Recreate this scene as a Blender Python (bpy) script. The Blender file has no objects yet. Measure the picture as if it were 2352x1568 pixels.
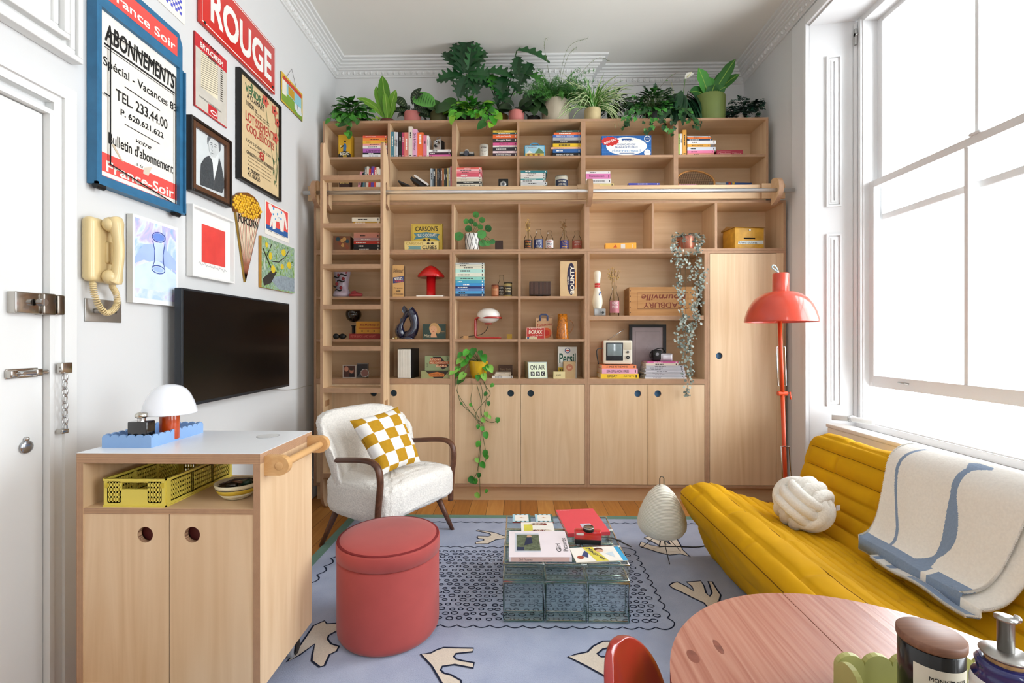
import bpy, bmesh, math, random
from mathutils import Matrix, Vector
R = random.Random(7)
sc = bpy.context.scene
col = sc.collection
pi = math.pi
# ---------------------------------------------------------------- camera
F = 1075.0; CH = 1.25; YAW = math.atan(20/F)
cam_d = bpy.data.cameras.new('camera'); cam = bpy.data.objects.new('camera', cam_d); col.objects.link(cam)
cam_d.sensor_width = 36; cam_d.lens = F/2352*36; cam_d.shift_y = -6/2352
cam.location = (0, 0, CH); cam.rotation_euler = (pi/2, 0, YAW)
cam_d.clip_start = .02; sc.camera = cam
# ---------------------------------------------------------------- sky, daylight portals, exposure
sc.view_settings.view_transform = 'Standard'; sc.view_settings.look = 'None'
sc.view_settings.gamma = 1; sc.view_settings.use_curve_mapping = False
sc.view_settings.exposure = 0.72
world = bpy.data.worlds.new('sky'); sc.world = world; world.use_nodes = True
bg = world.node_tree.nodes['Background']
bg.inputs[0].default_value = (.91, .955, 1, 1); bg.inputs[1].default_value = 6.5
def portal(x, y0, y1, z0, z1):
    l = bpy.data.lights.new('window_daylight', 'AREA'); l.shape = 'RECTANGLE'; l.size = y1-y0; l.size_y = z1-z0
    l.cycles.is_portal = True
    o = bpy.data.objects.new('window_daylight', l); col.objects.link(o)
    o.location = (x, (y0+y1)/2, (z0+z1)/2); o.rotation_euler = (pi/2, 0, pi/2)
WX = 2.36                       # window plane
WIN = [(1.85, 3.22), (-.75, .65)]
WZ0, WZ1 = .70, 3.42
for a, b in WIN: portal(WX+.12, a, b, WZ0, WZ1)
RWX = (.7, 1.12)                # added fill window behind the camera, out of view
portal(0, RWX[0], RWX[1], WZ0, WZ1)  # sky portal for the added rear window
ol = col.objects[-1]; ol.location = ((RWX[0]+RWX[1])/2, -1.86, (WZ0+WZ1)/2); ol.rotation_euler = (pi/2, 0, pi)
# ---------------------------------------------------------------- measuring helpers: photo pixel + known plane -> metres
_c, _s = math.cos(YAW), math.sin(YAW)
def ray(px, py):
    xr = (px-1176)/F
    return Vector((-_s+xr*_c, _c+xr*_s, (778-py)/F))
def W(px, py, Y): d = ray(px, py); return Vector((0, 0, CH))+d*(Y/d.y)
def FL(px, py, z=0): d = ray(px, py); return Vector((0, 0, CH))+d*((z-CH)/d.z)
LX = -1.65
def LW(px, py, X=LX): d = ray(px, py); return Vector((0, 0, CH))+d*(X/d.x)
# ---------------------------------------------------------------- materials
def lin(h):
    if not isinstance(h, str): return tuple(h)+(1,)
    v = [int(h[i:i+2], 16)/255 for i in (0, 2, 4)]
    return tuple(x/12.92 if x <= .04045 else ((x+.055)/1.055)**2.4 for x in v)+(1,)
_mats = {}
def newmat(key):
    m = bpy.data.materials.new(key); m.use_nodes = True; m.diffuse_color = (.5, .5, .5, 1)
    nt = m.node_tree; return m, nt, nt.nodes['Principled BSDF']
def N(nt, t, **kw):
    n = nt.nodes.new(t)
    for k, v in kw.items():
        if k.startswith('i_'):
            k = k[2:]; k = int(k) if k.isdigit() else k.replace('_', ' ')
            n.inputs[k].default_value = v
        else: setattr(n, k, v)
    return n
def ramp(nt, fac, stops):
    r = nt.nodes.new('ShaderNodeValToRGB'); e = r.color_ramp.elements
    while len(e) < len(stops): e.new(.5)
    for x, (p, c) in zip(e, stops): x.position = p; x.color = lin(c)
    nt.links.new(fac, r.inputs[0]); return r.outputs[0]
def coords(nt, scale=(1, 1, 1), rot=(0, 0, 0), kind='Object'):
    t = nt.nodes.new('ShaderNodeTexCoord'); m = N(nt, 'ShaderNodeMapping')
    m.inputs['Scale'].default_value = scale; m.inputs['Rotation'].default_value = rot
    nt.links.new(t.outputs[kind], m.inputs[0]); return m.outputs[0]
def bump(nt, b, h, s=.3, d=.01):
    n = N(nt, 'ShaderNodeBump', i_Strength=s, i_Distance=d); nt.links.new(h, n.inputs['Height']); nt.links.new(n.outputs[0], b.inputs['Normal'])
def C(h, rough=.55, metal=0, var=.07, nscale=14, bmp=0, coat=0, trans=0, ior=1.45, sheen=0, alpha=1):
    key = ('c', h, rough, metal, var, nscale, bmp, coat, trans, ior, sheen, alpha)
    if key in _mats: return _mats[key]
    m, nt, b = newmat('paint_'+(h if isinstance(h, str) else 'rgb'))
    base = lin(h)
    v = coords(nt); n = N(nt, 'ShaderNodeTexNoise', i_Scale=nscale, i_Detail=3.0); nt.links.new(v, n.inputs['Vector'])
    r = nt.nodes.new('ShaderNodeValToRGB'); e = r.color_ramp.elements
    e[0].position = .3; e[1].position = .7
    e[0].color = tuple(max(0, x*(1-var)) for x in base[:3])+(1,); e[1].color = tuple(min(1, x*(1+var)) for x in base[:3])+(1,)
    nt.links.new(n.outputs[0], r.inputs[0]); nt.links.new(r.outputs[0], b.inputs['Base Color'])
    b.inputs['Roughness'].default_value = rough; b.inputs['Metallic'].default_value = metal
    b.inputs['Coat Weight'].default_value = coat; b.inputs['Coat Roughness'].default_value = .08
    b.inputs['Transmission Weight'].default_value = trans; b.inputs['IOR'].default_value = ior
    b.inputs['Specular IOR Level'].default_value = .2 if rough >= .75 else .5
    b.inputs['Sheen Weight'].default_value = sheen; b.inputs['Alpha'].default_value = alpha
    if bmp: bump(nt, b, n.outputs[0], bmp, .004)
    _mats[key] = m; return m
def wood(key, c1, c2, scale, rough=.5, axis='Z', dist=2.5, big=.0):
    """long-grain timber: noise stretched along an axis of the object"""
    key = ('w', key)
    if key in _mats: return _mats[key]
    m, nt, b = newmat('wood')
    s = {'X': (scale*.06, scale, scale), 'Y': (scale, scale*.06, scale), 'Z': (scale, scale, scale*.06)}[axis]
    v = coords(nt, s); n = N(nt, 'ShaderNodeTexNoise', i_Scale=1.0, i_Detail=6.0, i_Distortion=dist); nt.links.new(v, n.inputs['Vector'])
    n2 = N(nt, 'ShaderNodeTexNoise', i_Scale=1.7, i_Detail=2.0); nt.links.new(coords(nt), n2.inputs['Vector'])
    mx = N(nt, 'ShaderNodeMix', data_type='FLOAT', i_0=.35); nt.links.new(n.outputs[0], mx.inputs[2]); nt.links.new(n2.outputs[0], mx.inputs[3])
    nt.links.new(ramp(nt, mx.outputs[0], [(.35, c1), (.65, c2)]), b.inputs['Base Color'])
    b.inputs['Roughness'].default_value = rough
    _mats[key] = m; return m
PLY = wood('ply', 'd0ad84', 'e2c5a0', 9)
PLYX = wood('plyx', 'cca880', 'dcbd96', 9, axis='X')
def plyedge(axis):
    key = ('edge', axis)
    if key in _mats: return _mats[key]
    m, nt, b = newmat('plywood_edge')
    w = N(nt, 'ShaderNodeTexWave', wave_type='BANDS', bands_direction=axis, i_Scale=110.0, i_Distortion=.6, i_Detail=1.0); nt.links.new(coords(nt), w.inputs['Vector'])
    n = N(nt, 'ShaderNodeTexNoise', i_Scale=30.0); nt.links.new(coords(nt), n.inputs['Vector'])
    mx = N(nt, 'ShaderNodeMix', data_type='FLOAT', i_0=.3); nt.links.new(w.outputs['Fac'], mx.inputs[2]); nt.links.new(n.outputs[0], mx.inputs[3])
    nt.links.new(ramp(nt, mx.outputs[0], [(.25, '86624a'), (.55, 'b78e6c'), (.8, 'caa37f')]), b.inputs['Base Color'])
    b.inputs['Roughness'].default_value = .6
    _mats[key] = m; return m
EX, EZ, EY = plyedge('X'), plyedge('Z'), plyedge('Y')
WHITE = C('dadad9', .55, var=.012, nscale=3)
GLOSSW = C('e2e2e0', .32, var=.012, nscale=3)
CEIL = C('e9e7e0', .7, var=.015, nscale=2)
CHROME = C('c9c9c9', .18, 1, var=.05); STEEL = C('a9a7a3', .32, 1, var=.05)
BLACK = C('131313', .45); INK = C('1d1b1a', .7); PAPER = C('efeae0', .7, var=.03); PAGES = C('e6dcc6', .8, var=.08, nscale=60)
def glassmat(key, tint=(1, 1, 1), fres=.08, rough=.02):
    """thin clear pane: mostly transparent with a glossy skin"""
    key = ('g', key)
    if key in _mats: return _mats[key]
    m, nt, b = newmat('clear_glass'); nt.nodes.remove(b)
    t = N(nt, 'ShaderNodeBsdfTransparent', i_0=tint+(1,)); g = N(nt, 'ShaderNodeBsdfGlossy'); g.inputs['Roughness'].default_value = rough
    lw = N(nt, 'ShaderNodeLayerWeight', i_0=fres*2.5); mx = nt.nodes.new('ShaderNodeMixShader')
    nt.links.new(lw.outputs['Fresnel'], mx.inputs[0]); nt.links.new(t.outputs[0], mx.inputs[1]); nt.links.new(g.outputs[0], mx.inputs[2])
    nt.links.new(mx.outputs[0], nt.nodes['Material Output'].inputs[0])
    _mats[key] = m; return m
PANE = glassmat('pane', (.99, 1, 1), .06)
BOTTLE = glassmat('bottle', (.97, .97, .96), .05)
# ---------------------------------------------------------------- mesh building
def fr(o, u, v):
    u = Vector(u).normalized(); v = Vector(v).normalized(); n = u.cross(v)
    return Matrix(((u.x, v.x, n.x, o[0]), (u.y, v.y, n.y, o[1]), (u.z, v.z, n.z, o[2]), (0, 0, 0, 1)))
def front(x, y, z): return fr((x, y, z), (1, 0, 0), (0, 0, 1))       # a panel that faces the camera side (-Y)
def T(x, y, z): return Matrix.Translation((x, y, z))
def RX(a): return Matrix.Rotation(a, 4, 'X')
def RY(a): return Matrix.Rotation(a, 4, 'Y')
def RZ(a): return Matrix.Rotation(a, 4, 'Z')
_txt = {}
def textmesh(s, bold, shear):
    k = (s, bold, shear)
    if k not in _txt:
        cu = bpy.data.curves.new('lettering', 'FONT'); cu.body = s; cu.offset = bold; cu.shear = shear; cu.resolution_u = 3
        o = bpy.data.objects.new('lettering', cu); me = o.to_mesh()
        vs = [v.co.copy() for v in me.vertices]; fs = [tuple(p.vertices) for p in me.polygons]
        o.to_mesh_clear(); bpy.data.objects.remove(o); bpy.data.curves.remove(cu)
        _txt[k] = (vs, fs)
    return _txt[k]
class MB:
    def __init__(s): s.v = []; s.f = []; s.m = []; s.mats = []; s.sm = []
    def mi(s, mat):
        if mat not in s.mats: s.mats.append(mat)
        return s.mats.index(mat)
    def add(s, vs, fs, mat, M=None, smooth=False):
        o = len(s.v); i = s.mi(mat)
        s.v += [(M @ Vector(v)) if M else Vector(v) for v in vs]
        for f in fs: s.f.append(tuple(o+k for k in f)); s.m.append(i); s.sm.append(smooth)
        return s
    def box(s, x0, x1, y0, y1, z0, z1, mat, M=None, fm=None):
        """fm: other materials per face, keys in -x +x -y +y -z +z"""
        vs = [(x, y, z) for z in (z0, z1) for y in (y0, y1) for x in (x0, x1)]
        fs = {'-z': (0, 2, 3, 1), '+z': (4, 5, 7, 6), '-y': (0, 1, 5, 4), '+y': (2, 6, 7, 3), '-x': (0, 4, 6, 2), '+x': (1, 3, 7, 5)}
        o = len(s.v); s.v += [(M @ Vector(v)) if M else Vector(v) for v in vs]
        for k, f in fs.items():
            s.f.append(tuple(o+i for i in f)); s.m.append(s.mi((fm or {}).get(k, mat))); s.sm.append(False)
        return s
    def rbox(s, x0, x1, y0, y1, z0, z1, mat, r, M=None, seg=3, smooth=True):
        bm = bmesh.new(); bmesh.ops.create_cube(bm, size=1)
        for v in bm.verts: v.co = ((x0+x1)/2+v.co.x*(x1-x0), (y0+y1)/2+v.co.y*(y1-y0), (z0+z1)/2+v.co.z*(z1-z0))
        bmesh.ops.bevel(bm, geom=bm.edges[:], offset=r, segments=seg, profile=.5, affect='EDGES')
        bm.verts.index_update(); s.add([v.co.copy() for v in bm.verts], [tuple(v.index for v in f.verts) for f in bm.faces], mat, M, smooth); bm.free(); return s
    def lathe(s, prof, mat, c=(0, 0, 0), n=24, M=None, smooth=True, sx=1, sy=1, a0=0, a1=2*pi):
        full = abs(a1-a0-2*pi) < 1e-6; k = n if full else n+1
        vs = [(c[0]+r*math.cos(a0+(a1-a0)*i/n)*sx, c[1]+r*math.sin(a0+(a1-a0)*i/n)*sy, c[2]+z) for r, z in prof for i in range(k)]
        fs = []
        for j in range(len(prof)-1):
            for i in range(n):
                b = (i+1) % k; fs.append((j*k+i, j*k+b, (j+1)*k+b, (j+1)*k+i))
        if full:
            if prof[0][0] > 1e-4: fs.append(tuple(range(k))[::-1])
            if prof[-1][0] > 1e-4: fs.append(tuple((len(prof)-1)*k+i for i in range(k)))
        return s.add(vs, fs, mat, M, smooth)
    def cyl(s, r, z0, z1, mat, c=(0, 0, 0), n=24, M=None, smooth=False, bev=0):
        p = [(r, z0), (r, z1)] if not bev else [(r-bev, z0), (r, z0+bev), (r, z1-bev), (r-bev, z1)]
        return s.lathe(p, mat, c, n, M, smooth)
    def ball(s, r, mat, c=(0, 0, 0), n=16, M=None, sz=1, sx=1, sy=1):
        p = [(max(1e-5, r*math.sin(pi*i/(n//2))), -r*sz*math.cos(pi*i/(n//2))) for i in range(n//2+1)]
        return s.lathe(p, mat, c, n, M, True, sx, sy)
    def tube(s, pts, r, mat, n=8, closed=False, M=None, smooth=True, flat=None):
        pts = [Vector(p) for p in pts]; k = len(pts); vs = []; fs = []; ref = None
        for i, p in enumerate(pts):
            a = pts[i-1] if (i or closed) else p; b = pts[(i+1) % k] if (i < k-1 or closed) else p
            t = (b-a).normalized()
            if ref is None: ref = Vector((0, 0, 1)) if abs(t.z) < .9 else Vector((1, 0, 0))
            sd = t.cross(ref)
            if sd.length < 1e-4: sd = t.cross(Vector((.3, .9, .2)))
            sd.normalize(); up = sd.cross(t).normalized(); ref = up
            rr = r[i] if isinstance(r, (list, tuple)) else r
            for j in range(n):
                q = 2*pi*j/n; fx = flat or 1
                vs.append(p+sd*rr*math.cos(q)+up*rr*fx*math.sin(q))
        for i in range(k if closed else k-1):
            for j in range(n):
                a = i*n; b = ((i+1) % k)*n; fs.append((a+j, a+(j+1) % n, b+(j+1) % n, b+j))
        if not closed: fs += [tuple(range(n))[::-1], tuple((k-1)*n+j for j in range(n))]
        return s.add(vs, fs, mat, M, smooth)
    def prism(s, poly, t, mat, M=None, cap=None, smooth=False, z0=0):
        k = len(poly); vs = [(x, y, z0) for x, y in poly]+[(x, y, z0+t) for x, y in poly]
        s.add(vs, [(i, (i+1) % k, k+(i+1) % k, k+i) for i in range(k)], mat, M, smooth)
        s.add(vs, [tuple(range(k))[::-1], tuple(range(k, 2*k))], cap or mat, M); return s
    def poly(s, pts, mat, M=None, dz=.0006): return s.add([(x, y, dz) for x, y in pts], [tuple(range(len(pts)))], mat, M)
    def rect(s, x0, x1, y0, y1, mat, M=None, dz=.0006): return s.poly([(x0, y0), (x1, y0), (x1, y1), (x0, y1)], mat, M, dz)
    def disc(s, x, y, rx, mat, M=None, dz=.0006, ry=None, n=24): return s.poly([(x+rx*math.cos(2*pi*i/n), y+(ry or rx)*math.sin(2*pi*i/n)) for i in range(n)], mat, M, dz)
    def stroke(s, pts, w, mat, M=None, dz=.0006, closed=False):
        k = len(pts); vs = []; P = [Vector((p[0], p[1])) for p in pts]
        for i, p in enumerate(P):
            a = P[i-1] if (i or closed) else p; b = P[(i+1) % k] if (i < k-1 or closed) else p
            t = (b-a); t = t.normalized() if t.length > 1e-9 else Vector((1, 0)); nn = Vector((-t.y, t.x))*w/2
            vs += [(p.x+nn.x, p.y+nn.y, dz), (p.x-nn.x, p.y-nn.y, dz)]
        fs = [(2*i+1, 2*((i+1) % k)+1, 2*((i+1) % k), 2*i) for i in range(k if closed else k-1)]
        return s.add(vs, fs, mat, M)
    def text(s, st, x, y, w, h, mat, M=None, dz=.0009, bold=0, shear=0, rot=0):
        """lettering fitted into a w x h box centred on (x, y) of the panel"""
        vs, fs = textmesh(st, 0, shear)
        if not vs: return s
        a0 = min(v.x for v in vs); a1 = max(v.x for v in vs); b0 = min(v.y for v in vs); b1 = max(v.y for v in vs)
        kx = w/(a1-a0); ky = (h/(b1-b0)) if h else kx; c, q = math.cos(rot), math.sin(rot); out = []
        for i, (ex, ey) in enumerate(((-1, -1), (1, -1), (1, 1), (-1, 1)) if bold else ((0, 0),)):
            out = []
            for v in vs:
                X = (v.x-(a0+a1)/2)*kx+ex*bold*kx*.8; Y = (v.y-(b0+b1)/2)*ky+ey*bold*ky*.8
                out.append((x+X*c-Y*q, y+X*q+Y*c, dz+i*.00004))
            s.add(out, fs, mat, M)
        return s
    def leaf(s, p, d, up, L, w, mat, droop=.6, fold=.25, n=6, shape='ovate', twist=0, wave=0, grav=0):
        p = Vector(p); d = Vector(d).normalized(); up = Vector(up); up0 = up.copy(); sd = d.cross(up)
        if sd.length < 1e-3: sd = d.cross(Vector((1, .2, 0)))
        sd.normalize(); up = sd.cross(d); vs = []; fs = []
        if twist: q = Matrix.Rotation(twist, 3, d); sd = q @ sd; up = q @ up
        for i in range(n+1):
            t = i/n
            if shape == 'heart': wd = (math.sin(pi*min(1, t*.88+.12))**.75)*(1-.35*t)*1.1
            elif shape == 'round': wd = math.sqrt(max(0, 1-(2*t-1)**2))
            elif shape == 'strap': wd = min(1, .35+t*1.6)*(1-max(0, (t-.66)/.34)**2.2)
            elif shape == 'grass': wd = (1-t**2)
            elif shape == 'lobed': wd = math.sin(pi*min(1, t*.9+.08))*(1 if i % 2 else .5)
            else: wd = math.sin(pi*(t*.94+.03))**.8*(1-.25*t)
            wd = max(wd, .02)*w/2; wv = wave*math.sin(i*2.3)*w
            vs += [p-sd*wd+up*(fold*wd+wv), p.copy(), p+sd*wd+up*(fold*wd-wv)]
            if grav: d = (d+Vector((0, 0, -grav/n))).normalized(); sd = d.cross(up0).normalized(); up = sd.cross(d)
            else: q = Matrix.Rotation(-droop/n, 3, sd); d = q @ d; up = q @ up
            p = p+d*(L/n)
        for i in range(n):
            a = i*3; fs += [(a, a+1, a+4, a+3), (a+1, a+2, a+5, a+4)]
        return s.add(vs, fs, mat, None, True)
    def build(s, name, parent=None, loc=None, rz=0, bev=0, sub=0, solid=0, seg=2):
        me = bpy.data.meshes.new(name); me.from_pydata([tuple(v) for v in s.v], [], s.f)
        for m in s.mats: me.materials.append(m)
        me.polygons.foreach_set('material_index', s.m); me.polygons.foreach_set('use_smooth', s.sm); me.update()
        o = bpy.data.objects.new(name, me); col.objects.link(o)
        if parent: o.parent = parent
        if loc is not None: o.location = loc
        if rz: o.rotation_euler[2] = rz
        if solid: md = o.modifiers.new('solid', 'SOLIDIFY'); md.thickness = solid; md.offset = 0
        if bev: md = o.modifiers.new('bevel', 'BEVEL'); md.width = bev; md.segments = seg; md.limit_method = 'ANGLE'; md.angle_limit = math.radians(40)
        if sub: md = o.modifiers.new('sub', 'SUBSURF'); md.levels = sub; md.render_levels = sub
        return o
def tag(o, label, cat, group=None):
    o['label'] = label; o['category'] = cat
    if group: o['group'] = group
    return o
def thing(name, label, cat, loc=(0, 0, 0), rz=0, group=None):
    o = bpy.data.objects.new(name, None); col.objects.link(o); o.empty_display_size = .05
    o.location = loc; o.rotation_euler[2] = rz
    return tag(o, label, cat, group)
def lab(o, label): o['label'] = label; return o
def struct(o): o['kind'] = 'structure'; return o
def catmull(pts, k=6, closed=False):
    pts = [Vector(p) for p in pts]; n = len(pts); out = []
    for i in range(n if closed else n-1):
        g = (lambda j: pts[j % n]) if closed else (lambda j: pts[max(0, min(n-1, j))])
        a, b, c, d = g(i-1), g(i), g(i+1), g(i+2)
        for j in range(k):
            t = j/k; out.append(.5*((2*b)+(c-a)*t+(2*a-5*b+4*c-d)*t*t+(3*b-a-3*c+d)*t**3))
    if not closed: out.append(pts[-1])
    return out
# ================================================================ the room
XL, XR, YB, YA, ZC = -1.65, 2.03, 4.14, 4.30, 3.70
XA = .63; YR = -1.7
def struct_box(name, *a, **k):
    return struct(MB().box(*a, **k).build(name))
# floor: oak boards
def floor_mat():
    m, nt, b = newmat('oak_boards')
    br = N(nt, 'ShaderNodeTexBrick', offset=.37, offset_frequency=2, i_Scale=1.0, i_Mortar_Size=.0016, i_Brick_Width=1.9, i_Row_Height=.125)
    br.inputs['Color1'].default_value = (0, 0, 0, 1); br.inputs['Color2'].default_value = (1, 1, 1, 1); br.inputs['Mortar'].default_value = (.5, .5, .5, 1)
    v = coords(nt, (1, 1, 1), (0, 0, pi/2)); nt.links.new(v, br.inputs['Vector'])
    n = N(nt, 'ShaderNodeTexNoise', i_Scale=1.0, i_Detail=6.0, i_Distortion=2.0); nt.links.new(coords(nt, (26, 1.6, 1)), n.inputs['Vector'])
    mx = N(nt, 'ShaderNodeMix', data_type='FLOAT', i_0=.55); nt.links.new(br.outputs['Color'], mx.inputs[2]); nt.links.new(n.outputs[0], mx.inputs[3])
    cr = ramp(nt, mx.outputs[0], [(.2, '9c6026'), (.5, 'b87a38'), (.8, 'cf9550')])
    m2 = N(nt, 'ShaderNodeMix', data_type='RGBA'); nt.links.new(br.outputs['Fac'], m2.inputs[0]); nt.links.new(cr, m2.inputs[6]); m2.inputs[7].default_value = lin('4a2c12')
    nt.links.new(m2.outputs[2], b.inputs['Base Color']); b.inputs['Roughness'].default_value = .38
    return m
struct(MB().box(XL, 2.5, YR, YA+.1, -.06, 0, floor_mat()).build('floor'))
struct_box('ceiling', XL-.1, 2.6, YR-.1, YA+.1, ZC, ZC+.08, CEIL)
struct_box('wall_left', XL-.12, XL, YR-.1, YA+.1, 0, ZC, WHITE)
struct(MB().box(XL, XA, YB, YA+.1, 0, ZC, WHITE).box(XA, XR, YA, YA+.1, 0, ZC, WHITE).build('wall_back'))
wr = MB().box(XL, RWX[0], YR-.1, YR, 0, ZC, WHITE).box(RWX[1], 2.5, YR-.1, YR, 0, ZC, WHITE).box(RWX[0], RWX[1], YR-.1, YR, 0, WZ0, WHITE).box(RWX[0], RWX[1], YR-.1, YR, WZ1, ZC, WHITE)
struct(wr.build('wall_rear'))
# right wall with two tall window recesses
w = MB(); RW = [(1.93-.25, 3.33), (-.85, .75)]; ZRT = 3.46
segs = [(YR, RW[1][0]), (RW[1][1], RW[0][0]), (RW[0][1], YA+.1)]
for a, b in segs: w.box(XR, 2.55, a, b, 0, ZC, WHITE)
for a, b in RW: w.box(XR, 2.55, a, b, ZRT, ZC, WHITE)
for (a, b) in RW: w.box(WX-.02, 2.55, a, b, 0, .60, WHITE)
struct(w.build('wall_right'))
# cornice
def offset_path(path, a):
    out = []
    for i, p in enumerate(path):
        p = Vector(p)
        d0 = (p-Vector(path[i-1])).normalized() if i else None
        d1 = (Vector(path[i+1])-p).normalized() if i < len(path)-1 else None
        n0 = Vector((-d0.y, d0.x)) if d0 else None; n1 = Vector((-d1.y, d1.x)) if d1 else None
        if n0 is None: out.append(p+n1*a)
        elif n1 is None: out.append(p+n0*a)
        else: out.append(p+(n0+n1)*a/(1+n0.dot(n1)))
    return out
def sweep(mb, path, prof, mat):
    rings = [offset_path(path, a) for a, z in prof]; k = len(path); vs = []; fs = []
    for j, (a, z) in enumerate(prof): vs += [(q.x, q.y, z) for q in rings[j]]
    for j in range(len(prof)-1):
        for i in range(k-1): fs.append((j*k+i, j*k+i+1, (j+1)*k+i+1, (j+1)*k+i))
    return mb.add(vs, fs, mat)
PATH = [(XR, YR), (XR, YA), (XA, YA), (XA, YB), (XL, YB), (XL, YR)]
prof = [(0, 3.565), (.012, 3.567), (.012, 3.578), (.02, 3.584), (.028, 3.60), (.032, 3.615), (.045, 3.618), (.045, 3.63), (.058, 3.634), (.06, 3.646), (.075, 3.65), (.078, 3.664), (.098, 3.668), (.1, 3.682), (.122, 3.685), (.125, ZC)]
cm = sweep(MB(), PATH, prof, GLOSSW)
for (p, q) in zip(PATH, PATH[1:]):            # egg-and-dart run
    p, q = Vector(p), Vector(q); L = (q-p).length
    if L < .3: continue
    d = (q-p)/L; nn = Vector((-d.y, d.x)); k = int(L/.05)
    for i in range(k):
        c = p+d*(i+.5)*L/k+nn*.026
        if c.y < .4 : continue
        cm.ball(.012, GLOSSW, (c.x, c.y, 3.599), 8, sz=1.35)
        c2 = p+d*(i+1)*L/k+nn*.024; cm.ball(.005, GLOSSW, (c2.x, c2.y, 3.599), 6, sz=2.4)
struct(cm.build('trim_1'))
# baseboards
bp = [(.022, .001), (.022, .15), (.018, .165), (.008, .19), (0, .195)]
struct(sweep(MB(), [(XL, YB), (XL, 1.74)], bp, GLOSSW).build('baseboard_left'))
struct(sweep(MB(), [(XR, 3.56), (XR, YA)], bp, GLOSSW).build('baseboard_right'))
# ---------------------------------------------------------------- windows
def frame_rect(mb, x0, x1, ya, yb, za, zb, t, mat, b=None):
    b = b or t
    mb.box(x0, x1, ya, ya+t, za, zb, mat).box(x0, x1, yb-t, yb, za, zb, mat)
    mb.box(x0, x1, ya+t, yb-t, za, za+b, mat).box(x0, x1, ya+t, yb-t, zb-t, zb, mat)
PAINT = C('e2e2e2', .4, var=.01, nscale=3)
def sheet(x, y0, y1, z0, z1): return MB().add([(x, y0, z0), (x, y1, z0), (x, y1, z1), (x, y0, z1)], [(0, 1, 2, 3)], PANE)
def window(name, ya, yb, ra, rb):
    wn = bpy.data.objects.new(name, None); col.objects.link(wn); struct(wn)
    f = MB(); frame_rect(f, WX-.04, WX+.14, ya-.05, yb+.05, WZ0-.06, WZ1+.04, .055, PAINT)
    f.box(WX-.06, WX-.03, ya-.06, ya-.03, WZ0, WZ1, PAINT).box(WX-.06, WX-.03, yb+.03, yb+.06, WZ0, WZ1, PAINT)
    f.box(WX-.055, WX-.04, ya-.02, ya, WZ0, WZ1, PAINT).box(WX-.055, WX-.04, yb, yb+.02, WZ0, WZ1, PAINT)
    f.build('window_frame', wn)
    MB().box(WX-.17, WX-.04, ya-.1, yb+.1, WZ0-.10, WZ0-.055, PAINT).box(WX-.05, WX-.041, ya-.05, yb+.05, WZ0-.055, WZ0-.012, PAINT).build('window_sill', wn, bev=.008)
    zm = 2.29; z0 = .93; ym = (ya+yb)/2
    s = MB(); frame_rect(s, WX+.0, WX+.045, ya, yb, z0, zm+.02, .045, PAINT, .075); s.box(WX+.008, WX+.036, ym-.011, ym+.011, z0+.06, zm, PAINT)
    for y in (ya+.3, yb-.3): s.tube([(WX, y-.03, z0+.045), (WX-.022, y-.022, z0+.05), (WX-.022, y+.022, z0+.05), (WX, y+.03, z0+.045)], .006, STEEL)
    lo = s.build('lower_sash', wn, bev=.006)
    sheet(WX+.022, ya+.04, ym-.01, z0+.07, zm-.02).build('pane', lo); sheet(WX+.022, ym+.01, yb-.04, z0+.07, zm-.02).build('pane', lo)
    u = MB(); frame_rect(u, WX+.055, WX+.10, ya, yb, zm-.25, WZ1, .045, PAINT); u.box(WX+.062, WX+.092, ym-.011, ym+.011, zm-.21, WZ1-.04, PAINT)
    up = u.build('upper_sash', wn, bev=.006)
    sheet(WX+.077, ya+.04, ym-.01, zm-.21, WZ1-.04).build('pane', up); sheet(WX+.077, ym+.01, yb-.04, zm-.21, WZ1-.04).build('pane', up)
    MB().rbox(WX-.01, WX+.03, ym-.09, ym-.03, zm+.02, zm+.036, C('d9d9d9', .3), .006).build('sash_latch', wn)
    MB().box(WX-.075, WX-.06, yb+.02, yb+.036, WZ1-.16, WZ1-.05, STEEL).cyl(.012, 0, .02, STEEL, M=T(WX-.075, yb+.028, WZ1-.09) @ RY(pi/2)).build('sash_pulley', wn)
    # panelled reveals
    for (y1, y2, sg) in ((rb, yb+.06, -1), (ra, ya-.06, 1)):
        m = MB(); p0 = Vector((XR, y1, 0)); p1 = Vector((WX-.03, y2, 0)); d = (p1-p0); L = d.length; d.normalize()
        M = fr(p0, d, (0, 0, 1)) if sg < 0 else fr(p0, d, (0, 0, 1))
        m.prism([(0, .0), (L, .0), (L, ZRT), (0, ZRT)], .06*(-1 if sg < 0 else 1), PAINT, M)
        def panel(za, zb, e=.105):
            k = 1 if sg < 0 else -1
            for a, h in ((0, .012), (.018, .006), (.03, .010)):
                x0, x1, zz0, zz1 = e+a, L-e+.0-a, za+a, zb-a; t = .012
                for (X0, X1, Z0, Z1) in ((x0, x0+t, zz0, zz1), (x1-t, x1, zz0, zz1), (x0+t, x1-t, zz0, zz0+t), (x0+t, x1-t, zz1-t, zz1)):
                    m.box(X0, X1, Z0, Z1, 0, h*k, PAINT, M) if k > 0 else m.box(X0, X1, Z0, Z1, h*k, 0, PAINT, M)
        panel(2.17, 3.22); panel(.78, 1.98); panel(.12, .55)
        m.build('shutter_panel', wn)
    a = MB(); t = .016                      # architrave round the recess
    for (y0, y1) in ((rb+.03, rb+.19), (ra-.19, ra-.03)): a.box(XR-t, XR, y0, y1, 0, ZRT+.09, PAINT)
    for (y0, y1) in ((rb, rb+.03), (ra-.03, ra)): a.box(XR-t-.012, XR, y0, y1, 0, ZRT+.02, PAINT)
    a.box(XR-t, XR, ra-.03, rb+.03, ZRT+.02, ZRT+.09, PAINT).box(XR-t-.012, XR, ra, rb, ZRT, ZRT+.02, PAINT)
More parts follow.
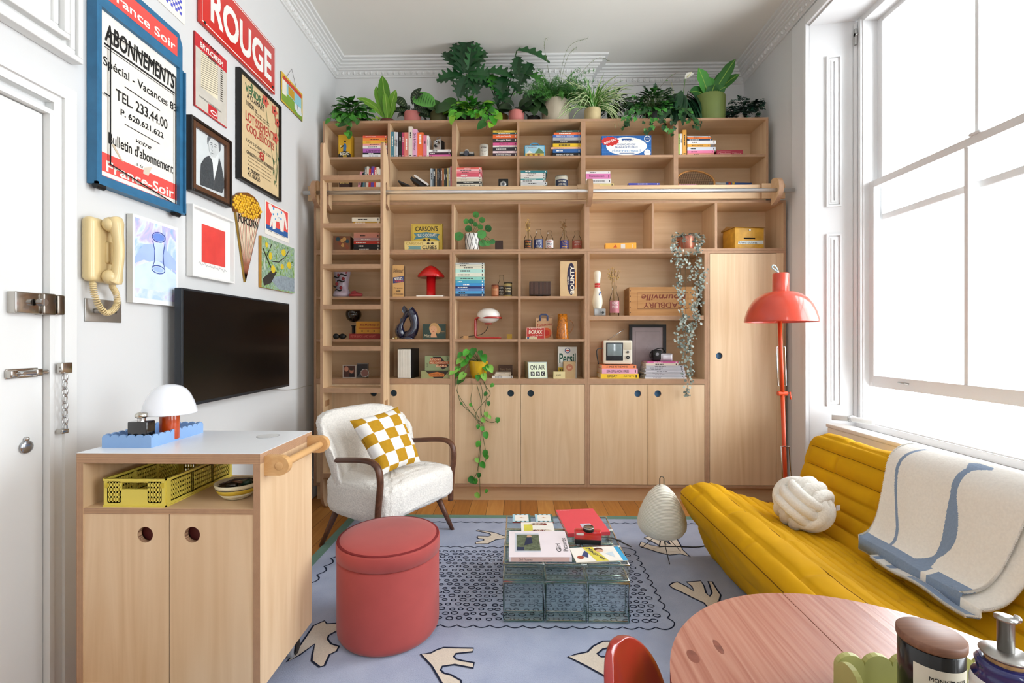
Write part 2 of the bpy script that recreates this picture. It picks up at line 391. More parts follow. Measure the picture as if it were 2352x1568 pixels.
    a.build('architrave', wn, bev=.004)
    MB().box(XR, WX-.03, ra, rb, ZRT-.012, ZRT, PAINT).build('window_soffit', wn)
    return wn
w3 = bpy.data.objects.new('added_fill_window', None); col.objects.link(w3); struct(w3)  # unseen window, added so that daylight from behind brightens the shelf fronts
m = MB(); xm3 = sum(RWX)/2
for x in (RWX[0], RWX[1]-.05, xm3-.012): m.box(x, x+(.05 if x != xm3-.012 else .024), YR-.09, YR-.04, WZ0, WZ1, PAINT)
for z in (WZ0, WZ1-.06, 2.05): m.box(RWX[0]+.05, RWX[1]-.05, YR-.088, YR-.042, z, z+.06, PAINT)
m.build('window_frame', w3); MB().add([(RWX[0], YR-.065, WZ0), (RWX[1], YR-.065, WZ0), (RWX[1], YR-.065, WZ1), (RWX[0], YR-.065, WZ1)], [(0, 1, 2, 3)], PANE).build('pane', w3)
window('window_1', WIN[0][0], WIN[0][1], *RW[0]); window('window_2', WIN[1][0], WIN[1][1], *RW[1])
# radiator in the recess under the window
rd = thing('radiator', 'long white panel radiator under the window behind the mustard sofa', 'radiator', (2.05, 2.45, 0))
RADW = C('f0eadd', .35, var=.01)
m = MB().rbox(-.0, .07, -.72, .72, .13, .66, RADW, .006)
for i in range(34): m.rbox(-.004, .002, -.69+i*.041, -.69+i*.041+.014, .18, .60, RADW, .0018, seg=1)
m.build('front_panel', rd)
MB().rbox(-.004, .105, -.73, .73, .66, .685, C('f4f1ea', .3, var=.01), .005).build('top_grille', rd)
for y in (-.5, .5): MB().box(.05, .09, y-.02, y+.02, 0, .14, RADW).build('leg', rd)
rp = thing('heating_pipe', 'white pipe stub at the far end of the radiator under the window sill', 'pipe', (2.1, 3.20, .72))
MB().tube([(0, 0, 0), (.09, -.05, 0), (.13, -.2, 0)], .018, GLOSSW, 12).cyl(.024, 0, .02, CHROME, M=T(.09, -.05, 0) @ RX(pi/2)).build('pipe', rp)
# ---------------------------------------------------------------- entrance door on the left wall
dr = bpy.data.objects.new('door_1', None); col.objects.link(dr); struct(dr)
ye = LW(90, 500).y; zt = LW(90, 262).z; yj = LW(152, 500).y
MB().box(XL-.02, XL+.012, .72, ye, .01, zt, GLOSSW).build('door_leaf', dr, bev=.003)
f = MB()
def mould(mb, y1, ztop, w, t):
    """one band of the frame: post on the right plus head, meeting without coincident faces"""
    mb.box(XL, XL+t, y1-w, y1, 0, ztop-w, GLOSSW).box(XL, XL+t, .6, y1, ztop-w, ztop, GLOSSW)
mould(f, yj-.074, zt+.051, yj-.074-ye-.0205, .02); mould(f, ye+.02, zt+.02, .017, .034); mould(f, yj-.045, zt+.08, .029, .03); mould(f, yj, zt+.125, .045, .04)
f.build('door_frame', dr, bev=.004)
def wallbox(mb, px0, px1, pt, pb, t, mat, X=None, r=.003):
    """a plate on the left wall between two photo columns; pt/pb read at the left one"""
    X = X or XL+.012
    a, b = LW(px0, pt, X), LW(px0, pb, X); c = LW(px1, pt, X)
    mb.rbox(X, X+t, a.y, c.y, b.z, a.z, mat, min(r, t*.4)); return a, b, c
CHD = C('b9b4ad', .16, 1, var=.04)
lk = MB(); a, b, c = wallbox(lk, 14, 76, 668, 718, .03, CHD)
lk.rbox(XL+.012, XL+.05, c.y-.002, LW(106, 668, XL+.012).y, b.z-.002, a.z+.002, C('8d857c', .2, 1), .005)
lk.rbox(XL+.012, XL+.052, LW(107, 668, XL+.012).y, LW(125, 668, XL+.012).y, b.z, a.z, C('8d857c', .2, 1), .005)
q = LW(90, 694, XL+.05); lk.cyl(.012, 0, .02, CHROME, M=T(*q) @ RY(pi/2)); lk.box(0, .022, -.003, .003, -.012, .012, CHROME, M=T(*q))
lk.build('rim_lock', dr)
bl = MB(); a, b, c = wallbox(bl, 10, 84, 848, 871, .006, CHD); zc_ = (a.z+b.z)/2
bl.cyl(.009, 0, c.y-a.y+.02, CHROME, M=T(XL+.026, a.y, zc_) @ RX(-pi/2)); bl.cyl(.006, 0, .02, CHROME, M=T(XL+.026, a.y+.03, zc_) @ RY(pi/2))
for k in (.1, .9): bl.rbox(XL+.012, XL+.036, a.y+(c.y-a.y)*k-.012, a.y+(c.y-a.y)*k+.012, zc_-.012, zc_+.012, CHD, .004)
bl.build('barrel_bolt', dr)
ch = MB(); a, b, c = wallbox(ch, 130, 156, 833, 858, .018, CHD, XL+.042)
p0 = LW(149, 858, XL+.06); p1 = LW(149, 990, XL+.06); k = 8
for i in range(k):
    z = p0.z+(p1.z-p0.z)*(i+.5)/k; h = abs(p1.z-p0.z)/k*.66
    pts = [(math.cos(t)*.008, 0, math.sin(t)*h) for t in [2*pi*j/14 for j in range(14)]]
    ch.tube(pts, .0022, CHROME, 6, True, T(p0.x, p0.y, z) @ RZ(pi/2 if i % 2 else .15))
ch.rbox(p1.x-.02, p1.x+.004, p1.y-.012, p1.y+.012, p1.z-.008, p1.z+.008, CHD, .003)
ch.build('door_chain', dr)
kh = MB(); q = LW(57, 1026, XL+.012); kh.ball(.022, C('b4b7bd', .25, 1), (q.x+.006, q.y, q.z), 16, sx=.35, sz=1).ball(.008, CHROME, (q.x+.006, q.y, q.z+.026), 10)
kh.build('escutcheon', dr)
# boxed-in panel above the door
tb = MB(); a = LW(165, 150); b = LW(108, 66)
TZ = ZC-.14
for (e, t) in ((0, .045), (.021, .035), (.055, .05), (.077, .03)):
    tb.box(XL, XL+t, .5, a.y-e, a.z+e, a.z+e+.02, GLOSSW).box(XL, XL+t, a.y-e-.02, a.y-e, a.z+e+.02, TZ-e*.1, GLOSSW)
tb.box(XL, XL+.02, .5, a.y-.003, a.z+.003, TZ-.02, GLOSSW)
struct(tb.build('trim_2', bev=.004))
# ================================================================ plywood wall of shelving
YU, YL_ = 3.76, 3.58               # fronts of the upper and lower cases
BU, BL = 4.02, 3.84               # their back panels
def vboard(mb, x0, x1, y0, y1, z0, z1): return mb.box(x0, x1, y0, y1, z0, z1, PLY, fm={'-y': EX})
def hboard(mb, x0, x1, y0, y1, z0, z1): return mb.box(x0, x1, y0, y1, z0, z1, PLYX, fm={'-y': EZ})
def brd(v, name, parent, *a): return (vboard if v else hboard)(MB(), *a).build(name, parent)
def holed(mb, x0, x1, z0, z1, y0, y1, cx, cz, r, mat, edge, n=32):
    """board standing in XZ with a round finger hole"""
    an = sorted(set([2*pi*i/n for i in range(n)]+[math.atan2(z-cz, x-cx) % (2*pi) for x in (x0, x1) for z in (z0, z1)]))
    k = len(an); I = []; O = []
    for a in an:
        c, s = math.cos(a), math.sin(a); t = min(((x1-cx)/c if c > 1e-9 else (x0-cx)/c if c < -1e-9 else 1e9), ((z1-cz)/s if s > 1e-9 else (z0-cz)/s if s < -1e-9 else 1e9))
        I.append((cx+r*c, cz+r*s)); O.append((cx+t*c, cz+t*s))
    vs = [(x, y0, z) for x, z in O]+[(x, y0, z) for x, z in I]+[(x, y1, z) for x, z in I]+[(x, y1, z) for x, z in O]
    fs = []; fe = []
    for i in range(k):
        j = (i+1) % k
        fs += [(i, j, k+j, k+i), (2*k+i, 2*k+j, 3*k+j, 3*k+i)]; fe += [(k+i, k+j, 2*k+j, 2*k+i), (3*k+i, 3*k+j, j, i)]
    mb.add(vs, fs, mat); mb.add(vs, fe, edge); return mb
TEAL = C('24404f', .5); TEALB = C('3f6c93', .5)
def door(parent, x0, x1, z0, z1, hx, hz, y=YL_, r=.0255, backing=TEAL, dep=.02):
    d = holed(MB(), x0, x1, z0, z1, y, y+dep, hx, hz, r, PLY, EX).build('door', parent)
    MB().cyl(r*1.15, 0, .004, backing, M=T(hx, y+dep+.001, hz) @ RX(-pi/2)).build('finger_hole', d)
    return d
t = .018
ub = thing('upper_bookcase', 'birch plywood bookcase of two rows of cubbies above the ladder rail', 'bookcase', (0, 0, 0))
X0, X1, Z0, Z1 = -1.6, 1.97, 2.43, 3.012; ZM = 2.722; ZB = 2.45
hboard(MB(), X0, X1, YU, 4.135, Z1-.02, Z1).build('top', ub)
hboard(MB(), X0, X1, YU, BU, Z0, ZB).build('bottom', ub)
for x in (X0, X1-t): brd(1, 'side_panel', ub, x, x+t, YU, BU, ZB, Z1-.02)
UD = [(-1.074, -1.056), (-.554, -.518), (-.030, -.012), (.484, .520), (1.222, 1.258)]
for a, b in UD: brd(1, 'divider', ub, a, b, YU+.002, BU, ZB, Z1-.02)
xs = [X0+t]+[q for d in UD for q in d]+[X1-t]
for i in range(0, len(xs), 2): brd(0, 'shelf', ub, xs[i], xs[i+1], YU+.006, BU, ZM-.02, ZM)
MB().box(X0, X1, BU, BU+.012, Z0, Z1-.02, PLYX).build('back_panel', ub)
MB().box(X0, X1, YU+.04, BU, 2.3, Z0, PLYX).build('plinth', ub)
# long row of cubbies under the rail
lc = thing('cubby_unit', 'long plywood row of seven open cubbies just below the ladder rail', 'shelving unit', (0, 0, 0))
X0, X1 = -1.594, 2.006; ZC0, ZC1 = 1.936, 2.281
hboard(MB(), X0, X1, YL_, BL, 1.918, 1.936).build('bottom', lc); hboard(MB(), X0, X1, YL_, BL, ZC1, 2.299).build('top', lc)
for x in (X0, X1-t): brd(1, 'side_panel', lc, x, x+t, YL_, BL, ZC0, ZC1)
for a, b in ((-1.063, -1.045), (-.530, -.512), (-.019, -.001), (.487, .525), (.998, 1.016), (1.474, 1.492)): brd(1, 'divider', lc, a, b, YL_+.002, BL, ZC0, ZC1)
MB().box(X0, X1, BL, BL+.012, 1.918, 2.299, PLYX).build('back_panel', lc)
# three base units: open cells over doors
SH = [1.576, 1.247]; CT = .944
def base_unit(label, x0, x1, divs, shelves, zt, doors, st=.018):
    u = thing('base_unit', label, 'shelving unit', (0, 0, 0), group='plywood base units')
    hboard(MB(), x0, x1, YL_, BL, zt-.018, zt).build('top', u)
    hboard(MB(), x0, x1, YL_, BL, .118, .137).build('bottom', u)
    for x in (x0, x1-t): brd(1, 'side_panel', u, x, x+t, YL_, BL, .137, zt-.018)
    hboard(MB(), x0+t, x1-t, YL_, BL, CT-.04, CT).build('counter_board', u)
    for d in divs: brd(1, 'divider', u, d-.009, d+.009, YL_+.002, BL, CT, zt-.018)
    cuts = [x0+t]+[q for d in divs for q in (d-.009, d+.009)]+[x1-t]
    for z in shelves:
        for i in range(0, len(cuts), 2): brd(0, 'shelf', u, cuts[i], cuts[i+1], YL_+.004, BL, z-st, z)
    MB().box(x0, x1, BL, BL+.012, .118, zt, PLYX).build('back_panel', u)
    for (a, b, h, bk) in doors: door(u, a, b, .141, .901, h, .833, backing=bk)
    return u
hx = lambda px: W(px, 906, YL_).x
xm = W(881, 800, YL_).x; x2 = W(1196, 900, YL_).x; x3 = W(1488, 900, YL_).x
base_unit('plywood base unit with open cells and two doors, furthest left behind the ladder and armchair', -1.594, -.5265, [xm], SH, 1.917, [(-1.574, xm-.0015, hx(858), TEAL), (xm+.0015, -.546, hx(904), TEAL)])
base_unit('middle plywood base unit with six open cells above two doors, trailing plant hanging down it', -.525, .507, [-.010], SH, 1.917, [(-.505, x2-.0015, hx(1173), TEAL), (x2+.0015, .487, hx(1219), TEAL)])
base_unit('plywood base unit holding the wooden crate above and small television below', .508, 1.4135, [], [1.427], 1.917, [(.528, x3-.0015, hx(1465), TEALB), (x3+.0015, 1.394, hx(1511), TEALB)], .034)
tc = thing('tall_cupboard', 'tall narrow plywood cupboard with one long door, behind the red floor lamp', 'cupboard', (0, 0, 0))
for x in (1.415, 1.988): brd(1, 'side_panel', tc, x, x+t, YL_, BL, .137, 1.899)
hboard(MB(), 1.415, 2.006, YL_, BL, 1.899, 1.917).build('top', tc); hboard(MB(), 1.415, 2.006, YL_, BL, .118, .137).build('bottom', tc)
MB().box(1.415, 2.006, BL, BL+.012, .118, 1.917, PLYX).build('back_panel', tc); MB().box(1.937, 1.988, YL_+.002, YL_+.02, .137, 1.899, PLY).build('filler_strip', tc)
door(tc, 1.436, 1.935, .141, 1.896, W(1652, 817, YL_).x, W(1652, 817, YL_).z, backing=TEALB)
pl = thing('plinth_board', 'recessed plywood plinth running along the floor under the cupboards', 'plinth', (0, 0, 0))
MB().box(-1.59, .45, 3.63, 3.648, 0, .118, PLYX).build('plinth_panel', pl); MB().box(.451, 2.0, 3.63, 3.648, 0, .118, PLYX).build('plinth_panel', pl)
# rail
YR_ = 3.466; ZR_ = W(1200, 440, YR_).z
fa = thing('ladder_rail', 'silver ladder rail on a pale plywood fascia crossing the shelving', 'rail', (0, 0, 0))
MB().box(-1.594, 1.99, 3.56, 3.58, 2.309, 2.412, PLYX, fm={'+z': EY}).build('fascia', fa)
MB().tube([(-1.62, YR_, ZR_), (2.0, YR_, ZR_)], .0155, C('ececec', .3, 1, var=.02), 16).build('rail_tube', fa)
for px in (727, 1354, 1783):
    c = W(px, 440, 3.5).x; m = MB()
    m.box(c-.085, c+.085, 3.542, 3.56, 2.303, 2.415, PLYX, fm={'-x': EZ, '+x': EZ})
    pr = [(3.542, 2.245), (3.50, 2.262), (3.455, 2.29), (3.432, 2.325), (3.428, 2.36), (3.438, 2.40), (3.465, 2.43), (3.51, 2.44), (3.542, 2.438)]
    m.prism([(p.x, p.y) for p in catmull([(a, b, 0) for a, b in pr], 4)], .034, EX, fr((c-.017, 0, 0), (0, 1, 0), (0, 0, 1)), cap=PLYX)
    m.build('bracket', fa)
# ladder
ld = thing('library_ladder', 'birch plywood rolling ladder hooked on the rail, left of the shelves', 'ladder', (0, 0, 0))
xa = W(735.5, 700, 3.385).x; xb = W(880.5, 700, 3.385).x; lt = .021
def stile(x):
    P = []
    for i in range(13): a = pi+pi*i/12; P.append((3.465+.08*math.cos(a), .125+.12*math.sin(a)))
    P += [(3.545, 2.07), (3.535, 2.10), (3.46, 2.15), (3.447, 2.18), (3.447, 2.395)]
    for i in range(1, 6): a = pi-pi*i/6; P.append((3.466+.019*math.cos(a), 2.395+.019*math.sin(a)))
    P += [(3.485, 2.395), (3.485, 2.26), (3.545, 2.225), (3.545, 2.40), (3.541, 2.47), (3.525, 2.55), (3.50, 2.615), (3.465, 2.66), (3.43, 2.685), (3.405, 2.688), (3.39, 2.675), (3.385, 2.65)]
    m = MB().prism(P, lt, EX, fr((x, 0, 0), (0, 1, 0), (0, 0, 1)), cap=PLY)
    z = W(885, 924, 3.46).z
    m.rbox(x-.0005, x+lt+.0005, 3.42, 3.50, z-.028, z+.02, C('a97f58', .6), .004)
    return m.build('stile', ld)
stile(xa); stile(xb-lt)
for yt, yb in ((403, 412), (513, 522), (606, 617), (699, 710), (794, 806), (890, 903), (990, 1001), (1088, 1097)):
    z = W(800, (yt+yb)/2, 3.385).z
    MB().box(xa+lt, xb-lt, 3.386, 3.445 if yt < 450 else 3.543, z-.0165, z+.0165, PLYX, fm={'-y': EZ}).build('rung', ld)
# ================================================================ left wall: pictures, signs, television, phone
class Wall:
    """flat work on the left wall: local x = world Y, local y = world Z, front at X"""
    def __init__(s, X): s.X = X; s.M = fr((X, 0, 0), (0, 1, 0), (0, 0, 1))
    def p(s, px, py): q = LW(px, py, s.X); return (q.y, q.z)
    def h(s, px, n): return n*LW(px, 700, s.X).y/F
    def text(s, mb, st, px0, py0, px1, py1, hp, mat, bold=0, shear=0, dz=.0012):
        a, b = s.p(px0, py0), s.p(px1, py1)
        mb.text(st, (a[0]+b[0])/2, (a[1]+b[1])/2, b[0]-a[0], s.h(px0, hp) if hp else None, mat, s.M, dz, bold, shear)
    def poly(s, mb, pts, mat, dz=.0006): mb.poly([s.p(*q) for q in pts], mat, s.M, dz)
    def line(s, mb, pts, wpx, mat, dz=.001, closed=False): mb.stroke([s.p(*q) for q in pts], s.h(pts[0][0], wpx), mat, s.M, dz, closed)
    def rect(s, mb, px0, py, px1, py2, mat, dz=.0006):
        """upright rectangle, heights read at the left column"""
        a, b, c = s.p(px0, py), s.p(px0, py2), s.p(px1, py); mb.rect(a[0], c[0], b[1], a[1], mat, s.M, dz)
    def box(s, mb, px0, py, px1, py2, dep, mat, edge=None, grow=0):
        a, b, c = s.p(px0, py), s.p(px0, py2), s.p(px1, py)
        mb.box(s.X-dep, s.X, a[0]-grow, c[0]+grow, b[1]-grow, a[1]+grow, edge or mat, fm={'+x': mat}); return a[0], c[0], b[1], a[1]
def border(mb, X0, X1, y0, y1, z0, z1, t, mat):
    mb.box(X0, X1, y0, y0+t, z0, z1, mat).box(X0, X1, y1-t, y1, z0, z1, mat).box(X0, X1, y0+t, y1-t, z0, z0+t, mat).box(X0, X1, y0+t, y1-t, z1-t, z1, mat)
BLUE = C('2f6c93', .45, var=.12, nscale=22); REDP = C('e8534c', .55); RED = C('c8302a', .35)
# newspaper stand panel
w = Wall(LX+.03); o = thing('newspaper_placard', 'large blue metal frame holding a black and white subscription poster with red bands', 'poster frame', LW(318, 480, LX))
loc = -o.location
m = MB(); a0, a1 = w.p(216, 420)[0], w.p(422, 495)[0]; z0 = w.p(422, 495)[1]; z1 = w.p(407, 73)[1]
i0, i1 = w.p(234, 300)[0], w.p(413, 300)[0]; j0 = w.p(413, 472)[1]; j1 = w.p(413, 166)[1]
m.box(LX+.002, w.X, a0, i0, z0, j1+.02, BLUE).box(LX+.002, w.X, i1, a1, z0, j1+.02, BLUE).box(LX+.002, w.X, i0, i1, z0, j0, BLUE)
m.prism([(a0+.001, j1+.0205), (a1-.008, j1+.0205), (a1-.008, z1-.05), (a1-.03, z1), (a0+.03, z1), (a0+.001, z1-.05)], w.X-LX-.002, BLUE, fr((LX+.002, 0, 0), (0, 1, 0), (0, 0, 1)))
for e in (0,): m.box(w.X, w.X+.012, a0, a0+.008, z0, z1-.06, BLUE).box(w.X, w.X+.012, a1-.006, a1, z0, j1+.01, BLUE).box(w.X, w.X+.012, a0, a1, z0, z0+.008, BLUE)
for px in (228, 404):
    q = w.p(px, 440 if px < 300 else 500); m.cyl(.012, -.018, .018, BLACK, M=T(LX+.03, q[0], z0-.006) @ RX(pi/2))
m.build('frame', o, loc)
m = MB(); r0 = w.p(407, 130); r1 = w.p(407, 86)
m.rect(w.p(245, 0)[0], r0[0], r0[1], r1[1], REDP, w.M, .0008)
w.text(m, 'France Soir', 250, -18, 402, 105, 22, PAPER, .02)
lab(m.build('header_strip', o, loc), 'red strip with white lettering')
w2 = Wall(LX+.014); p = MB(); w = w2
p.box(LX+.01, w.X, i0, i1, j0, j1+.03, PAPER)
w.text(p, 'ABONNEMENTS', 241, 72, 400, 188, 40, INK, .03, .15)
w.line(p, [(239, 99), (401, 214)], 5, INK); w.line(p, [(239, 106), (401, 219)], 1.5, INK)
w.text(p, 'Spécial - Vacances 83', 237, 137, 405, 255, 27, INK, .012)
w.line(p, [(286, 199), (367, 254)], 2.5, INK)
w.text(p, 'TEL. 233.44.00', 266, 215, 384, 287, 25, INK, .015)
w.text(p, 'P. 620.621.622', 277, 259, 375, 310, 14, INK, .02)
w.line(p, [(286, 285), (367, 331)], 2, INK)
w.text(p, 'votre', 312, 323, 347, 339, 9, INK, .01, .4)
w.text(p, "Bulletin d'abonnement", 249, 316, 397, 387, 27, INK, .012)
w.text(p, 'à la', 311, 376, 328, 383, 7, INK, 0, .4)
q = w.p(407, 425); p.rect(i0, i1, j0, q[1], REDP, w.M, .0007)
b1, b2 = w.p(407, 461)[1], w.p(407, 467)[1]; p.rect(i0, i1, b2-.004, b1, PAPER, w.M, .0010)
w.text(p, 'France-Soir', 244, 380, 398, 445, 25, PAPER, .02)
w.poly(p, [(255, 330), (262, 333), (284, 374), (276, 366)], C('cbb9a0', .7), .0014); w.poly(p, [(330, 385), (349, 383), (340, 404), (328, 398)], C('d8cbb8', .7), .0014)
p.build('poster', o, loc)
m = MB(); X = LX+.024; P = [w.p(248, 74), w.p(399, 178), w.p(399, 470), w.p(248, 377)]
for i in range(4): a, b = P[i], P[(i+1) % 4]; m.tube([(X, *a), (X, *b)], .0025, INK, 6)
a = w.p(234, 213); b = w.p(248, 222); m.tube([(X, *a), (X, *b)], .0025, INK, 6)
m.build('wire_clip', o, loc)
# blue chequered print cut by the top of the view
w = Wall(LX+.004); m = MB(); o = LW(390, 20); q = w.p(425, 58); a = w.p(340, 0)[0]
m.box(LX+.001, w.X, a, q[0], q[1], q[1]+.42, PAPER); B = C('5a5fc8', .6); k = .0145
for i in range(9):
    for j in range(24):
        if (i+j) % 2 == 0: y = q[0]-.022-i*k; z = q[1]+.03+j*k; m.rect(y-k, y, z, z+k, B, w.M)
tag(m.build('art_print', None), 'white print with a blue chequer pattern beside the blue poster frame', 'print')
# ROUGE enamel sign
w = Wall(LX+.022); ER = C('cf2b24', .22, var=.03, coat=.4)
m = MB(); y0 = w.p(461, 38)[0]; y1 = w.p(632, 165)[0]; z0 = w.p(632, 218)[1]; z1 = w.p(632, 110)[1]
m.rbox(LX+.004, w.X, y0, y1, z0, z1, ER, .004)
ps = lambda e: [(y0+e, z0+e), (y1-e, z0+e), (y1-e, z1-e), (y0+e, z1-e)]
m.stroke(ps(.012), .006, PAPER, w.M, .0006, True); w.text(m, 'ROUGE', 485, 8, 622, 155, 78, C('f1efe9', .3), .035)
for px, py in ((626, 200), (470, 52)): q = w.p(px, py); m.cyl(.008, 0, .003, INK, M=T(w.X, *q) @ RY(pi/2))
tag(m.build('enamel_sign'), 'red enamel street sign reading ROUGE in white capitals', 'sign')
# hair cream tin sign
w = Wall(LX+.008); o = MB(); SIL = C('cfc9bd', .45, var=.06); RB = C('c92f35', .45)
a = w.box(o, 447, 70, 521, 242, .006, RB, C('8b1c20', .4)); o.rect(a[0]+.006, a[1]-.002, a[2]+.006, a[3]-.07, SIL, w.M)
w.text(o, 'BUY YOUR', 466, 96, 503, 122, 6, INK, .02, .1); w.text(o, 'BRYLCREEM', 459, 102, 512, 147, 12, PAPER, .03, .1); w.text(o, 'HERE', 478, 132, 497, 146, 5, INK, .02, .1)
CRM = C('e6dcc0', .6); DK = C('3a3128', .6)
w.rect(o, 461, 116, 500, 199, CRM, .0009)
for i in range(17): w.line(o, [(461, 118+i*5), (500, 142+i*4.75)], 1, DK, .0013)
for i in range(15): w.line(o, [(506, 160+i*5), (511, 163+i*5)], 2.5, DK, .0013)
w.text(o, 'THE PERFECT HAIRDRESSING', 456, 222, 508, 255, 4, INK)
q = w.p(491, 260); o.rect(q[0]-.045, q[0]+.03, q[1]-.022, q[1]+.03, RB, w.M, .001); o.disc(*q, .028, C('f0ede5', .5), w.M, .0014, .012); o.disc(*q, .02, RB, w.M, .0017, .006)
tag(o.build('tin_sign'), 'red and silver hair cream tin sign listing prices under ROUGE sign', 'sign')
# portrait drawing
w = Wall(LX+.04); o = thing('portrait', 'pencil portrait of a curly haired person in dark coat, in dark wood frame', 'picture', LW(488, 440)); loc = -o.location
DWD = C('221a16', .4); BRW = C('5a3a26', .4)
m = MB(); y0, z1 = w.p(441, 262); z0 = w.p(441, 435)[1]; y1 = w.p(534, 330)[0]
border(m, LX+.002, w.X, y0, y1, z0, z1, .014, DWD); border(m, LX+.002, w.X-.006, y0+.014, y1-.014, z0+.014, z1-.014, .026, BRW); m.build('frame', o, loc, bev=.003)
w = Wall(LX+.018); m = MB(); m.box(LX+.004, w.X, y0+.03, y1-.03, z0+.03, z1-.03, C('dcdedd', .5, var=.03))
G1, G2, G3, G4 = C('b9bbbb', .8), C('4e5052', .85, var=.2, nscale=120), C('6f7072', .85, var=.25, nscale=120), C('e8e8e6', .7)
w.poly(m, [(459, 408), (461, 376), (470, 362), (480, 357), (487, 368), (495, 369), (503, 360), (509, 383), (514, 410), (515, 430), (510, 444), (459, 424)], G2, .0008)
w.poly(m, [(482, 356), (488, 374), (491, 416), (500, 378), (503, 358), (494, 350)], G4, .0012)
w.poly(m, [(478, 322), (481, 312), (490, 308), (500, 317), (504, 335), (502, 350), (494, 362), (486, 360), (480, 345)], C('d6d6d4', .8), .0016)
w.poly(m, [(476, 332), (476, 316), (482, 307), (492, 303), (501, 311), (506, 324), (506, 345), (503, 350), (501, 330), (494, 318), (484, 317), (479, 324)], G3, .002)
for e in ([(482, 331), (486, 333)], [(491, 336), (496, 339)], [(487, 334), (485, 345), (488, 347)], [(484, 351), (491, 354)], [(482, 327), (487, 329)], [(491, 331), (497, 335)]): w.line(m, e, 1.2, G2, .0024)
m.build('drawing', o, loc)
sheet(w.X+.007, y0+.035, y1-.035, z0+.035, z1-.035).build('glazing', o, loc)
# poppy poster
w = Wall(LX+.028); o = thing('poppy_poster', 'tan vintage land sale poster with red poppies in a thin black frame', 'poster', LW(600, 440)); loc = -o.location
m = MB(); y0, z1 = w.p(551, 153); z0 = w.p(551, 409)[1]; y1 = w.p(647, 245)[0]; border(m, LX+.002, w.X, y0, y1, z0, z1, .018, BLACK); m.build('frame', o, loc)
w = Wall(LX+.016); m = MB(); m.box(LX+.004, w.X, y0+.015, y1-.015, z0+.015, z1-.015, C('d9bf92', .7, var=.05))
GRN, PR, PK = C('3f6b45', .7), C('b33d33', .7), C('c95a48', .7, var=.15, nscale=40)
w.text(m, 'A', 574, 196, 582, 202, 14, GRN, .02); w.text(m, 'VENDRE', 563, 199, 606, 236, 17, GRN, .03); w.text(m, 'A CLAMART', 567, 219, 606, 251, 12, INK, .02); w.text(m, '10.000 m', 565, 235, 590, 255, 11, INK, .01)
for i, y in enumerate((262, 268)): w.text(m, 'lots de terrain', 585, y-1, 618, y+17, 5, DK)
w.text(m, 'LOTISSEMENT', 564, 268, 627, 310, 22, PR, .02); w.text(m, 'DES', 596, 304, 608, 311, 6, PR); w.text(m, 'COQUELICOTS', 566, 292, 629, 340, 21, PR, .02)
w.text(m, 'LOTS DEPUIS 100 m', 566, 322, 628, 363, 7, INK); w.text(m, 'à partir de', 570, 335, 596, 351, 5, DK); w.text(m, '8', 596, 356, 606, 361, 17, PR, .03)
w.text(m, 'GRANDES FACILITES DE PAIEMENT', 566, 349, 628, 388, 8, INK, .015)
for i in range(4): w.text(m, 'facile a visiter tous les jours', 570, 362+i*8, 622, 393+i*8, 4, DK)
w.text(m, 'M. DUGAVE', 569, 388, 596, 404, 9, INK, .02); w.text(m, 'M.F. GIRAUD', 569, 398, 597, 415, 9, INK, .02)
for px, py, r in ((609, 232, 15), (630, 255, 14), (636, 282, 12), (632, 317, 14)):
    q = w.p(px, py); rr = w.h(px, r); w.line(m, [(px, py), (px+6, py+55), (634, 420)], 1.2, GRN, .001)
    m.poly([(q[0]+rr*(1+.25*math.cos(5*t))*math.cos(t)*.8, q[1]+rr*(1+.25*math.cos(5*t))*math.sin(t)*.8) for t in [2*pi*i/20 for i in range(20)]], PK, w.M, .0014+.0001*r); m.disc(*q, rr*.18, INK, w.M, .004)
for i in range(14): a = w.p(632+R.uniform(-6, 6), 400+R.uniform(-30, 38)); m.poly([a, (a[0]+.01, a[1]+.03), (a[0]+.003, a[1]+.035)], GRN, w.M, .001)
m.build('poster_sheet', o, loc)
# small tin calendar on a string
w = Wall(LX+.008); m = MB(); a = w.box(m, 646, 162, 695, 231, .004, C('d9b23a', .5), C('5b4a22', .5)); CY = C('8fc4cf', .5)
w.poly(m, [(650, 178), (692, 226), (692, 262), (650, 222)], CY, .0008); w.poly(m, [(647, 205), (670, 226), (694, 262), (694, 279), (647, 228)], C('7fa23c', .5), .001)
w.poly(m, [(648, 178), (658, 190), (658, 222), (648, 213)], C('e9e4d2', .5), .0012); w.poly(m, [(662, 196), (676, 212), (676, 232), (662, 216)], C('c89b2a', .5), .0012); w.poly(m, [(649, 172), (692, 218), (692, 227), (649, 180)], C('c9402e', .5), .0014)
w.text(m, 'CALENDRIER', 651, 176, 690, 220, 8, DK, .02); w.poly(m, [(676, 236), (691, 250), (693, 268), (684, 262), (676, 248)], C('d9dfe0', .5), .0016); w.line(m, [(682, 240), (684, 256)], 2, DK, .002)
q = w.p(670, 158); b = w.p(659, 176); c = w.p(682, 208)
m.tube([(w.X, *b), (w.X, *q), (w.X, *c)], .0012, DK, 5)
tag(m.build('tin_calendar'), 'small yellow illustrated tin plaque hanging from a string by the cornice', 'plaque')
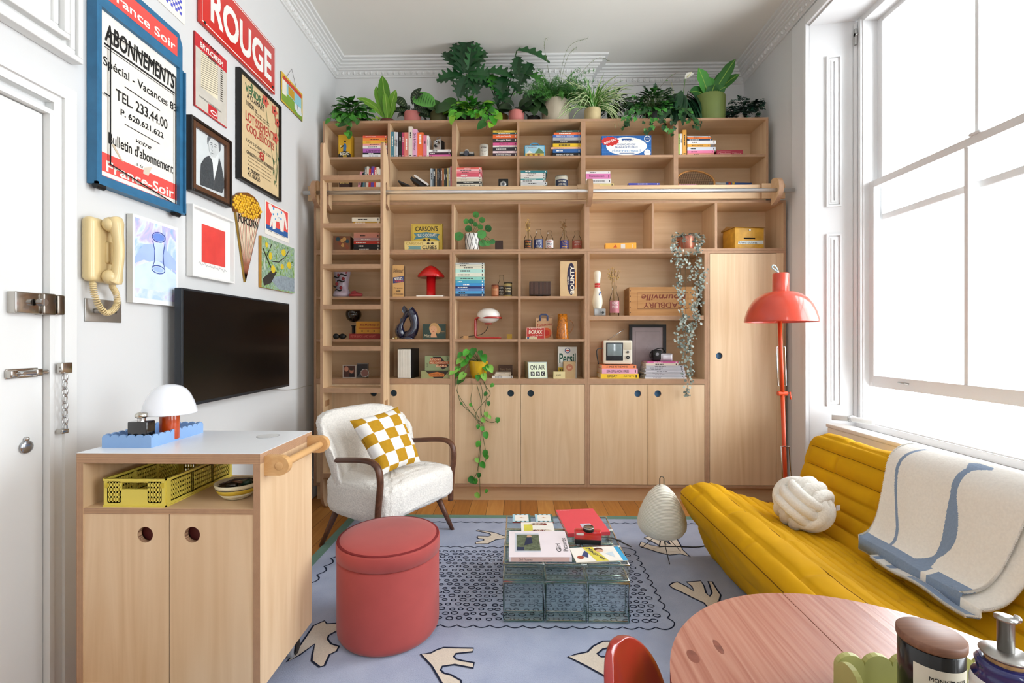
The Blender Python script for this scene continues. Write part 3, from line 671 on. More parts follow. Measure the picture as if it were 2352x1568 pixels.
# popcorn cone sign
w = Wall(LX+.014); o = thing('popcorn_sign', 'cut-out popcorn cone sign with yellow kernels and striped paper cone', 'sign', LW(565, 560)); loc = -o.location
YK, YD = C('e8b428', .4, var=.2, nscale=90), C('7a4a12', .5)
m = MB(); cone = [(541, 478), (564, 648), (597, 500), (592, 488), (560, 470)]
m.prism([w.p(*q) for q in cone], .012, C('a8812d', .6), fr((LX+.002, 0, 0), (0, 1, 0), (0, 0, 1)), cap=C('ecdcc0', .6))
for i in range(12): t = (i+.5)/12; a = (541+56*t, 479+21*t); w.line(m, [a, (564, 646)], 1.6, C('b5533f', .6) if i % 2 else C('8d6a4a', .6), .0008)
w.line(m, [(541, 478), (564, 647), (597, 500)], 1.6, DK, .001); w.text(m, 'POPCORN', 547, 500, 591, 518, 19, INK, .02, dz=.002)
m.build('cone', o, loc)
m = MB(); head = [(540, 486), (534, 466), (538, 450), (550, 442), (568, 442), (583, 452), (593, 466), (598, 484), (597, 502), (570, 492)]
m.prism([w.p(*q) for q in head], .016, YD, fr((LX+.002, 0, 0), (0, 1, 0), (0, 0, 1)), cap=YD)
for i in range(11):
    for j in range(11):
        x = 536+i*5.8+(j % 2)*2.9; y = 440+j*5.6+(x-536)*.33-3
        if ((x-566)/31)**2+((y-474-(x-566)*.33)/26)**2 < 1: q = w.p(x+R.uniform(-1, 1), y+R.uniform(-1, 1)); m.ball(.0108, YK, (w.X+.004, *q), 8, sx=.6, sz=.85)
m.build('kernels', o, loc)
# spotted cow print
w = Wall(LX+.003); m = MB(); a = w.box(m, 609, 458, 664, 536, .002, PAPER)
w.poly(m, [(611, 462), (661, 489), (661, 536), (611, 517)], REDP, .0006); w.poly(m, [(611, 514), (661, 534), (661, 547), (611, 524)], C('2f5f9e', .6), .0008)
w.poly(m, [(616, 468), (621, 467), (625, 475), (640, 480), (651, 487), (655, 494), (660, 526), (657, 528), (653, 505), (651, 533), (644, 531), (641, 510), (634, 508), (632, 526), (626, 526), (625, 508), (622, 521), (619, 522), (622, 500), (624, 492), (617, 478)], PAPER, .0012)
for px, py, r in ((628, 479, 3.5), (627, 492, 2.5), (637, 492, 3), (645, 503, 3.2), (646, 488, 3), (632, 503, 2), (640, 500, 1.6)): q = w.p(px, py); m.disc(*q, w.h(px, r), C('3f9bd0', .6), w.M, .0016, n=12)
w.text(m, 'la vache', 617, 529, 655, 545, 3, INK)
tag(m.build('art_print'), 'print of a white cow with blue spots on red beside popcorn sign', 'print')
# red square in a white box frame
w = Wall(LX+.035); o = thing('framed_print', 'plain red square print in a white box frame above the television', 'picture', LW(490, 600)); loc = -o.location
WF = C('ecebe8', .35, var=.01); m = MB(); y0, z1 = w.p(443, 467); z0 = w.p(443, 633)[1]; y1 = w.p(540, 500)[0]; border(m, LX+.002, w.X, y0, y1, z0, z1, .011, WF); m.build('frame', o, loc, bev=.001)
w = Wall(LX+.012); m = MB(); m.box(LX+.003, w.X, y0+.01, y1-.01, z0+.01, z1-.01, C('f1f0ec', .7, var=.01))
w.rect(m, 463, 513, 517, 601, C('e2463f', .6), .0008); PC = C('8b8b8b', .8)
P = [(455+i*1.9, 603+i*.58+(3*math.sin(i*2.1)+2*math.sin(i*5.3))*(1 if i % 7 else .1)) for i in range(36)]; w.line(m, P, .8, PC)
m.build('print', o, loc); sheet(w.X+.015, y0+.011, y1-.011, z0+.011, z1-.011).build('glazing', o, loc)
# painted canvases
def painterly(key, stops, scale, dist):
    m, nt, b = newmat('painted_canvas'); v = coords(nt, (1, 1, .6)); n = N(nt, 'ShaderNodeTexNoise', i_Scale=scale, i_Detail=5.0, i_Distortion=dist); nt.links.new(v, n.inputs['Vector'])
    nt.links.new(ramp(nt, n.outputs[0], stops), b.inputs['Base Color']); b.inputs['Roughness'].default_value = .6; bump(nt, b, n.outputs[0], .25, .004); return m
w = Wall(LX+.03); m = MB(); BC = painterly('b', [(.3, '8fb4ea'), (.42, 'b9d3f4'), (.5, 'dfe9f8'), (.58, 'cdbfe8'), (.66, '9dbdf0')], 9, 1.8)
a = w.box(m, 305, 490, 409, 694, .026, C('eef2f8', .6), C('d9d7d0', .7)); w.poly(m, [(309, 498), (404, 529), (405, 694), (309, 682)], BC, .0006)
DB, MBL = C('2f4aa0', .5), C('6f8fdc', .5)
w.poly(m, [(309, 604), (330, 596), (404, 622), (404, 600), (370, 560), (330, 560), (309, 590)], C('a9c0ee', .6), .0008)
w.poly(m, [(309, 612), (360, 596), (404, 630), (404, 672), (309, 660)], C('d3e6fb', .6), .0009)
def ell(cx, cy, rx, ry, n=18): return [(cx+rx*math.cos(2*pi*i/n), cy+ry*math.sin(2*pi*i/n)+(cx+rx*math.cos(2*pi*i/n)-cx)*.2) for i in range(n)]
w.poly(m, ell(364, 545, 13, 9), MBL, .0012); w.line(m, ell(364, 545, 15, 11), 2, DB, .0016, True); w.line(m, ell(363, 619, 15, 9), 2, DB, .0016, True); w.poly(m, ell(363, 619, 12, 6), C('a7c2f4', .5), .0012)
w.line(m, [(350, 552), (355, 575), (354, 600), (350, 612)], 1.8, DB, .0016); w.line(m, [(378, 560), (374, 585), (375, 605), (378, 618)], 1.8, DB, .0016); w.poly(m, [(353, 556), (376, 562), (372, 600), (356, 600)], C('c6d9f6', .5), .0010)
tag(m.build('canvas_painting'), 'unframed canvas painting of a blue glass vase on pale blue', 'painting')
w = Wall(LX+.022); m = MB(); LC = painterly('l', [(.3, '4c6d52'), (.42, '8fb05e'), (.5, '9fb7a6'), (.58, '6f8f6a'), (.68, 'b9c7b4')], 26, 1.5)
a = w.box(m, 601, 541, 676, 659, .02, LC, C('c08a34', .6)); TK, YL2 = C('39342f', .6), C('ddc233', .5)
w.poly(m, [(603, 640), (622, 622), (636, 624), (622, 650), (606, 656)], TK, .0008); w.line(m, [(604, 570), (612, 590), (628, 628)], 4, TK, .001); w.line(m, [(625, 600), (640, 602), (655, 590), (664, 575)], 2.5, TK, .001); w.line(m, [(612, 590), (624, 560)], 2.5, TK, .001)
w.poly(m, [(620, 640), (645, 632), (676, 640), (676, 670), (640, 664)], C('8f9ba3', .6, var=.2, nscale=60), .0007)
for px, py, rx, ry in ((621, 588, 4, 9), (651, 580, 5, 8), (627, 618, 5, 9), (664, 609, 5, 8), (612, 562, 3, 6), (648, 612, 4, 6)): w.poly(m, ell(px, py, rx, ry, 12), YL2, .0014)
for i in range(20): q = w.p(R.uniform(606, 672), R.uniform(560, 625)); m.disc(*q, .008, C('7fae4a', .6), w.M, .0012, .005, 8)
tag(m.build('canvas_painting'), 'small canvas painting of yellow lemons on a tree above the television', 'painting')
# television
w = Wall(LX+.085); o = thing('television', 'black flat screen television mounted on the left wall', 'television', LW(540, 800)); loc = -o.location
y0, z1 = w.p(417, 660); z0 = w.p(417, 937)[1]; y1 = w.p(665, 700)[0]; TVB = C('0b0b0c', .35, var=.02)
m = MB(); m.rbox(w.X-.035, w.X, y0, y1, z0, z1, C('22262b', .4, var=.03), .004); m.box(LX+.003, w.X-.034, y0+.3, y1-.3, z0+.12, z1-.12, TVB); m.build('cabinet', o, loc)
MB().box(w.X, w.X+.0015, y0+.012, y1-.010, z0+.016, z1-.010, C('050506', .25, var=.01)).build('screen', o, loc)
cb = [LW(630, 893, LX+.03), LW(655, 895, LX+.012), LW(680, 893, LX+.008), LW(700, 887, LX+.008), LW(716, 884, LX+.008)]
tag(MB().tube(catmull(cb, 5), .0022, C('b9b4aa', .5), 6).build('television_cable'), 'thin pale cable running along the wall from the television', 'cable')
# wall phone
o = thing('wall_phone', 'cream wall telephone handset with coiled cord beside the blue vase painting', 'telephone', LW(240, 590)); loc = -o.location
CR = C('dfc894', .35, var=.03, coat=.3); w = Wall(LX+.03)
y0, y1 = w.p(199, 600)[0], w.p(281, 600)[0]; z1, z0 = w.p(240, 505)[1], w.p(240, 650)[1]; yc = (y0+y1)/2
m = MB(); m.rbox(LX+.001, LX+.045, y0, y1, z0, z1, CR, .02, seg=5); m.rbox(LX+.03, LX+.055, yc-.018, yc+.035, z0+.075, z1-.085, C('d2ba84', .4), .008); m.cyl(.004, 0, .003, C('8f7d55', .4), M=T(LX+.056, yc+.01, z0+.14) @ RY(pi/2)); m.build('body', o, loc)
m = MB(); hs = [(LX+.075, yc-.012, z0+.005), (LX+.085, yc-.012, z0+.03), (LX+.095, yc-.012, (z0+z1)/2), (LX+.085, yc-.012, z1-.03), (LX+.075, yc-.012, z1+.0)]
m.tube(catmull(hs, 6), [.024, .026, .026, .024, .022, .02, .019, .018, .018, .018, .018, .018, .018, .018, .018, .019, .02, .022, .024, .026, .026, .026, .026, .025, .024], CR, 12)
m.ball(.036, CR, (LX+.068, yc-.012, z1-.022), 16, sz=.85, sx=.8).ball(.036, CR, (LX+.068, yc-.012, z0+.022), 16, sz=.85, sx=.8)
m.build('handset', o, loc)
P = catmull([LW(213, 648, LX+.03), LW(216, 672, LX+.035), LW(226, 700, LX+.045), LW(243, 718, LX+.05), LW(260, 712, LX+.045), LW(269, 695, LX+.04), LW(266, 672, LX+.04), LW(259, 660, LX+.05), LW(258, 650, LX+.06)], 30)
H = []
for i, p in enumerate(P):
    t = (P[min(i+1, len(P)-1)]-P[max(i-1, 0)]).normalized(); a = Vector((1, 0, 0)); b = t.cross(a).normalized()
    for k in range(2): q = (i+k/2)*1.15; H.append(p+(a*math.cos(q)+b*math.sin(q))*.0095)
lab(MB().tube(H, .0026, CR, 5).build('coiled_cord', o, loc), 'cream coiled cord hanging in a loop')
sp = thing('switch_plate', 'brushed steel socket plate on the wall below the cream phone', 'wall plate', LW(235, 712)); loc = -sp.location
m = MB(); a, b, c = wallbox(m, 193, 277, 684, 738, .005, C('b5b3af', .35, .9), LX+.001); m.build('plate', sp, loc)
m = MB(); q = LW(222, 714, LX+.008)
for dx in (0, .065): MB().tube([(LX+.012, q.y+dx-.012, q.z), (LX+.012, q.y+dx+.012, q.z)], .009, STEEL, 10).build('toggle', sp, loc)
# ================================================================ plywood cart and what it holds
o = thing('plywood_cart', 'plywood storage cart with white top, two doors and a side handle', 'cart', (-1.143, 1.68, 0)); loc = -o.location
cx0, cx1, cy0, cy1, ct, cbm = -1.446, -.842, 1.497, 1.872, .879, .11
MB().box(cx0, cx1, cy0, cy1, ct-.0015, ct, C('eceef0', .3, var=.01)).box(cx0, cx1, cy0, cy1, ct-.034, ct-.0015, PLY, fm={'-y': EZ, '+x': EZ}).build('top_panel', o, loc)
q = W(517, 995, 1.8)
MB().cyl(.038, 0, .0008, C('dcdcda', .3), (-.965, 1.77, ct), 28).cyl(.0405, 0, .0004, C('77777a', .4), (-.965, 1.77, ct), 28).build('cable_cap', o, loc)
for x, n in ((cx0, 'side_panel'), (cx1-.022, 'side_panel')): MB().box(x, x+.022, cy0, cy1, cbm, ct-.034, PLY, fm={'-y': EX, '-z': EY}).build(n, o, loc)
zs = W(390, 1168, 1.497).z
MB().box(cx0+.022, cx1-.022, cy0+.001, cy1, zs-.018, zs, PLYX, fm={'-y': EZ}).build('shelf', o, loc)
MB().box(cx0+.022, cx1-.022, cy0, cy1, cbm, cbm+.02, PLYX).build('bottom_panel', o, loc)
MB().box(cx0+.022, cx1-.022, cy1-.015, cy1, cbm+.02, zs-.018, PLY).build('back_panel', o, loc)
xm_ = W(388.5, 1300, 1.499).x; zd = W(390, 1177, 1.499).z
MAR = C('5c1f1c', .6)
for (a, b, hp) in ((W(188, 1300, 1.499).x, xm_-.001, 333), (xm_+.001, W(587, 1300, 1.499).x, 441)):
    q = W(hp, 1228, 1.499); d = holed(MB(), a, b, cbm+.004, zd, cy0+.003, cy0+.021, q.x, q.z, .0255, PLY, EX).build('door', o, loc)
    MB().cyl(.03, 0, .003, MAR, M=T(q.x, cy0+.03, q.z) @ RX(-pi/2)).build('finger_hole', d)
HW = wood('beech', 'c9985f', 'd8ad78', 14, axis='Y')
m = MB(); zh = W(645, 1068, 1.53).z; hxx = cx1+.05
for y in (cy0+.035, cy1-.03):
    pr = [(cx1, zh-.032), (hxx, zh-.032)]+[(hxx+.032*math.sin(pi*i/10), zh-.032*math.cos(pi*i/10)) for i in range(1, 10)]+[(hxx, zh+.032), (cx1, zh+.032)]
    m.prism(pr, .024, HW, fr((0, y+.012, 0), (1, 0, 0), (0, 0, 1)))
m.tube([(hxx, cy0+.02, zh), (hxx, cy1-.015, zh)], .0135, HW, 16); m.build('handle', o, loc, bev=.002)
for x in (cx0+.06, cx1-.05):
    for y in (cy0+.05, cy1-.05):
        c = MB().cyl(.034, -.012, .012, C('9a9ca0', .5), M=T(x, y, .0345) @ RY(pi/2), n=24, bev=.004).cyl(.022, -.014, .014, C('1c1c1e', .4), M=T(x, y, .0345) @ RY(pi/2), n=20)
        c.box(x-.018, x+.018, y-.02, y+.02, .078, .11, STEEL).box(x-.018, x-.015, y-.015, y+.015, .03, .08, BLACK).box(x+.015, x+.018, y-.015, y+.015, .03, .08, BLACK); c.build('caster', o, loc)
# scalloped blue tray
def scallop_wall(mb, L, h, r, t, mat, M):
    """board of length L whose top edge is a row of round lobes"""
    k = max(2, round(L/(2*r))); w = L/k; P = [(0, 0), (L, 0)]
    for i in range(k-1, -1, -1):
        for j in range(9):
            a = pi*j/8; P.append((w*(i+.5)+w*.5*math.cos(a), h-w*.32+w*.5*math.sin(a)*.8))
    mb.prism(P, t, mat, M); return mb
def scallop_tray(name, label, x0, x1, y0, y1, z, h, r, mat, t=.008, group=None):
    o = thing(name, label, 'tray', ((x0+x1)/2, (y0+y1)/2, z)); loc = -o.location
    MB().box(x0+t, x1-t, y0+t, y1-t, z+.0005, z+.006, mat).build('base', o, loc)
    for M, L in ((fr((x0, y0+t, z), (1, 0, 0), (0, 0, 1)), x1-x0), (fr((x0, y1, z), (1, 0, 0), (0, 0, 1)), x1-x0), (fr((x0, y0+t, z), (0, 1, 0), (0, 0, 1)), y1-y0-2*t), (fr((x1-t, y0+t, z), (0, 1, 0), (0, 0, 1)), y1-y0-2*t)):
        scallop_wall(MB(), L, h, r, t, mat, M).build('scalloped_side', o, loc, bev=.001)
    return o
a = FL(234, 1028, ct); b = FL(349, 1028, ct); c = FL(464, 988, ct)
scallop_tray('scalloped_tray', 'pale blue scalloped tray on the white cart top under the mushroom lamp', a.x, b.x, a.y, 1.83, ct, .042, .0145, C('86a9d6', .45, var=.02), .006)
# mushroom lamp
q = W(386, 990, 1.70); lx, ly = -1.285, 1.69; lz = ct+.0065; s = 1.70/F
o = thing('mushroom_lamp', 'table lamp with white dome shade and glossy orange stem on the blue tray', 'lamp', (lx, ly, lz))
OR = C('b8420f', .2, var=.04, coat=.6); MB().lathe([(.001, 0), (.030, 0), (.0315, .002), (.0315, .12), (.025, .13), (.001, .131)], OR, n=28).build('stem', o)
sw = MB().tube([(-.03, -.035, .06), (-.035, -.042, .06)], .003, CHROME, 8).build('switch', o)
SHD = C('eceff5', .25, var=.01, coat=.3)
pr = [(.104, 0), (.1035, .004), (.098, .022), (.09, .043), (.078, .066), (.063, .084), (.042, .097), (.02, .1025), (.0005, .104)]
pr = [(r*.83, z*1.02) for r, z in pr]
MB().lathe([(r*.97, z*.97) for r, z in pr][::-1]+pr, SHD, (0, 0, .093), 40).build('shade', o)
# perfume
px_, py_ = -1.325, 1.60; q = W(325, 1000, 1.6); px_ = q.x
o = thing('perfume_bottle', 'square black perfume bottle with silver cap on the blue tray', 'bottle', (px_, py_, lz))
MB().rbox(-.034, .034, -.02, .02, 0, .08, C('0d0c0d', .08, coat=.8), .004).build('bottle', o)
MB().cyl(.012, .08, .09, CHROME).lathe([(.012, .09), (.018, .093), (.0195, .099), (.018, .106), (.01, .11), (.0005, .111)], C('c9c5bb', .2, 1)).build('cap', o)
# yellow folding crate
YC = C('dcc956', .45, var=.03)
a = W(241, 1140, 1.515); b = W(381, 1140, 1.515); x0, x1, y0, y1, h = a.x, b.x, 1.515, 1.86, .092; z = zs
o = thing('folding_crate', 'yellow plastic folding crate with slotted sides on the cart shelf', 'crate', ((x0+x1)/2, 1.69, z)); loc = -o.location
m = MB().box(x0+.003, x1-.003, y0+.003, y1-.003, z+.001, z+.005, YC); m.build('base', o, loc)
def crate_side(L, M, handle):
    m = MB(); t = .004; hh = h
    m.box(0, L, 0, .016, 0, t, YC, M).box(0, L, hh-.012, hh, 0, t, YC, M).box(0, .014, .016, hh-.012, 0, t, YC, M).box(L-.014, L, .016, hh-.012, 0, t, YC, M)
    m.box(0, L, 0, .004, -.003, .007, YC, M); m.box(0, L, hh-.006, hh, -.003, .007, YC, M)
    def slots(xa, xb):
        k = max(1, round((xb-xa)/.011)); r0 = .016; r1 = hh-.012
        for i in range(k+1): xx = xa+(xb-xa)*i/k; m.box(xx-.0028, xx+.0028, r0, r1, 0, t, YC, M)
        for j in range(5): zz = r0+(r1-r0)*j/4; m.box(xa, xb, zz-.003, zz+.003, 0, t, YC, M)
    if handle:
        m.box(.055, L-.055, .016, hh-.038, 0, t, YC, M); slots(.014, .055); slots(L-.055, L-.014); m.box(.055, L-.055, hh-.038, hh-.034, -.002, .006, YC, M)
        for xx in (.004, L-.014): m.box(xx, xx+.01, hh-.03, hh-.014, -.004, .006, C('c5ae30', .4), M)
    else:
        for i in range(3): slots(.014+i*(L-.028)/3+.004, .014+(i+1)*(L-.028)/3-.004)
        for i in (1, 2): xx = .014+i*(L-.028)/3; m.box(xx-.006, xx+.006, .01, hh-.01, -.001, t, YC, M)
    return m.build('side', o, loc)
L = x1-x0; D = y1-y0
crate_side(L, fr((x0, y0, z), (1, 0, 0), (0, 0, 1)), True); crate_side(L, fr((x1, y1, z), (-1, 0, 0), (0, 0, 1)), True)
crate_side(D, fr((x1, y0, z), (0, 1, 0), (0, 0, 1)), False); crate_side(D, fr((x0, y1, z), (0, -1, 0), (0, 0, 1)), False)
# bowl of odds and ends
BX, BY = -.985, 1.61; o = thing('ceramic_bowl', 'cream bowl with a yellow band on the cart shelf', 'bowl', (BX, BY, zs+.0005), group=None)
pr = [(.001, 0), (.032, 0), (.045, .008), (.058, .022), (.066, .038), (.0705, .055), (.0685, .055), (.062, .036), (.05, .02), (.03, .008), (.001, .006)]
m = MB(); CRW = C('e0d6b4', .4); m.lathe(pr[:3], CRW, n=32); m.lathe(pr[2:4], CRW, n=32); m.lathe([pr[3], pr[4]], C('cfae33', .4), n=32); m.lathe(pr[4:], CRW, n=32); m.lathe([(.0668, .0388), (.0674, .041), (.0668, .0395)], C('3a3426', .5), n=32); m.build('bowl', o)
def oddment(name, label, pts, r, mat): tag(MB().tube([(BX+a, BY+b, zs+c) for a, b, c in pts], r, mat, 8).build(name), label, name.replace('_', ' '))
oddment('sunglasses_arm', 'thin brown glasses lying across the yellow banded bowl', [(-.05, -.02, .05), (-.01, .0, .062), (.03, .02, .06), (.055, .03, .052)], .003, C('3b2a22', .3))
oddment('key_fob', 'dark green key fob in the yellow banded bowl', [(.02, -.01, .05), (.05, -.005, .058)], .009, C('1e3b2c', .4))
oddment('pen', 'brown wooden pen resting in the yellow banded bowl', [(-.045, .03, .048), (.03, -.025, .06)], .004, C('6e4a33', .5))
oddment('lighter', 'dark metal lighter in the middle of the yellow banded bowl', [(-.02, -.025, .047), (.015, -.03, .052)], .007, C('55504c', .3, .8))
# ================================================================ rug
RZT = .012
o = thing('rug', 'pale lavender rug with hand motifs, dark ring pattern and green border', 'rug', (.05, 2.2, 0)); loc = -o.location
def rugmat():
    m, nt, b = newmat('rug_wool'); n = N(nt, 'ShaderNodeTexNoise', i_Scale=7.0, i_Detail=6.0); nt.links.new(coords(nt), n.inputs['Vector'])
    n2 = N(nt, 'ShaderNodeTexNoise', i_Scale=260.0, i_Detail=2.0); nt.links.new(coords(nt), n2.inputs['Vector'])
    nt.links.new(ramp(nt, n.outputs[0], [(.3, '98a2bd'), (.7, 'a9b2c9')]), b.inputs['Base Color']); b.inputs['Roughness'].default_value = .95; b.inputs['Sheen Weight'].default_value = .2
    bump(nt, b, n2.outputs[0], .5, .004); return m
RUG = rugmat(); RGREEN = C('6f8f80', .95, bmp=.3, nscale=200); RINK = C('20263a', .95); RCREAM = C('d9cdbd', .95, bmp=.3, nscale=200)
rx0, rx1, ry0, ry1 = -1.19, 1.34, .95, 3.285
m = MB().box(rx0, rx1, ry0, ry1, .0005, RZT, RUG); Mz = T(0, 0, RZT)
bw = .055
for a in ((rx0, rx1, ry1-bw, ry1), (rx0, rx1, ry0, ry0+bw), (rx0, rx0+bw, ry0+bw, ry1-bw), (rx1-bw, rx1, ry0+bw, ry1-bw)): m.rect(a[0], a[1], a[2], a[3], RGREEN, Mz, .0005)
def scal(x0, y0, x1, y1, amp, wl, w, flip=1):
    L = math.hypot(x1-x0, y1-y0); k = round(L/wl); P = []
    for i in range(k*6+1):
        t = i/(k*6); ph = (i % 6)/6; h = amp*math.sin(pi*ph)*flip; P.append((x0+(x1-x0)*t-(y1-y0)/L*h, y0+(y1-y0)*t+(x1-x0)/L*h))
    m.stroke(P, w, RINK, Mz, .0012)
e = .12
scal(rx0+e, ry1-e, rx1-e, ry1-e, -.018, .075, .006); scal(rx0+e, ry0+e, rx0+e, ry1-e, -.03, .09, .008); scal(rx1-e, ry0+e, rx1-e, ry1-e, .03, .09, .008)
qx0, qx1, qy0, qy1 = -.56, .65, 2.02, 2.77
for a in ((qx0, qy1, qx1, qy1, .016), (qx0, qy0, qx1, qy0, -.016), (qx0, qy0, qx0, qy1, .02), (qx1, qy0, qx1, qy1, -.02)): scal(a[0], a[1], a[2], a[3], a[4], .07, .006)
# rows of little rings, one woven field
ny = 19; nx = 27
for j in range(ny):
    for i in range(nx):
        x = qx0+.03+(i+(j % 2)*.5)*(qx1-qx0-.05)/nx+R.uniform(-.006, .006); y = qy0+.03+(j+.5)*(qy1-qy0-.06)/ny+R.uniform(-.005, .005)
        r = R.uniform(.010, .0165)
        if x > qx1-.02: continue
        m.stroke([(x+r*math.cos(2*pi*k/7+.3), y+r*.75*math.sin(2*pi*k/7+.3)) for k in range(7)], .0055, RINK, Mz, .001, True)
def hand(pts, ox, oy, s, w=.008):
    P = [FL(ox+x/s, oy+y/s, RZT) for x, y in pts]; P = [(p.x, p.y) for p in P]
    if sum(a[0]*b[1]-b[0]*a[1] for a, b in zip(P, P[1:]+P[:1])) < 0: P = P[::-1]
    m.poly(P, RCREAM, Mz, .0016); m.stroke(P, w, RINK, Mz, .0022, True)
hand([(1330, 1243), (1345, 1238), (1460, 1255), (1500, 1264), (1550, 1285), (1600, 1288), (1600, 1312), (1555, 1308), (1490, 1318), (1430, 1350), (1330, 1352), (1325, 1338), (1395, 1322), (1395, 1312), (1350, 1308), (1338, 1296), (1345, 1287), (1430, 1290), (1455, 1280), (1440, 1266)], 720, 870, 3.564, .007)
hand([(270, 740), (350, 700), (440, 745), (520, 800), (540, 810), (490, 740), (570, 715), (600, 740), (650, 830), (660, 860), (740, 935), (640, 905), (530, 918), (410, 890), (215, 825), (235, 780), (330, 815), (440, 835), (400, 805), (320, 765)], 1420, 1070, 4.48, .007)
hand([(525, 1230), (560, 1205), (610, 1195), (700, 1240), (780, 1290), (755, 1240), (700, 1195), (850, 1185), (885, 1240), (905, 1310), (940, 1345), (965, 1310), (940, 1230), (925, 1190), (965, 1190), (1020, 1280), (1055, 1330), (1040, 1390), (1000, 1440), (960, 1500), (880, 1410), (770, 1360), (640, 1295), (560, 1260)], 1420, 1070, 4.48)
hand([(1310, 1335), (1395, 1325), (1440, 1300), (1500, 1280), (1745, 1285), (1740, 1315), (1600, 1330), (1585, 1355), (1600, 1375), (1660, 1390), (1750, 1405), (1745, 1450), (1590, 1420), (1490, 1435), (1475, 1465), (1500, 1490), (1560, 1505), (1640, 1550), (1660, 1640), (1500, 1600), (1400, 1430)], 600, 1130, 3.58)
hand([(210, 1400), (300, 1290), (430, 1100), (520, 1060), (540, 1085), (620, 1080), (680, 1110), (610, 1150), (555, 1180), (545, 1210), (575, 1250), (640, 1270), (620, 1310), (560, 1340), (520, 1430), (480, 1440), (415, 1390), (420, 1340), (440, 1250), (320, 1340)], 600, 1130, 3.58)
hand([(10, 400), (60, 385), (110, 375), (140, 345), (190, 320), (300, 318), (360, 335), (260, 345), (190, 360), (160, 385), (180, 400), (240, 400), (330, 450), (300, 540), (200, 500), (100, 445)], 1300, 1330, 2.236)
m.build('pile', o, loc)
# ================================================================ red velvet pouf
q = W(893, 1300, 2.0); o = thing('pouf', 'round coral red velvet pouf with a lid, in front of the armchair', 'pouf', (q.x, 2.005, RZT))
VEL = C('ab4c48', .75, var=.1, nscale=5, bmp=.08, sheen=.18); r = .213
MB().lathe([(r-.03, 0), (r-.012, .004), (r-.002, .02), (r, .04), (r, .318), (r-.004, .328)], VEL, n=56).build('body', o)
MB().lathe([(r-.004, .330), (r+.003, .334), (r+.003, .386), (r-.001, .394), (r-.004, .392), (r-.008, .396), (r-.03, .405), (r-.08, .413), (.06, .418), (.0005, .419)], VEL, n=56).lathe([(r-.0035, .3925), (r-.0005, .395), (r-.0035, .3975)], C('7a2a2b', .8), n=56).build('lid', o)
# ================================================================ glass block coffee table
def glassblock_mat(key, kind, sc_):
    m, nt, b = newmat('glass_block'); nt.nodes.remove(b); g = N(nt, 'ShaderNodeBsdfGlass', i_Color=(.93, .98, .97, 1), i_Roughness=.03, i_IOR=1.25); t = N(nt, 'ShaderNodeBsdfTransparent', i_0=(.92, .97, .96, 1))
    if kind == 'w': w = N(nt, 'ShaderNodeTexWave', wave_type='BANDS', bands_direction=key, i_Scale=sc_, i_Distortion=.4); out = w.outputs['Fac']
    else: w = N(nt, 'ShaderNodeTexVoronoi', i_Scale=sc_); w.inputs['Randomness'].default_value = .1; out = w.outputs[0]
    nt.links.new(coords(nt), w.inputs['Vector']); bump(nt, g, out, .22, .008); mx = N(nt, 'ShaderNodeMixShader', i_0=.25); nt.links.new(t.outputs[0], mx.inputs[1]); nt.links.new(g.outputs[0], mx.inputs[2]); nt.links.new(mx.outputs[0], nt.nodes['Material Output'].inputs[0]); return m
GB = [glassblock_mat('Z', 'w', 10), glassblock_mat('X', 'w', 10), glassblock_mat('X', 'v', 34), glassblock_mat('Y', 'w', 14)]
GRIM = C('a9cfc4', .08, var=.02, trans=1, ior=1.3)
o = thing('coffee_table', 'low coffee table built from clear green tinted glass blocks', 'coffee table', (.197, 2.32, RZT)); loc = -o.location
tx0, tx1, ty0, ty1, tz = -.080, .475, 2.04, 2.60, .27; bw_ = (tx1-tx0)/3; bd = (ty1-ty0)/3
def gblock(x0, x1, y0, y1, z0, z1, ax, gm):
    g = .0015; m = MB(); x0 += g; x1 -= g; y0 += g; y1 -= g; z0 += g; z1 -= g; k = .011
    m.rbox(x0, x1, y0, y1, z0, z1, gm, .010, seg=3)
    A = {'z': [((x0, y0, z), (x1, y0, z), (x1, y1, z), (x0, y1, z)) for z in (z0+.004, z1-.004)], 'y': [((x0, y, z0), (x1, y, z0), (x1, y, z1), (x0, y, z1)) for y in (y0+.004, y1-.004)]}[ax]
    for P in A:
        c = sum((Vector(p) for p in P), Vector())/4; Q = [c+(Vector(p)-c)*.965 for p in P]
        m.tube(Q, .0055, GRIM, 6, True)
    m.build('glass_block', o, loc)
for i in range(3):
    for j in range(3): gblock(tx0+i*bw_, tx0+(i+1)*bw_, ty0+j*bd, ty0+(j+1)*bd, tz-.08, tz, 'z', GB[(i*2+j) % 2+0 if (i+j) % 2 else 3])
    for (a, b) in ((ty0, ty0+.08), (ty1-.08, ty1)): gblock(tx0+i*bw_, tx0+(i+1)*bw_, a, b, RZT+.002, tz-.081, 'y', GB[(0, 2, 2)[i]])
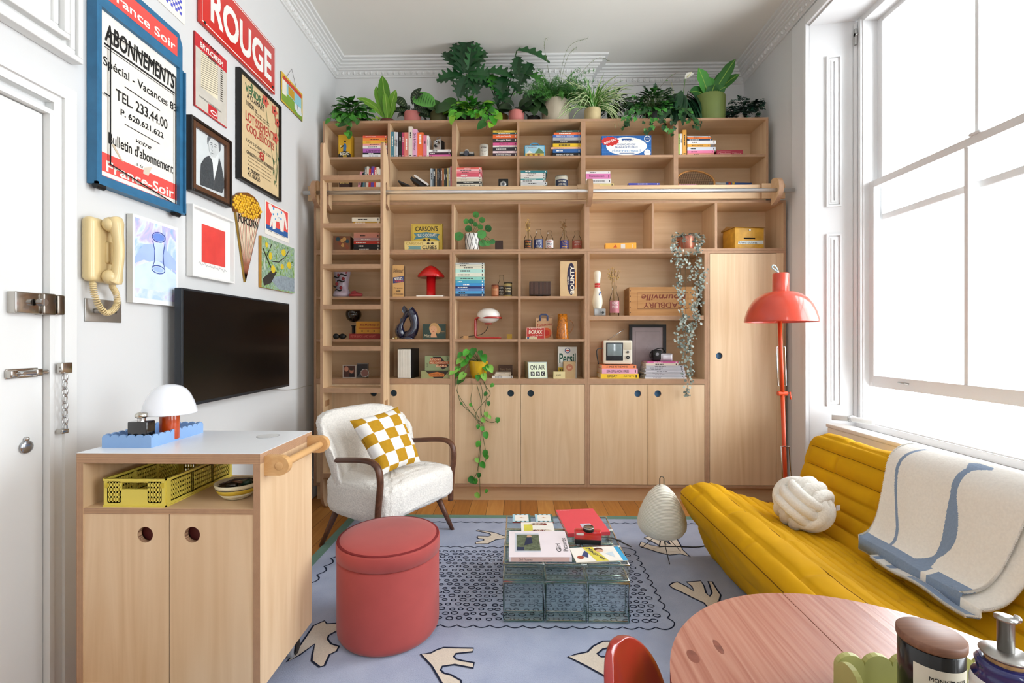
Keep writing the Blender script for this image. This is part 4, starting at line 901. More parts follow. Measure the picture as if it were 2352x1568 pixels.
# things on it
def flat(name, label, cat, P, t, mat, deco=None, group=None, z=tz, edge=PAGES):
    """thin sheet or book lying on a surface, four corners in plan, spine towards the camera"""
    P = [(FL(*q, z).x, FL(*q, z).y) for q in P]
    c = (sum(p[0] for p in P)/4, sum(p[1] for p in P)/4); a = Vector((P[1][0]-P[0][0], P[1][1]-P[0][1])); ang = math.atan2(a.y, a.x); w = a.length; h = Vector((P[3][0]-P[0][0], P[3][1]-P[0][1])).length
    m = MB()
    if t > .008: m.box(-w/2, w/2, -h/2, h/2, 0, .002, mat).box(-w/2, w/2, -h/2, h/2, t-.002, t, mat).box(-w/2, w/2, -h/2, -h/2+.003, .002, t-.002, mat);
    else: m.box(-w/2, w/2, -h/2, h/2, 0, t, edge, fm={'+z': mat})
    if deco: deco(m, w, h, T(0, 0, t))
    ob = m.build(name, None, (c[0], c[1], z+.0006), ang)
    if t > .008: MB().box(-w/2+.003, w/2-.003, -h/2+.003, h/2-.003, .002, t-.002, edge).build('pages', ob)
    return tag(ob, label, cat, group)
PINKW = C('ece2e6', .5, var=.02); NAVY = C('24304e', .5)
def d_girl(m, w, h, M):
    gy = C('5b6650', .5, var=.5, nscale=70); m.rect(-w*.40, w*.02, -h*.32, h*.42, C('c9cdd6', .5), M, .0004); m.rect(-w*.37, w*.02, -h*.28, h*.34, gy, M, .0007); m.poly([(-w*.25, -h*.1), (-w*.2, h*.2), (-w*.12, h*.24), (-w*.1, 0)], NAVY, M, .0010); m.rect(-w*.37, -w*.25, -h*.28, -h*.15, NAVY, M, .001); m.disc(-w*.15, h*.27, .012, C('c9a184', .6), M, .0013)
    m.text('Girl', w*.32, -h*.17, h*.3, .021, INK, M, .0008, rot=pi/2); m.text('Pictures', w*.43, -h*.05, h*.5, .021, INK, M, .0008, rot=pi/2)
o = flat('photo_book', 'large pale pink photo book titled Girl Pictures on the glass table', 'book', [(1167, 1290), (1312, 1290), (1302, 1229), (1168, 1229)], .021, PINKW, d_girl)
sp_ = MB(); M = fr((0, 0, 0), (1, 0, 0), (0, 0, 1)); bw2 = .257
sp_.rect(-bw2/2+.0, bw2/2, .0005, .0205, C('d9b6ac', .5), M, .0003); sp_.text('Girl Pictures', -.065, .0105, .06, .009, INK, M, .0006); sp_.text('Justine Kurland', .03, .0105, .04, .004, INK, M, .0006)
hb = max(v.co.y for v in o.data.vertices); sp_.build('spine', o, (0, -hb-.0004, 0))
def d_zine(m, w, h, M):
    m.rect(-w*.42, -w*.15, -h*.35, h*.30, C('d8cf52', .5), M, .0004)
    for i in range(7): a, b = -w*.1+w*.09*(i % 4)*1.3, -h*.3+h*.5*(i//4); m.disc(a+.01, b+.02, .02, (C('6b3a2c', .5), C('b98a72', .5), C('7c2f2a', .5), C('e2d6c6', .5))[i % 4], M, .0005+i*.00012, .014); m.stroke([(a+.016*math.cos(t*.9), b+.02+.013*math.sin(t*.9)) for t in range(7)], .004, C('d9cbbb', .5), M, .002)
flat('magazine', 'small magazine with a yellow panel and brown collage under the pink book', 'magazine', [(1196, 1231), (1274, 1231), (1272, 1201), (1198, 1200)], .004, PAPER, d_zine)
REDB = C('e6505a', .5, var=.02)
def d_red(m, w, h, M): m.rect(-.02, .035, -h*.46, -h*.15, C('c9c3cf', .6), M, .0004); m.poly([(-.006, -h*.44), (.026, -h*.44), (.02, -h*.28), (.0, -h*.28)], INK, M, .0008); m.disc(.009, -h*.24, .008, C('6b6b70', .6), M, .0008); m.text('the drawings', w*.25, h*.45, .05, .006, PAPER, M); m.text('some stories', -w*.28, h*.45, .055, .006, PAPER, M)
flat('art_book', 'large bright coral red book at the back of the glass table', 'book', [(1294, 1232), (1391, 1228), (1372, 1178), (1285, 1177)], .018, REDB, d_red)
CO = C('4a6b62', .5); CB = C('a9d2e0', .5)
def d_coast(m, w, h, M):
    for i in range(4): m.rect(-w/2+w*i/4, -w/2+w*(i+.55)/4, -h/2, h/2, CB, M, .0003)
    m.rect(-w*.38, w*.38, -h*.4, h*.4, PAPER, M, .0006); m.stroke([(-.012, .0), (0, .006), (.012, -.003)], .003, RED, M, .001); m.disc(-.002, .008, .003, C('d9a53a', .6), M, .0011)
for (a, b, lb) in ((1177, 1219, 'left'), (1229, 1270, 'right')):
    flat('coaster', f'small square illustrated coaster box, {lb} one of the two at the table back', 'coaster', [(a, 1201), (b, 1201), (b-2, 1184), (a+2, 1184)], .007, CO, d_coast, group='coaster boxes on the glass table', edge=C('8a3a30', .5))
SKY_ = C('3fa4d4', .5)
flat('magazine', 'bright blue magazine under the white comic on the glass table corner', 'magazine', [(1328, 1294), (1436, 1288), (1420, 1256), (1330, 1262)], .003, SKY_)
def d_comic(m, w, h, M):
    m.poly([(-w*.22, h*.5), (w*.02, h*.5), (w*.2, -h*.5), (-w*.06, -h*.5)], C('dfd158', .5), M, .0004); m.text('Maupres', w*.0, h*0, h*.9, .028, NAVY, M, .0008, .01, .1, rot=-1.15)
    m.disc(w*.12, h*.28, .02, C('5a3a2a', .5), M, .0007); m.disc(w*.13, h*.2, .018, C('dcae92', .5), M, .0009, .014); m.disc(-w*.36, -h*.2, .015, C('a8523f', .5), M, .0006); m.poly([(-w*.32, -h*.1), (-w*.2, h*.25), (-w*.15, h*.05), (-w*.2, -h*.25)], C('3f4f7a', .5), M, .0007); m.poly([(w*.22, 0), (w*.4, h*.1), (w*.38, -h*.3)], C('c9d8e0', .5), M, .0006)
flat('comic', 'white illustrated comic with a yellow stripe on the glass table corner', 'comic', [(1323, 1292), (1430, 1287), (1404, 1257), (1314, 1259)], .003, PAPER, d_comic, z=tz+.0042)
# red camera with strap
q = FL(1350, 1247, tz); o = thing('compact_camera', 'red plastic camera with black strap on the glass table', 'camera', (q.x, q.y, tz+.0006), -.08); PR_ = C('c21f24', .2, coat=.6, var=.02)
MB().rbox(-.064, .064, -.022, .022, .004, .064, PR_, .009).rbox(-.062, .062, -.023, .0, .0, .028, BLACK, .006).rbox(-.055, -.02, -.024, -.01, .044, .056, C('d8d5d0', .3), .003).build('body', o)
MB().lathe([(.026, -.0), (.026, .012), (.02, .018), (.02, .012), (.001, .010)], BLACK, M=T(.004, -.005, .062), n=24).lathe([(.019, .013), (.012, .015), (.0005, .0155)], C('30313a', .05, coat=1), M=T(.004, -.005, .062)).lathe([(.021, .017), (.024, .019), (.0265, .0125)], C('c9c9c9', .2, 1), M=T(.004, -.005, .062)).build('lens', o)
sp = [Vector((.064, 0, .03)), Vector((.085, .03, .02)), Vector((.12, .045, .006)), Vector((.16, .035, .005)), Vector((.13, .01, .012)), Vector((.09, -.0, .02)), Vector((.12, .02, .02)), Vector((.17, .0, .006)), Vector((.2, -.03, .004))]
MB().tube(catmull(sp, 6), .004, BLACK, 6, flat=.4).build('strap', o)
# ================================================================ paper lantern lamp
o = thing('paper_lantern_lamp', 'egg shaped ribbed white paper lantern lamp on thin wire legs', 'lamp', (.815, 2.72, RZT)); k = 2.72/F
PP = C('f8f5e8', .8, var=.02)
_n = PP.node_tree; _t = N(_n, 'ShaderNodeBsdfTranslucent', i_0=lin('f6f0da')); _x = N(_n, 'ShaderNodeMixShader', i_0=.12); _n.links.new(_n.nodes['Principled BSDF'].outputs[0], _x.inputs[1]); _n.links.new(_t.outputs[0], _x.inputs[2]); _n.links.new(_x.outputs[0], _n.nodes['Material Output'].inputs[0]); hw = [(1112, 9), (1118, 17), (1130, 29), (1150, 41), (1175, 52), (1192, 55.5), (1205, 55), (1218, 47), (1226, 33), (1231, 14)]
zz = lambda py: CH+(778-py)*k-RZT; pr = []
import bisect
for i in range(177):
    py = 1231-(1231-1112)*i/176; j = max(1, min(len(hw)-1, bisect.bisect_left([h[0] for h in hw], py))); a, b = hw[j-1], hw[j]; t_ = (py-a[0])/(b[0]-a[0]); r = (a[1]+(b[1]-a[1])*t_)*k*.96
    pr.append((r+.0022*math.sin(pi/2*i), zz(py)))
MB().lathe(pr, PP, n=40).build('shade', o)
MB().tube([(-.012, 0, zz(1116)), (-.012, 0, zz(1097)), (-.008, 0, zz(1093)), (.0, 0, zz(1092)), (.008, 0, zz(1093)), (.012, 0, zz(1097)), (.012, 0, zz(1116))], .003, C('6e6450', .4, .6), 8).build('handle', o)
for px, py in ((1473, 1259), (1538, 1296), (1563, 1266), (1530, 1252)):
    q = FL(px, py, RZT)-o.location; MB().tube([(q.x*.25, q.y*.25, zz(1229)), (q.x, q.y, .002)], .0022, BLACK, 6).build('leg', o)
tag(MB().tube(catmull([(.825, 2.75, .11), (.82, 2.78, .03), (.84, 2.8, RZT+.004), (.95, 2.80, RZT+.004), (1.06, 2.80, RZT+.004), (1.2, 2.86, RZT+.004)], 6), .0035, BLACK, 6).build('lamp_cord'), 'black cord running over the rug from the paper lantern lamp', 'cord')
# ================================================================ red floor lamp
FLY = 3.12; q = W(1793, 740, FLY); o = thing('floor_lamp', 'coral red floor lamp with dome shade standing before the tall cupboard', 'floor lamp', (q.x, FLY, 0)); CRL = C('d24a35', .28, var=.03, coat=.5); k = FLY/F
Z = lambda py: CH+(778-py)*k; zb_ = Z(740); ds = [(.218, 0), (.219, .006), (.214, .03), (.203, .07), (.183, .115), (.155, .155), (.12, .182), (.085, .197), (.05, .203)]
MB().lathe([(r_*.985, z_*.985) for r_, z_ in ds[::-1]]+ds, CRL, (0, 0, zb_), 48).build('shade', o)
MB().lathe([(.05, .2), (.05, .20), (.05, .315), (.045, .323), (.001, .324)], CRL, (0, 0, zb_), 32).build('neck', o)
MB().tube(catmull([(-.01, 0, Z(629)), (-.035, 0, Z(622)), (-.056, 0, Z(616)), (-.05, 0, Z(611)), (-.035, 0, Z(613)), (-.02, 0, Z(622)), (-.015, 0, Z(629))], 5), .005, C('b9d0d4', .3), 8).build('loop_handle', o)
p1 = (W(1790, 0, FLY).x-q.x, 0, Z(715)); p2 = (W(1797, 0, FLY).x-q.x, 0, Z(902)); p3 = (W(1808, 0, FLY).x-q.x, .02, Z(1110)); p4 = (W(1816, 0, FLY).x-q.x, .04, .03)
ORP = C('d2491f', .35, var=.03); MB().tube([p1, p2], .0125, ORP, 10).build('upper_arm', o); MB().tube([p2, p3, p4], .0125, ORP, 10).build('lower_arm', o)
for a, b in ((796, 884), (1022, 1105)):
    for dx in (-.027, .027):
        f_ = lambda py: (p1[0]+(p2[0]-p1[0])*(Z(py)-p1[2])/(p2[2]-p1[2])) if py < 902 else p2[0]+(p3[0]-p2[0])*(Z(py)-p2[2])/(p3[2]-p2[2])
        MB().tube([(f_(a), .0, Z(a)), (f_(a)+dx, .0, Z(a)), (f_(b)+dx, 0, Z(b)), (f_(b), 0, Z(b))], .0042, CHROME, 8).build('spring', o)
MB().cyl(.015, -.03, .03, ORP, M=T(*p2) @ RY(pi/2)).tube([(p2[0]+.035, 0, p2[2]), (p2[0]+.05, 0, p2[2]+.01), (p2[0]+.055, 0, p2[2]-.04)], .005, ORP, 8).build('wing_nut', o)
MB().lathe([(.13, 0), (.13, .012), (.12, .02), (.02, .03), (.014, .06), (.001, .06)], ORP, (p4[0], p4[1], .001), 32).build('base', o)
# ================================================================ boucle armchair
from mathutils import noise
BOU = C('eeeae3', .95, var=.1, nscale=110, bmp=1.0, sheen=.2); WAL = wood('walnut', '4a2a1a', '6e4530', 20, axis='Y', rough=.4)
o = thing('armchair', 'cream boucle armchair with dark wooden arms holding a chequered cushion', 'armchair', (-.83, 2.92, 0), math.radians(60))
def grid(mb, fn, nu, nv, mat, closed=False):
    vs = [fn(i/nu, j/nv) for j in range(nv+1) for i in range(nu+1)]
    return mb.add(vs, [(j*(nu+1)+i, j*(nu+1)+i+1, (j+1)*(nu+1)+i+1, (j+1)*(nu+1)+i) for j in range(nv) for i in range(nu)], mat, None, True)
def blob(mb, fn, nu, nv, mat):
    """closed superellipsoid-like shape fn(a, b): a around 0..2pi, b -pi/2..pi/2"""
    vs = [fn(2*pi*i/nu, -pi/2+pi*j/nv) for j in range(nv+1) for i in range(nu)]
    return mb.add(vs, [(j*nu+i, j*nu+(i+1) % nu, (j+1)*nu+(i+1) % nu, (j+1)*nu+i) for j in range(nv) for i in range(nu)], mat, None, True)
def spow(c, e): return math.copysign(abs(c)**e, c)
def furry(p, a=.009, s=60): p = Vector(p); return p+Vector((noise.noise(p*s), noise.noise(p*s+Vector((7, 1, 3))), noise.noise(p*s+Vector((2, 9, 5)))))*a
def seatf(a, b):
    cx, cy = spow(math.cos(a), .4), spow(math.sin(a), .4); cz = spow(math.sin(b), .38); cb = abs(math.cos(b))**.38
    w = .315*(1+.06*(-cy)); x = w*cx*cb; y = .30*cy*cb; z = .315+.115*cz
    if cz < 0: z -= .0; z += .05*max(0, -cz)*max(0, -cy*cb)**2
    z += .018*(1-cx*cx)*max(0, cz)
    return furry((x, y-.02, z+(.012 if cz > 0 else 0)))
blob(MB(), seatf, 96, 48, BOU).build('seat', o)
def backf(a, b):
    u = spow(math.cos(a), .42)*abs(math.cos(b))**.4; n = spow(math.sin(b), .7); v = spow(math.sin(a), .42)*abs(math.cos(b))**.4   # u across, v up, n thickness
    vv = (v+1)/2; hw = .285+.085*vv-.04*max(0, .35-vv)
    x = hw*u; z = .26+.545*vv-.03*abs(u)**3*vv
    y = .20+.14*vv-.17*abs(u)**3.2*(.35+.65*math.sin(pi*min(1, vv*.75+.1)))
    return furry((x, y+n*.062, z))
blob(MB(), backf, 96, 40, BOU).build('backrest', o)
for s in (-1, 1):
    x = s*.312
    P = catmull([(x*.98, .13, .54), (x, .03, .555), (x*1.02, -.12, .575), (x*1.03, -.21, .575), (x*1.03, -.258, .54), (x*1.02, -.268, .46), (x*1.01, -.25, .33), (x*1.01, -.245, .19)], 6)
    MB().tube(P, [.021]*len(P), WAL, 12, flat=.75).build('armrest', o)
for sx, sy in ((-1, -1), (1, -1), (-1, 1), (1, 1)):
    MB().tube([(sx*.23, sy*.19-.01, .24), (sx*.295, sy*.27-.01, .003 if sy < 0 else .003)], [.021, .0125], WAL, 12).build('leg', o)
for c in o.children:
    if c.name.startswith('leg'): pass
# chequered cushion leaning in the chair
TL, TR_, BL_, BR = W(803, 966, 2.74), W(914, 934, 3.02), W(876, 1092, 2.66), W(966, 1060, 2.92)
ctr = (TL+TR_+BL_+BR)/4; u = ((TR_-TL)+(BR-BL_)).normalized(); v = ((TL-BL_)+(TR_-BR)); v = (v-u*v.dot(u)).normalized(); nn = u.cross(v)
MUS, CWH = C('bd8e22', .8, var=.06, nscale=60), C('eeece8', .8, var=.02)
n = 40; vs = []; fs = []; cols = []
for sgn in (1, -1):
    for j in range(n+1):
        for i in range(n+1):
            a, b = i/n*2-1, j/n*2-1; e = (1-a**4)*(1-b**4); k = 1-.07*(1-abs(b)**1.5)*abs(a)**6; k2 = 1-.07*(1-abs(a)**1.5)*abs(b)**6
            P = ctr*1
            P = TL*((1-a)/2*(1+b)/2)+TR_*((1+a)/2*(1+b)/2)+BL_*((1-a)/2*(1-b)/2)+BR*((1+a)/2*(1-b)/2)
            P = ctr+(P-ctr)-u*(a*(1-k)*.19)-v*(b*(1-k2)*.19)+nn*(sgn*.062*max(0, e)**.6)+nn*.006*noise.noise(Vector((a*3, b*3, sgn)))
            vs.append(P)
off = (n+1)**2; mb = MB(); mw, mm = [], []
for sgn in (0, 1):
    for j in range(n):
        for i in range(n):
            q = sgn*off+j*(n+1)+i; f = (q, q+1, q+n+2, q+n+1); f = f if sgn == 0 else f[::-1]
            ci = int((i+2)/(n/4.6)); cj = int((j+5)/(n/5.2)); (mm if (ci+cj) % 2 else mw).append(f)
mb.add(vs, mw, CWH, None, True); o2 = len(mb.v); mb.f += mm; mb.m += [mb.mi(MUS)]*len(mm); mb.sm += [True]*len(mm)
cu = mb.build('cushion'); tag(cu, 'square mustard and white chequered cushion leaning in the boucle armchair', 'cushion')
# ================================================================ mustard sofa
SOF = C('d49f0e', .85, var=.08, nscale=5, bmp=.12)
SY0, SY1 = .96, 2.70
o = thing('sofa', 'low mustard yellow pleated sofa under the window', 'sofa', (1.45, 1.83, RZT)); loc = -o.location
def quilt(name, seams, close, amp, puff, tuft, piped=()):
    """profile in x,z with seams; swept along y with padded channels and tucks"""
    P = []; nb = 10
    for i in range(len(seams)-1):
        a, b = Vector(seams[i]+(0,)), Vector(seams[i+1]+(0,)); L = (b-a).length
        nrm = Vector((-(b-a).y, (b-a).x, 0)).normalized()
        for j in range(nb): t = j/nb; P.append((a.lerp(b, t), nrm, min(L*.25, amp)*(abs(math.sin(pi*t))**.42), i))
    P.append((Vector(seams[-1]+(0,)), nrm, 0, len(seams)-2))
    ny = 150; vs = []; k = len(P)+len(close)
    for j in range(ny+1):
        y = SY0+(SY1-SY0)*j/ny; ed = min(y-SY0, SY1-y); er = max(0, 1-ed/.05); shr = 1-.035*er**2
        for p, nr, h, i in P:
            tk = tuft(i, y); w = noise.noise(Vector((p.x*6, y*5, p.y*6+i*3.1)))*.010+noise.noise(Vector((p.x*16, y*9, p.y*16)))*.004
            q = p+nr*(h*(1-.35*tk)*(1-.7*er)+w*puff-.008*tk)
            c = Vector((1.45, .3, 0)); q = c+(q-c)*shr; vs.append((q.x, y, max(.002, q.y)+RZT))
        for x, z in close: vs.append((x, y, z+RZT))
    fs = [(j*k+i, j*k+(i+1) % k, (j+1)*k+(i+1) % k, (j+1)*k+i) for j in range(ny) for i in range(k)]
    m = MB().add(vs, fs, SOF, None, True); m.add([vs[i] for i in range(k)], [tuple(range(k))], SOF); m.add([vs[ny*k+i] for i in range(k)], [tuple(range(k))[::-1]], SOF)
    ob = m.build(name, o, loc)
    for s_ in piped: MB().tube([Vector(vs[j*k+s_*nb]) for j in range(2, ny-1)], .0026, C('7d560c', .9), 5).build('seam', ob)
    return ob
def tf(pitch, ph, width=.035):
    def f(i, y):
        d = abs(((y+ph+(i % 2)*pitch/2) % pitch)-pitch/2); return max(0, 1-d/width)**2
    return f
seat_prof = [(1.10, .0), (1.0, .19), (.905, .365), (.965, .41), (1.07, .415), (1.15, .378), (1.215, .352), (1.275, .336), (1.33, .325), (1.38, .315), (1.42, .305), (1.46, .295), (1.50, .285)]
back_prof = [(1.47, .285), (1.53, .335), (1.57, .395), (1.605, .46), (1.63, .54), (1.655, .635), (1.69, .695), (1.75, .70), (1.80, .62), (1.87, .42), (1.95, .15), (1.97, .0)]
quilt('seat', seat_prof, [(1.5, .002)], .022, 1.0, tf(.58, .1), (1, 2, 4))
quilt('backrest', back_prof, [(1.48, .002)], .024, 1.0, tf(.62, .33, .03), (4, 5))
# throw over the back
BLK, BLB = C('f1ede5', .95, var=.04, nscale=120, bmp=.4, sheen=.3), C('8398b4', .95, var=.05, nscale=120, bmp=.4, sheen=.3)
path = [Vector((x, z, 0)) for x, z in ((1.86, .52), (1.80, .66), (1.755, .735), (1.70, .742), (1.645, .705), (1.615, .62), (1.585, .53), (1.555, .455), (1.515, .40), (1.46, .375), (1.40, .375))]
pc = catmull(path, 10); NP = len(pc)-1
o = thing('throw_blanket', 'cream and pale blue wool throw draped over the sofa back', 'blanket', (1.65, 1.8, .72)); loc = -o.location
def layer(name, ya0, yb0, ya1, yb1, cut, off, pat, lblb=None):
    """ya/yb: the two side edges at the top and at the bottom hem; cut: where the hem lies along the drape"""
    n1, n2 = 260, 220; vs = []
    for j in range(n1+1):
        t = j/n1*cut; q = t*NP; i0 = min(NP-1, int(q)); f = q-i0; p = pc[i0].lerp(pc[i0+1], f); tg = (pc[i0+1]-pc[i0]).normalized(); nr = Vector((tg.y, -tg.x, 0)) ; nr = -nr if nr.x > 0 and False else nr
        if nr.x > 0 and t > .35: nr = -nr
        if nr.y < 0 and t <= .35: nr = -nr
        for i in range(n2+1):
            s = i/n2; ya = ya0+(ya1-ya0)*t/cut; yb = yb0+(yb1-yb0)*t/cut; y = yb+(ya-yb)*s
            w = .007*noise.noise(Vector((y*7, t*3, off*40)))+.006*math.sin(y*24+t*2)*max(0, t-.4)
            vs.append((p.x+nr.x*(off+w), y, p.y+nr.y*(off+w)+RZT))
    A, B = [], []
    for j in range(n1):
        for i in range(n2):
            q = j*(n2+1)+i; (B if pat(j/n1, i/n2) else A).append((q, q+1, q+n2+2, q+n2+1))
    m = MB().add(vs, A, BLK, None, True); m.f += B; m.m += [m.mi(BLB)]*len(B); m.sm += [True]*len(B)
    ob = m.build(name, o, loc, solid=.007)
    st = MB(); e = [n1*(n2+1)+i for i in range(n2+1)]; V = [Vector(vs[i]) for i in e]
    st.tube([V[i]+Vector((0, 0, .006 if i % 2 else -.004)) for i in range(n2+1)], .0026, BLK, 5)
    for c in (0, n2):
        V = [Vector(vs[j*(n2+1)+c]) for j in range(n1+1)]; st.tube([V[j]+Vector((0, .004 if j % 2 else -.004, .004)) for j in range(0, n1+1)], .0026, BLK, 5)
    lab(st.build('blanket_stitch', ob, None), 'cream blanket stitch along the hem'); return ob
def pat1(t, s):
    if t > .90: return not (.28 < s < .33)
    q = (t-.3)/.6; c1 = .80+.10*math.sin(pi*q*1.5+.2)*(1-.3*q); c2 = .40+.035*math.sin(q*7)
    w2 = .022+.03*max(0, math.sin(q*6.5-2.2))+.05*max(0, (q-.85)/.15)+.05*max(0, 1-abs(q-.05)/.07)
    return (.3 < t and abs(s-c1) < .014) or (t > .3 and abs(s-c2) < w2)
layer('under_layer', 2.02, 1.42, 1.90, 1.50, 1.0, .010, lambda t, s: (t > .93 and s < .6) or s > .94 or (abs(s-.8) < .03 and t > .5))
layer('top_layer', 2.14, 1.47, 2.02, 1.56, .93, .026, pat1)
# knotted ball cushion
o = thing('knot_cushion', 'cream boucle knotted ball cushion on the mustard sofa seat', 'cushion', (0, 0, 0)); kc = Vector((1.352, 2.265, .462)); o.location = kc
BC2 = C('efebe2', .95, var=.05, nscale=120, bmp=.7, sheen=.3); RR = .098
rot = Matrix.Rotation(.5, 3, 'Z') @ Matrix.Rotation(.55, 3, 'X') @ Matrix.Rotation(.35, 3, 'Y')
for ax in range(3):
    for s in (-1, 0, 1):
        P = []
        for i in range(48):
            th = 2*pi*i/48; r = RR*(1+.13*math.cos(2*th+(ax % 2)*0))-.008*abs(s); p = [0, 0, 0]; p[(ax+1) % 3] = r*math.cos(th); p[(ax+2) % 3] = r*math.sin(th); p[ax] = s*.047*(1-.12*math.cos(2*th)); P.append(rot @ Vector(p))
        MB().tube(P, .0265, BC2, 14, True).build('strand', o)
MB().ball(.085, BC2).build('core', o)
MB().box(-.011, .011, -.001, .001, -.012, .012, C('e9eaf0', .6), T(.128, -.055, .0) @ RZ(.3)).build('care_tag', o)
# ================================================================ round pine table and red chair
TBX, TBY, TBR, TBZ = .525, .645, .305, .74
def tablemat():
    m, nt, b = newmat('stained_pine'); n = N(nt, 'ShaderNodeTexNoise', i_Scale=1.0, i_Detail=5.0, i_Distortion=1.2); nt.links.new(coords(nt, (70, 2.2, 1)), n.inputs['Vector'])
    w = N(nt, 'ShaderNodeTexWave', wave_type='BANDS', bands_direction='X', i_Scale=24.0, i_Distortion=3.0, i_Detail=3.0); nt.links.new(coords(nt, (1, .12, 1)), w.inputs['Vector'])
    mx = N(nt, 'ShaderNodeMix', data_type='FLOAT', i_0=.08); nt.links.new(n.outputs[0], mx.inputs[2]); nt.links.new(w.outputs['Fac'], mx.inputs[3])
    nt.links.new(ramp(nt, mx.outputs[0], [(.3, '9c6250'), (.5, 'b07865'), (.7, 'bb8874')]), b.inputs['Base Color']); b.inputs['Roughness'].default_value = .26; b.inputs['Coat Weight'].default_value = .3; b.inputs['Coat Roughness'].default_value = .25; bump(nt, b, n.outputs[0], .15, .002); return m
PINE = tablemat()
o = thing('dining_table', 'round pinkish stained pine table in the near right corner', 'table', (TBX, TBY, 0)); kn = C('824b3c', .4, var=.25, nscale=60)
for s in (-1, 1):
    P = [(s*.0008, -TBR)]+[(s*(.0008+TBR*math.sin(pi*i/48)), -TBR*math.cos(pi*i/48)) for i in range(1, 48)]+[(s*.0008, TBR)]
    if s < 0: P = P[::-1]
    m = MB().prism(P, .026, PINE, T(0, 0, TBZ-.026))
    if s < 0:
        for px, py, rx, ry, an in ((1592, 1507, .016, .026, .5), (1650, 1485, .010, .03, .4)):
            q = FL(px, py, TBZ); m.disc(q.x-TBX, q.y-TBY, rx*.55, kn, T(0, 0, TBZ), .0003, ry*.6)
    m.build('table_leaf', o, bev=.004, seg=3)
MB().cyl(.24, TBZ-.085, TBZ-.0265, PINE, n=40).build('apron', o)
for sx in (-1, 1):
    for sy in (-1, 1): MB().lathe([(.016, 0), (.018, .02), (.016, .1), (.024, .4), (.018, .55), (.026, .6), (.026, TBZ-.087)], PINE, (sx*.155, sy*.155, 0), 16).build('leg', o)
RC = C('96231f', .3, var=.04, coat=.5)
o = thing('red_chair', 'glossy red chair with rounded back tucked against the pine table', 'chair', (.226, .69, 0), math.radians(68))
# local: -Y faces the table (+X); the backrest curves round
def cback(u, v):
    w = .155*(1-.05*v)*math.sqrt(max(0, 1-max(0, (v-.45)/.55)**2.4)) if v > .45 else .155*(.55+.45*math.sin(pi/2*v/.45))
    x = (u*2-1)*max(w, .004); return (x, .045+.05*v+-.10*(x/.155)**2*.5, .44+.335*v)
CHX = o
m = grid(MB(), cback, 24, 26, RC); m.build('backrest', o, solid=.014, sub=1)
MB().rbox(-.19, .19, -.36, .03, .425, .445, RC, .009).build('seat', o)
for sx in (-1, 1):
    for (yy, y2) in ((-.30, -.34), (-.02, .03)): MB().tube([(sx*.15, yy, .43), (sx*.17, y2, .002)], .009, CHROME, 10).build('leg', o)
# things on the pine table
a = FL(1922, 1500, TBZ); GT = C('b0ad6a', .5, var=.02)
scallop_tray('scalloped_tray', 'olive green scalloped tray under the black candle on the pine table', .462, .70, .555, .70, TBZ, .045, .0195, GT, .008)
q = W(2133, 1450, .635); CZ = TBZ+.0065
o = thing('jar_candle', 'large black glass candle with wooden lid and cream label', 'candle', (q.x, .632, CZ)); cr = .0345
m = MB().lathe([(.001, 0), (cr-.004, 0), (cr, .004), (cr, .100), (cr-.002, .102), (.001, .102)], C('0f0e0f', .22, coat=.25), n=48); m.build('jar', o)
lm = MB(); LBL = C('ddd5c4', .6); a0, a1 = math.radians(200), math.radians(318)
lm.lathe([(cr+.0004, .028), (cr+.0004, .084)], LBL, n=30, a0=a0, a1=a1)
def wrap(mb, st, am, z, w, h, mat, r, bold=0):
    t_ = MB().text(st, 0, z, w, h, mat, None, 0, bold); mb.add([(r*math.cos(am+v.x/r), r*math.sin(am+v.x/r), v.y) for v in t_.v], t_.f, mat)
am = math.radians(262); wrap(lm, 'MONICA  ETER', am, .071, .043, .0055, INK, cr+.0009, .01); wrap(lm, 'BLACK TEA', am-.05, .057, .034, .0048, INK, cr+.0009); wrap(lm, 'y', am+.06, .071, .005, .006, INK, cr+.0009, .04); wrap(lm, 'maison de parfum', am, .0645, .02, .002, INK, cr+.0009)
lm.build('label', o)
LW_ = wood('lid', '6d4836', '8c634c', 60, axis='X'); MB().lathe([(.001, .1025), (cr+.001, .1025), (cr+.002, .1045), (cr+.002, .1125), (cr+.0005, .114), (.001, .114)], LW_, n=48).build('lid', o)
q = W(2310, 1500, .545); o = thing('oil_bottle', 'painted blue and floral ceramic oil bottle with steel pourer, at the right edge', 'bottle', (q.x, .545, TBZ)); NB = C('1e2560', .15, coat=.6); k = .545/F; Z = lambda py: CH+(778-py)*k-TBZ
CW_ = C('d9d6cf', .2, coat=.6)
b_ = MB().lathe([(.001, .0005), (.026, .0005), (.0295, .006), (.0305, .03), (.0305, Z(1560)), (.029, Z(1545))], CW_, n=40).lathe([(.029, Z(1545)), (.024, Z(1535)), (.0255, Z(1520)), (.0265, Z(1512)), (.024, Z(1506)), (.019, Z(1504))], NB, n=40)
for i in range(26):
    an = R.uniform(pi, 2*pi); z_ = R.uniform(.01, Z(1552)); cc = (C('b3261f', .2, coat=.6), NB, C('2e5a35', .2, coat=.6))[i % 3]; rr = R.uniform(.004, .008)
    b_.add([(.0308*math.cos(an+rr*math.cos(t_)/.0308), .0308*math.sin(an+rr*math.cos(t_)/.0308), z_+rr*.8*math.sin(t_)) for t_ in [2*pi*j/12 for j in range(12)]], [tuple(range(12))], cc)
b_.build('body', o)
MB().lathe([(.0175, Z(1508)), (.0185, Z(1500)), (.0175, Z(1492))], C('a9845a', .8, var=.3, nscale=120), n=28).build('cork', o)
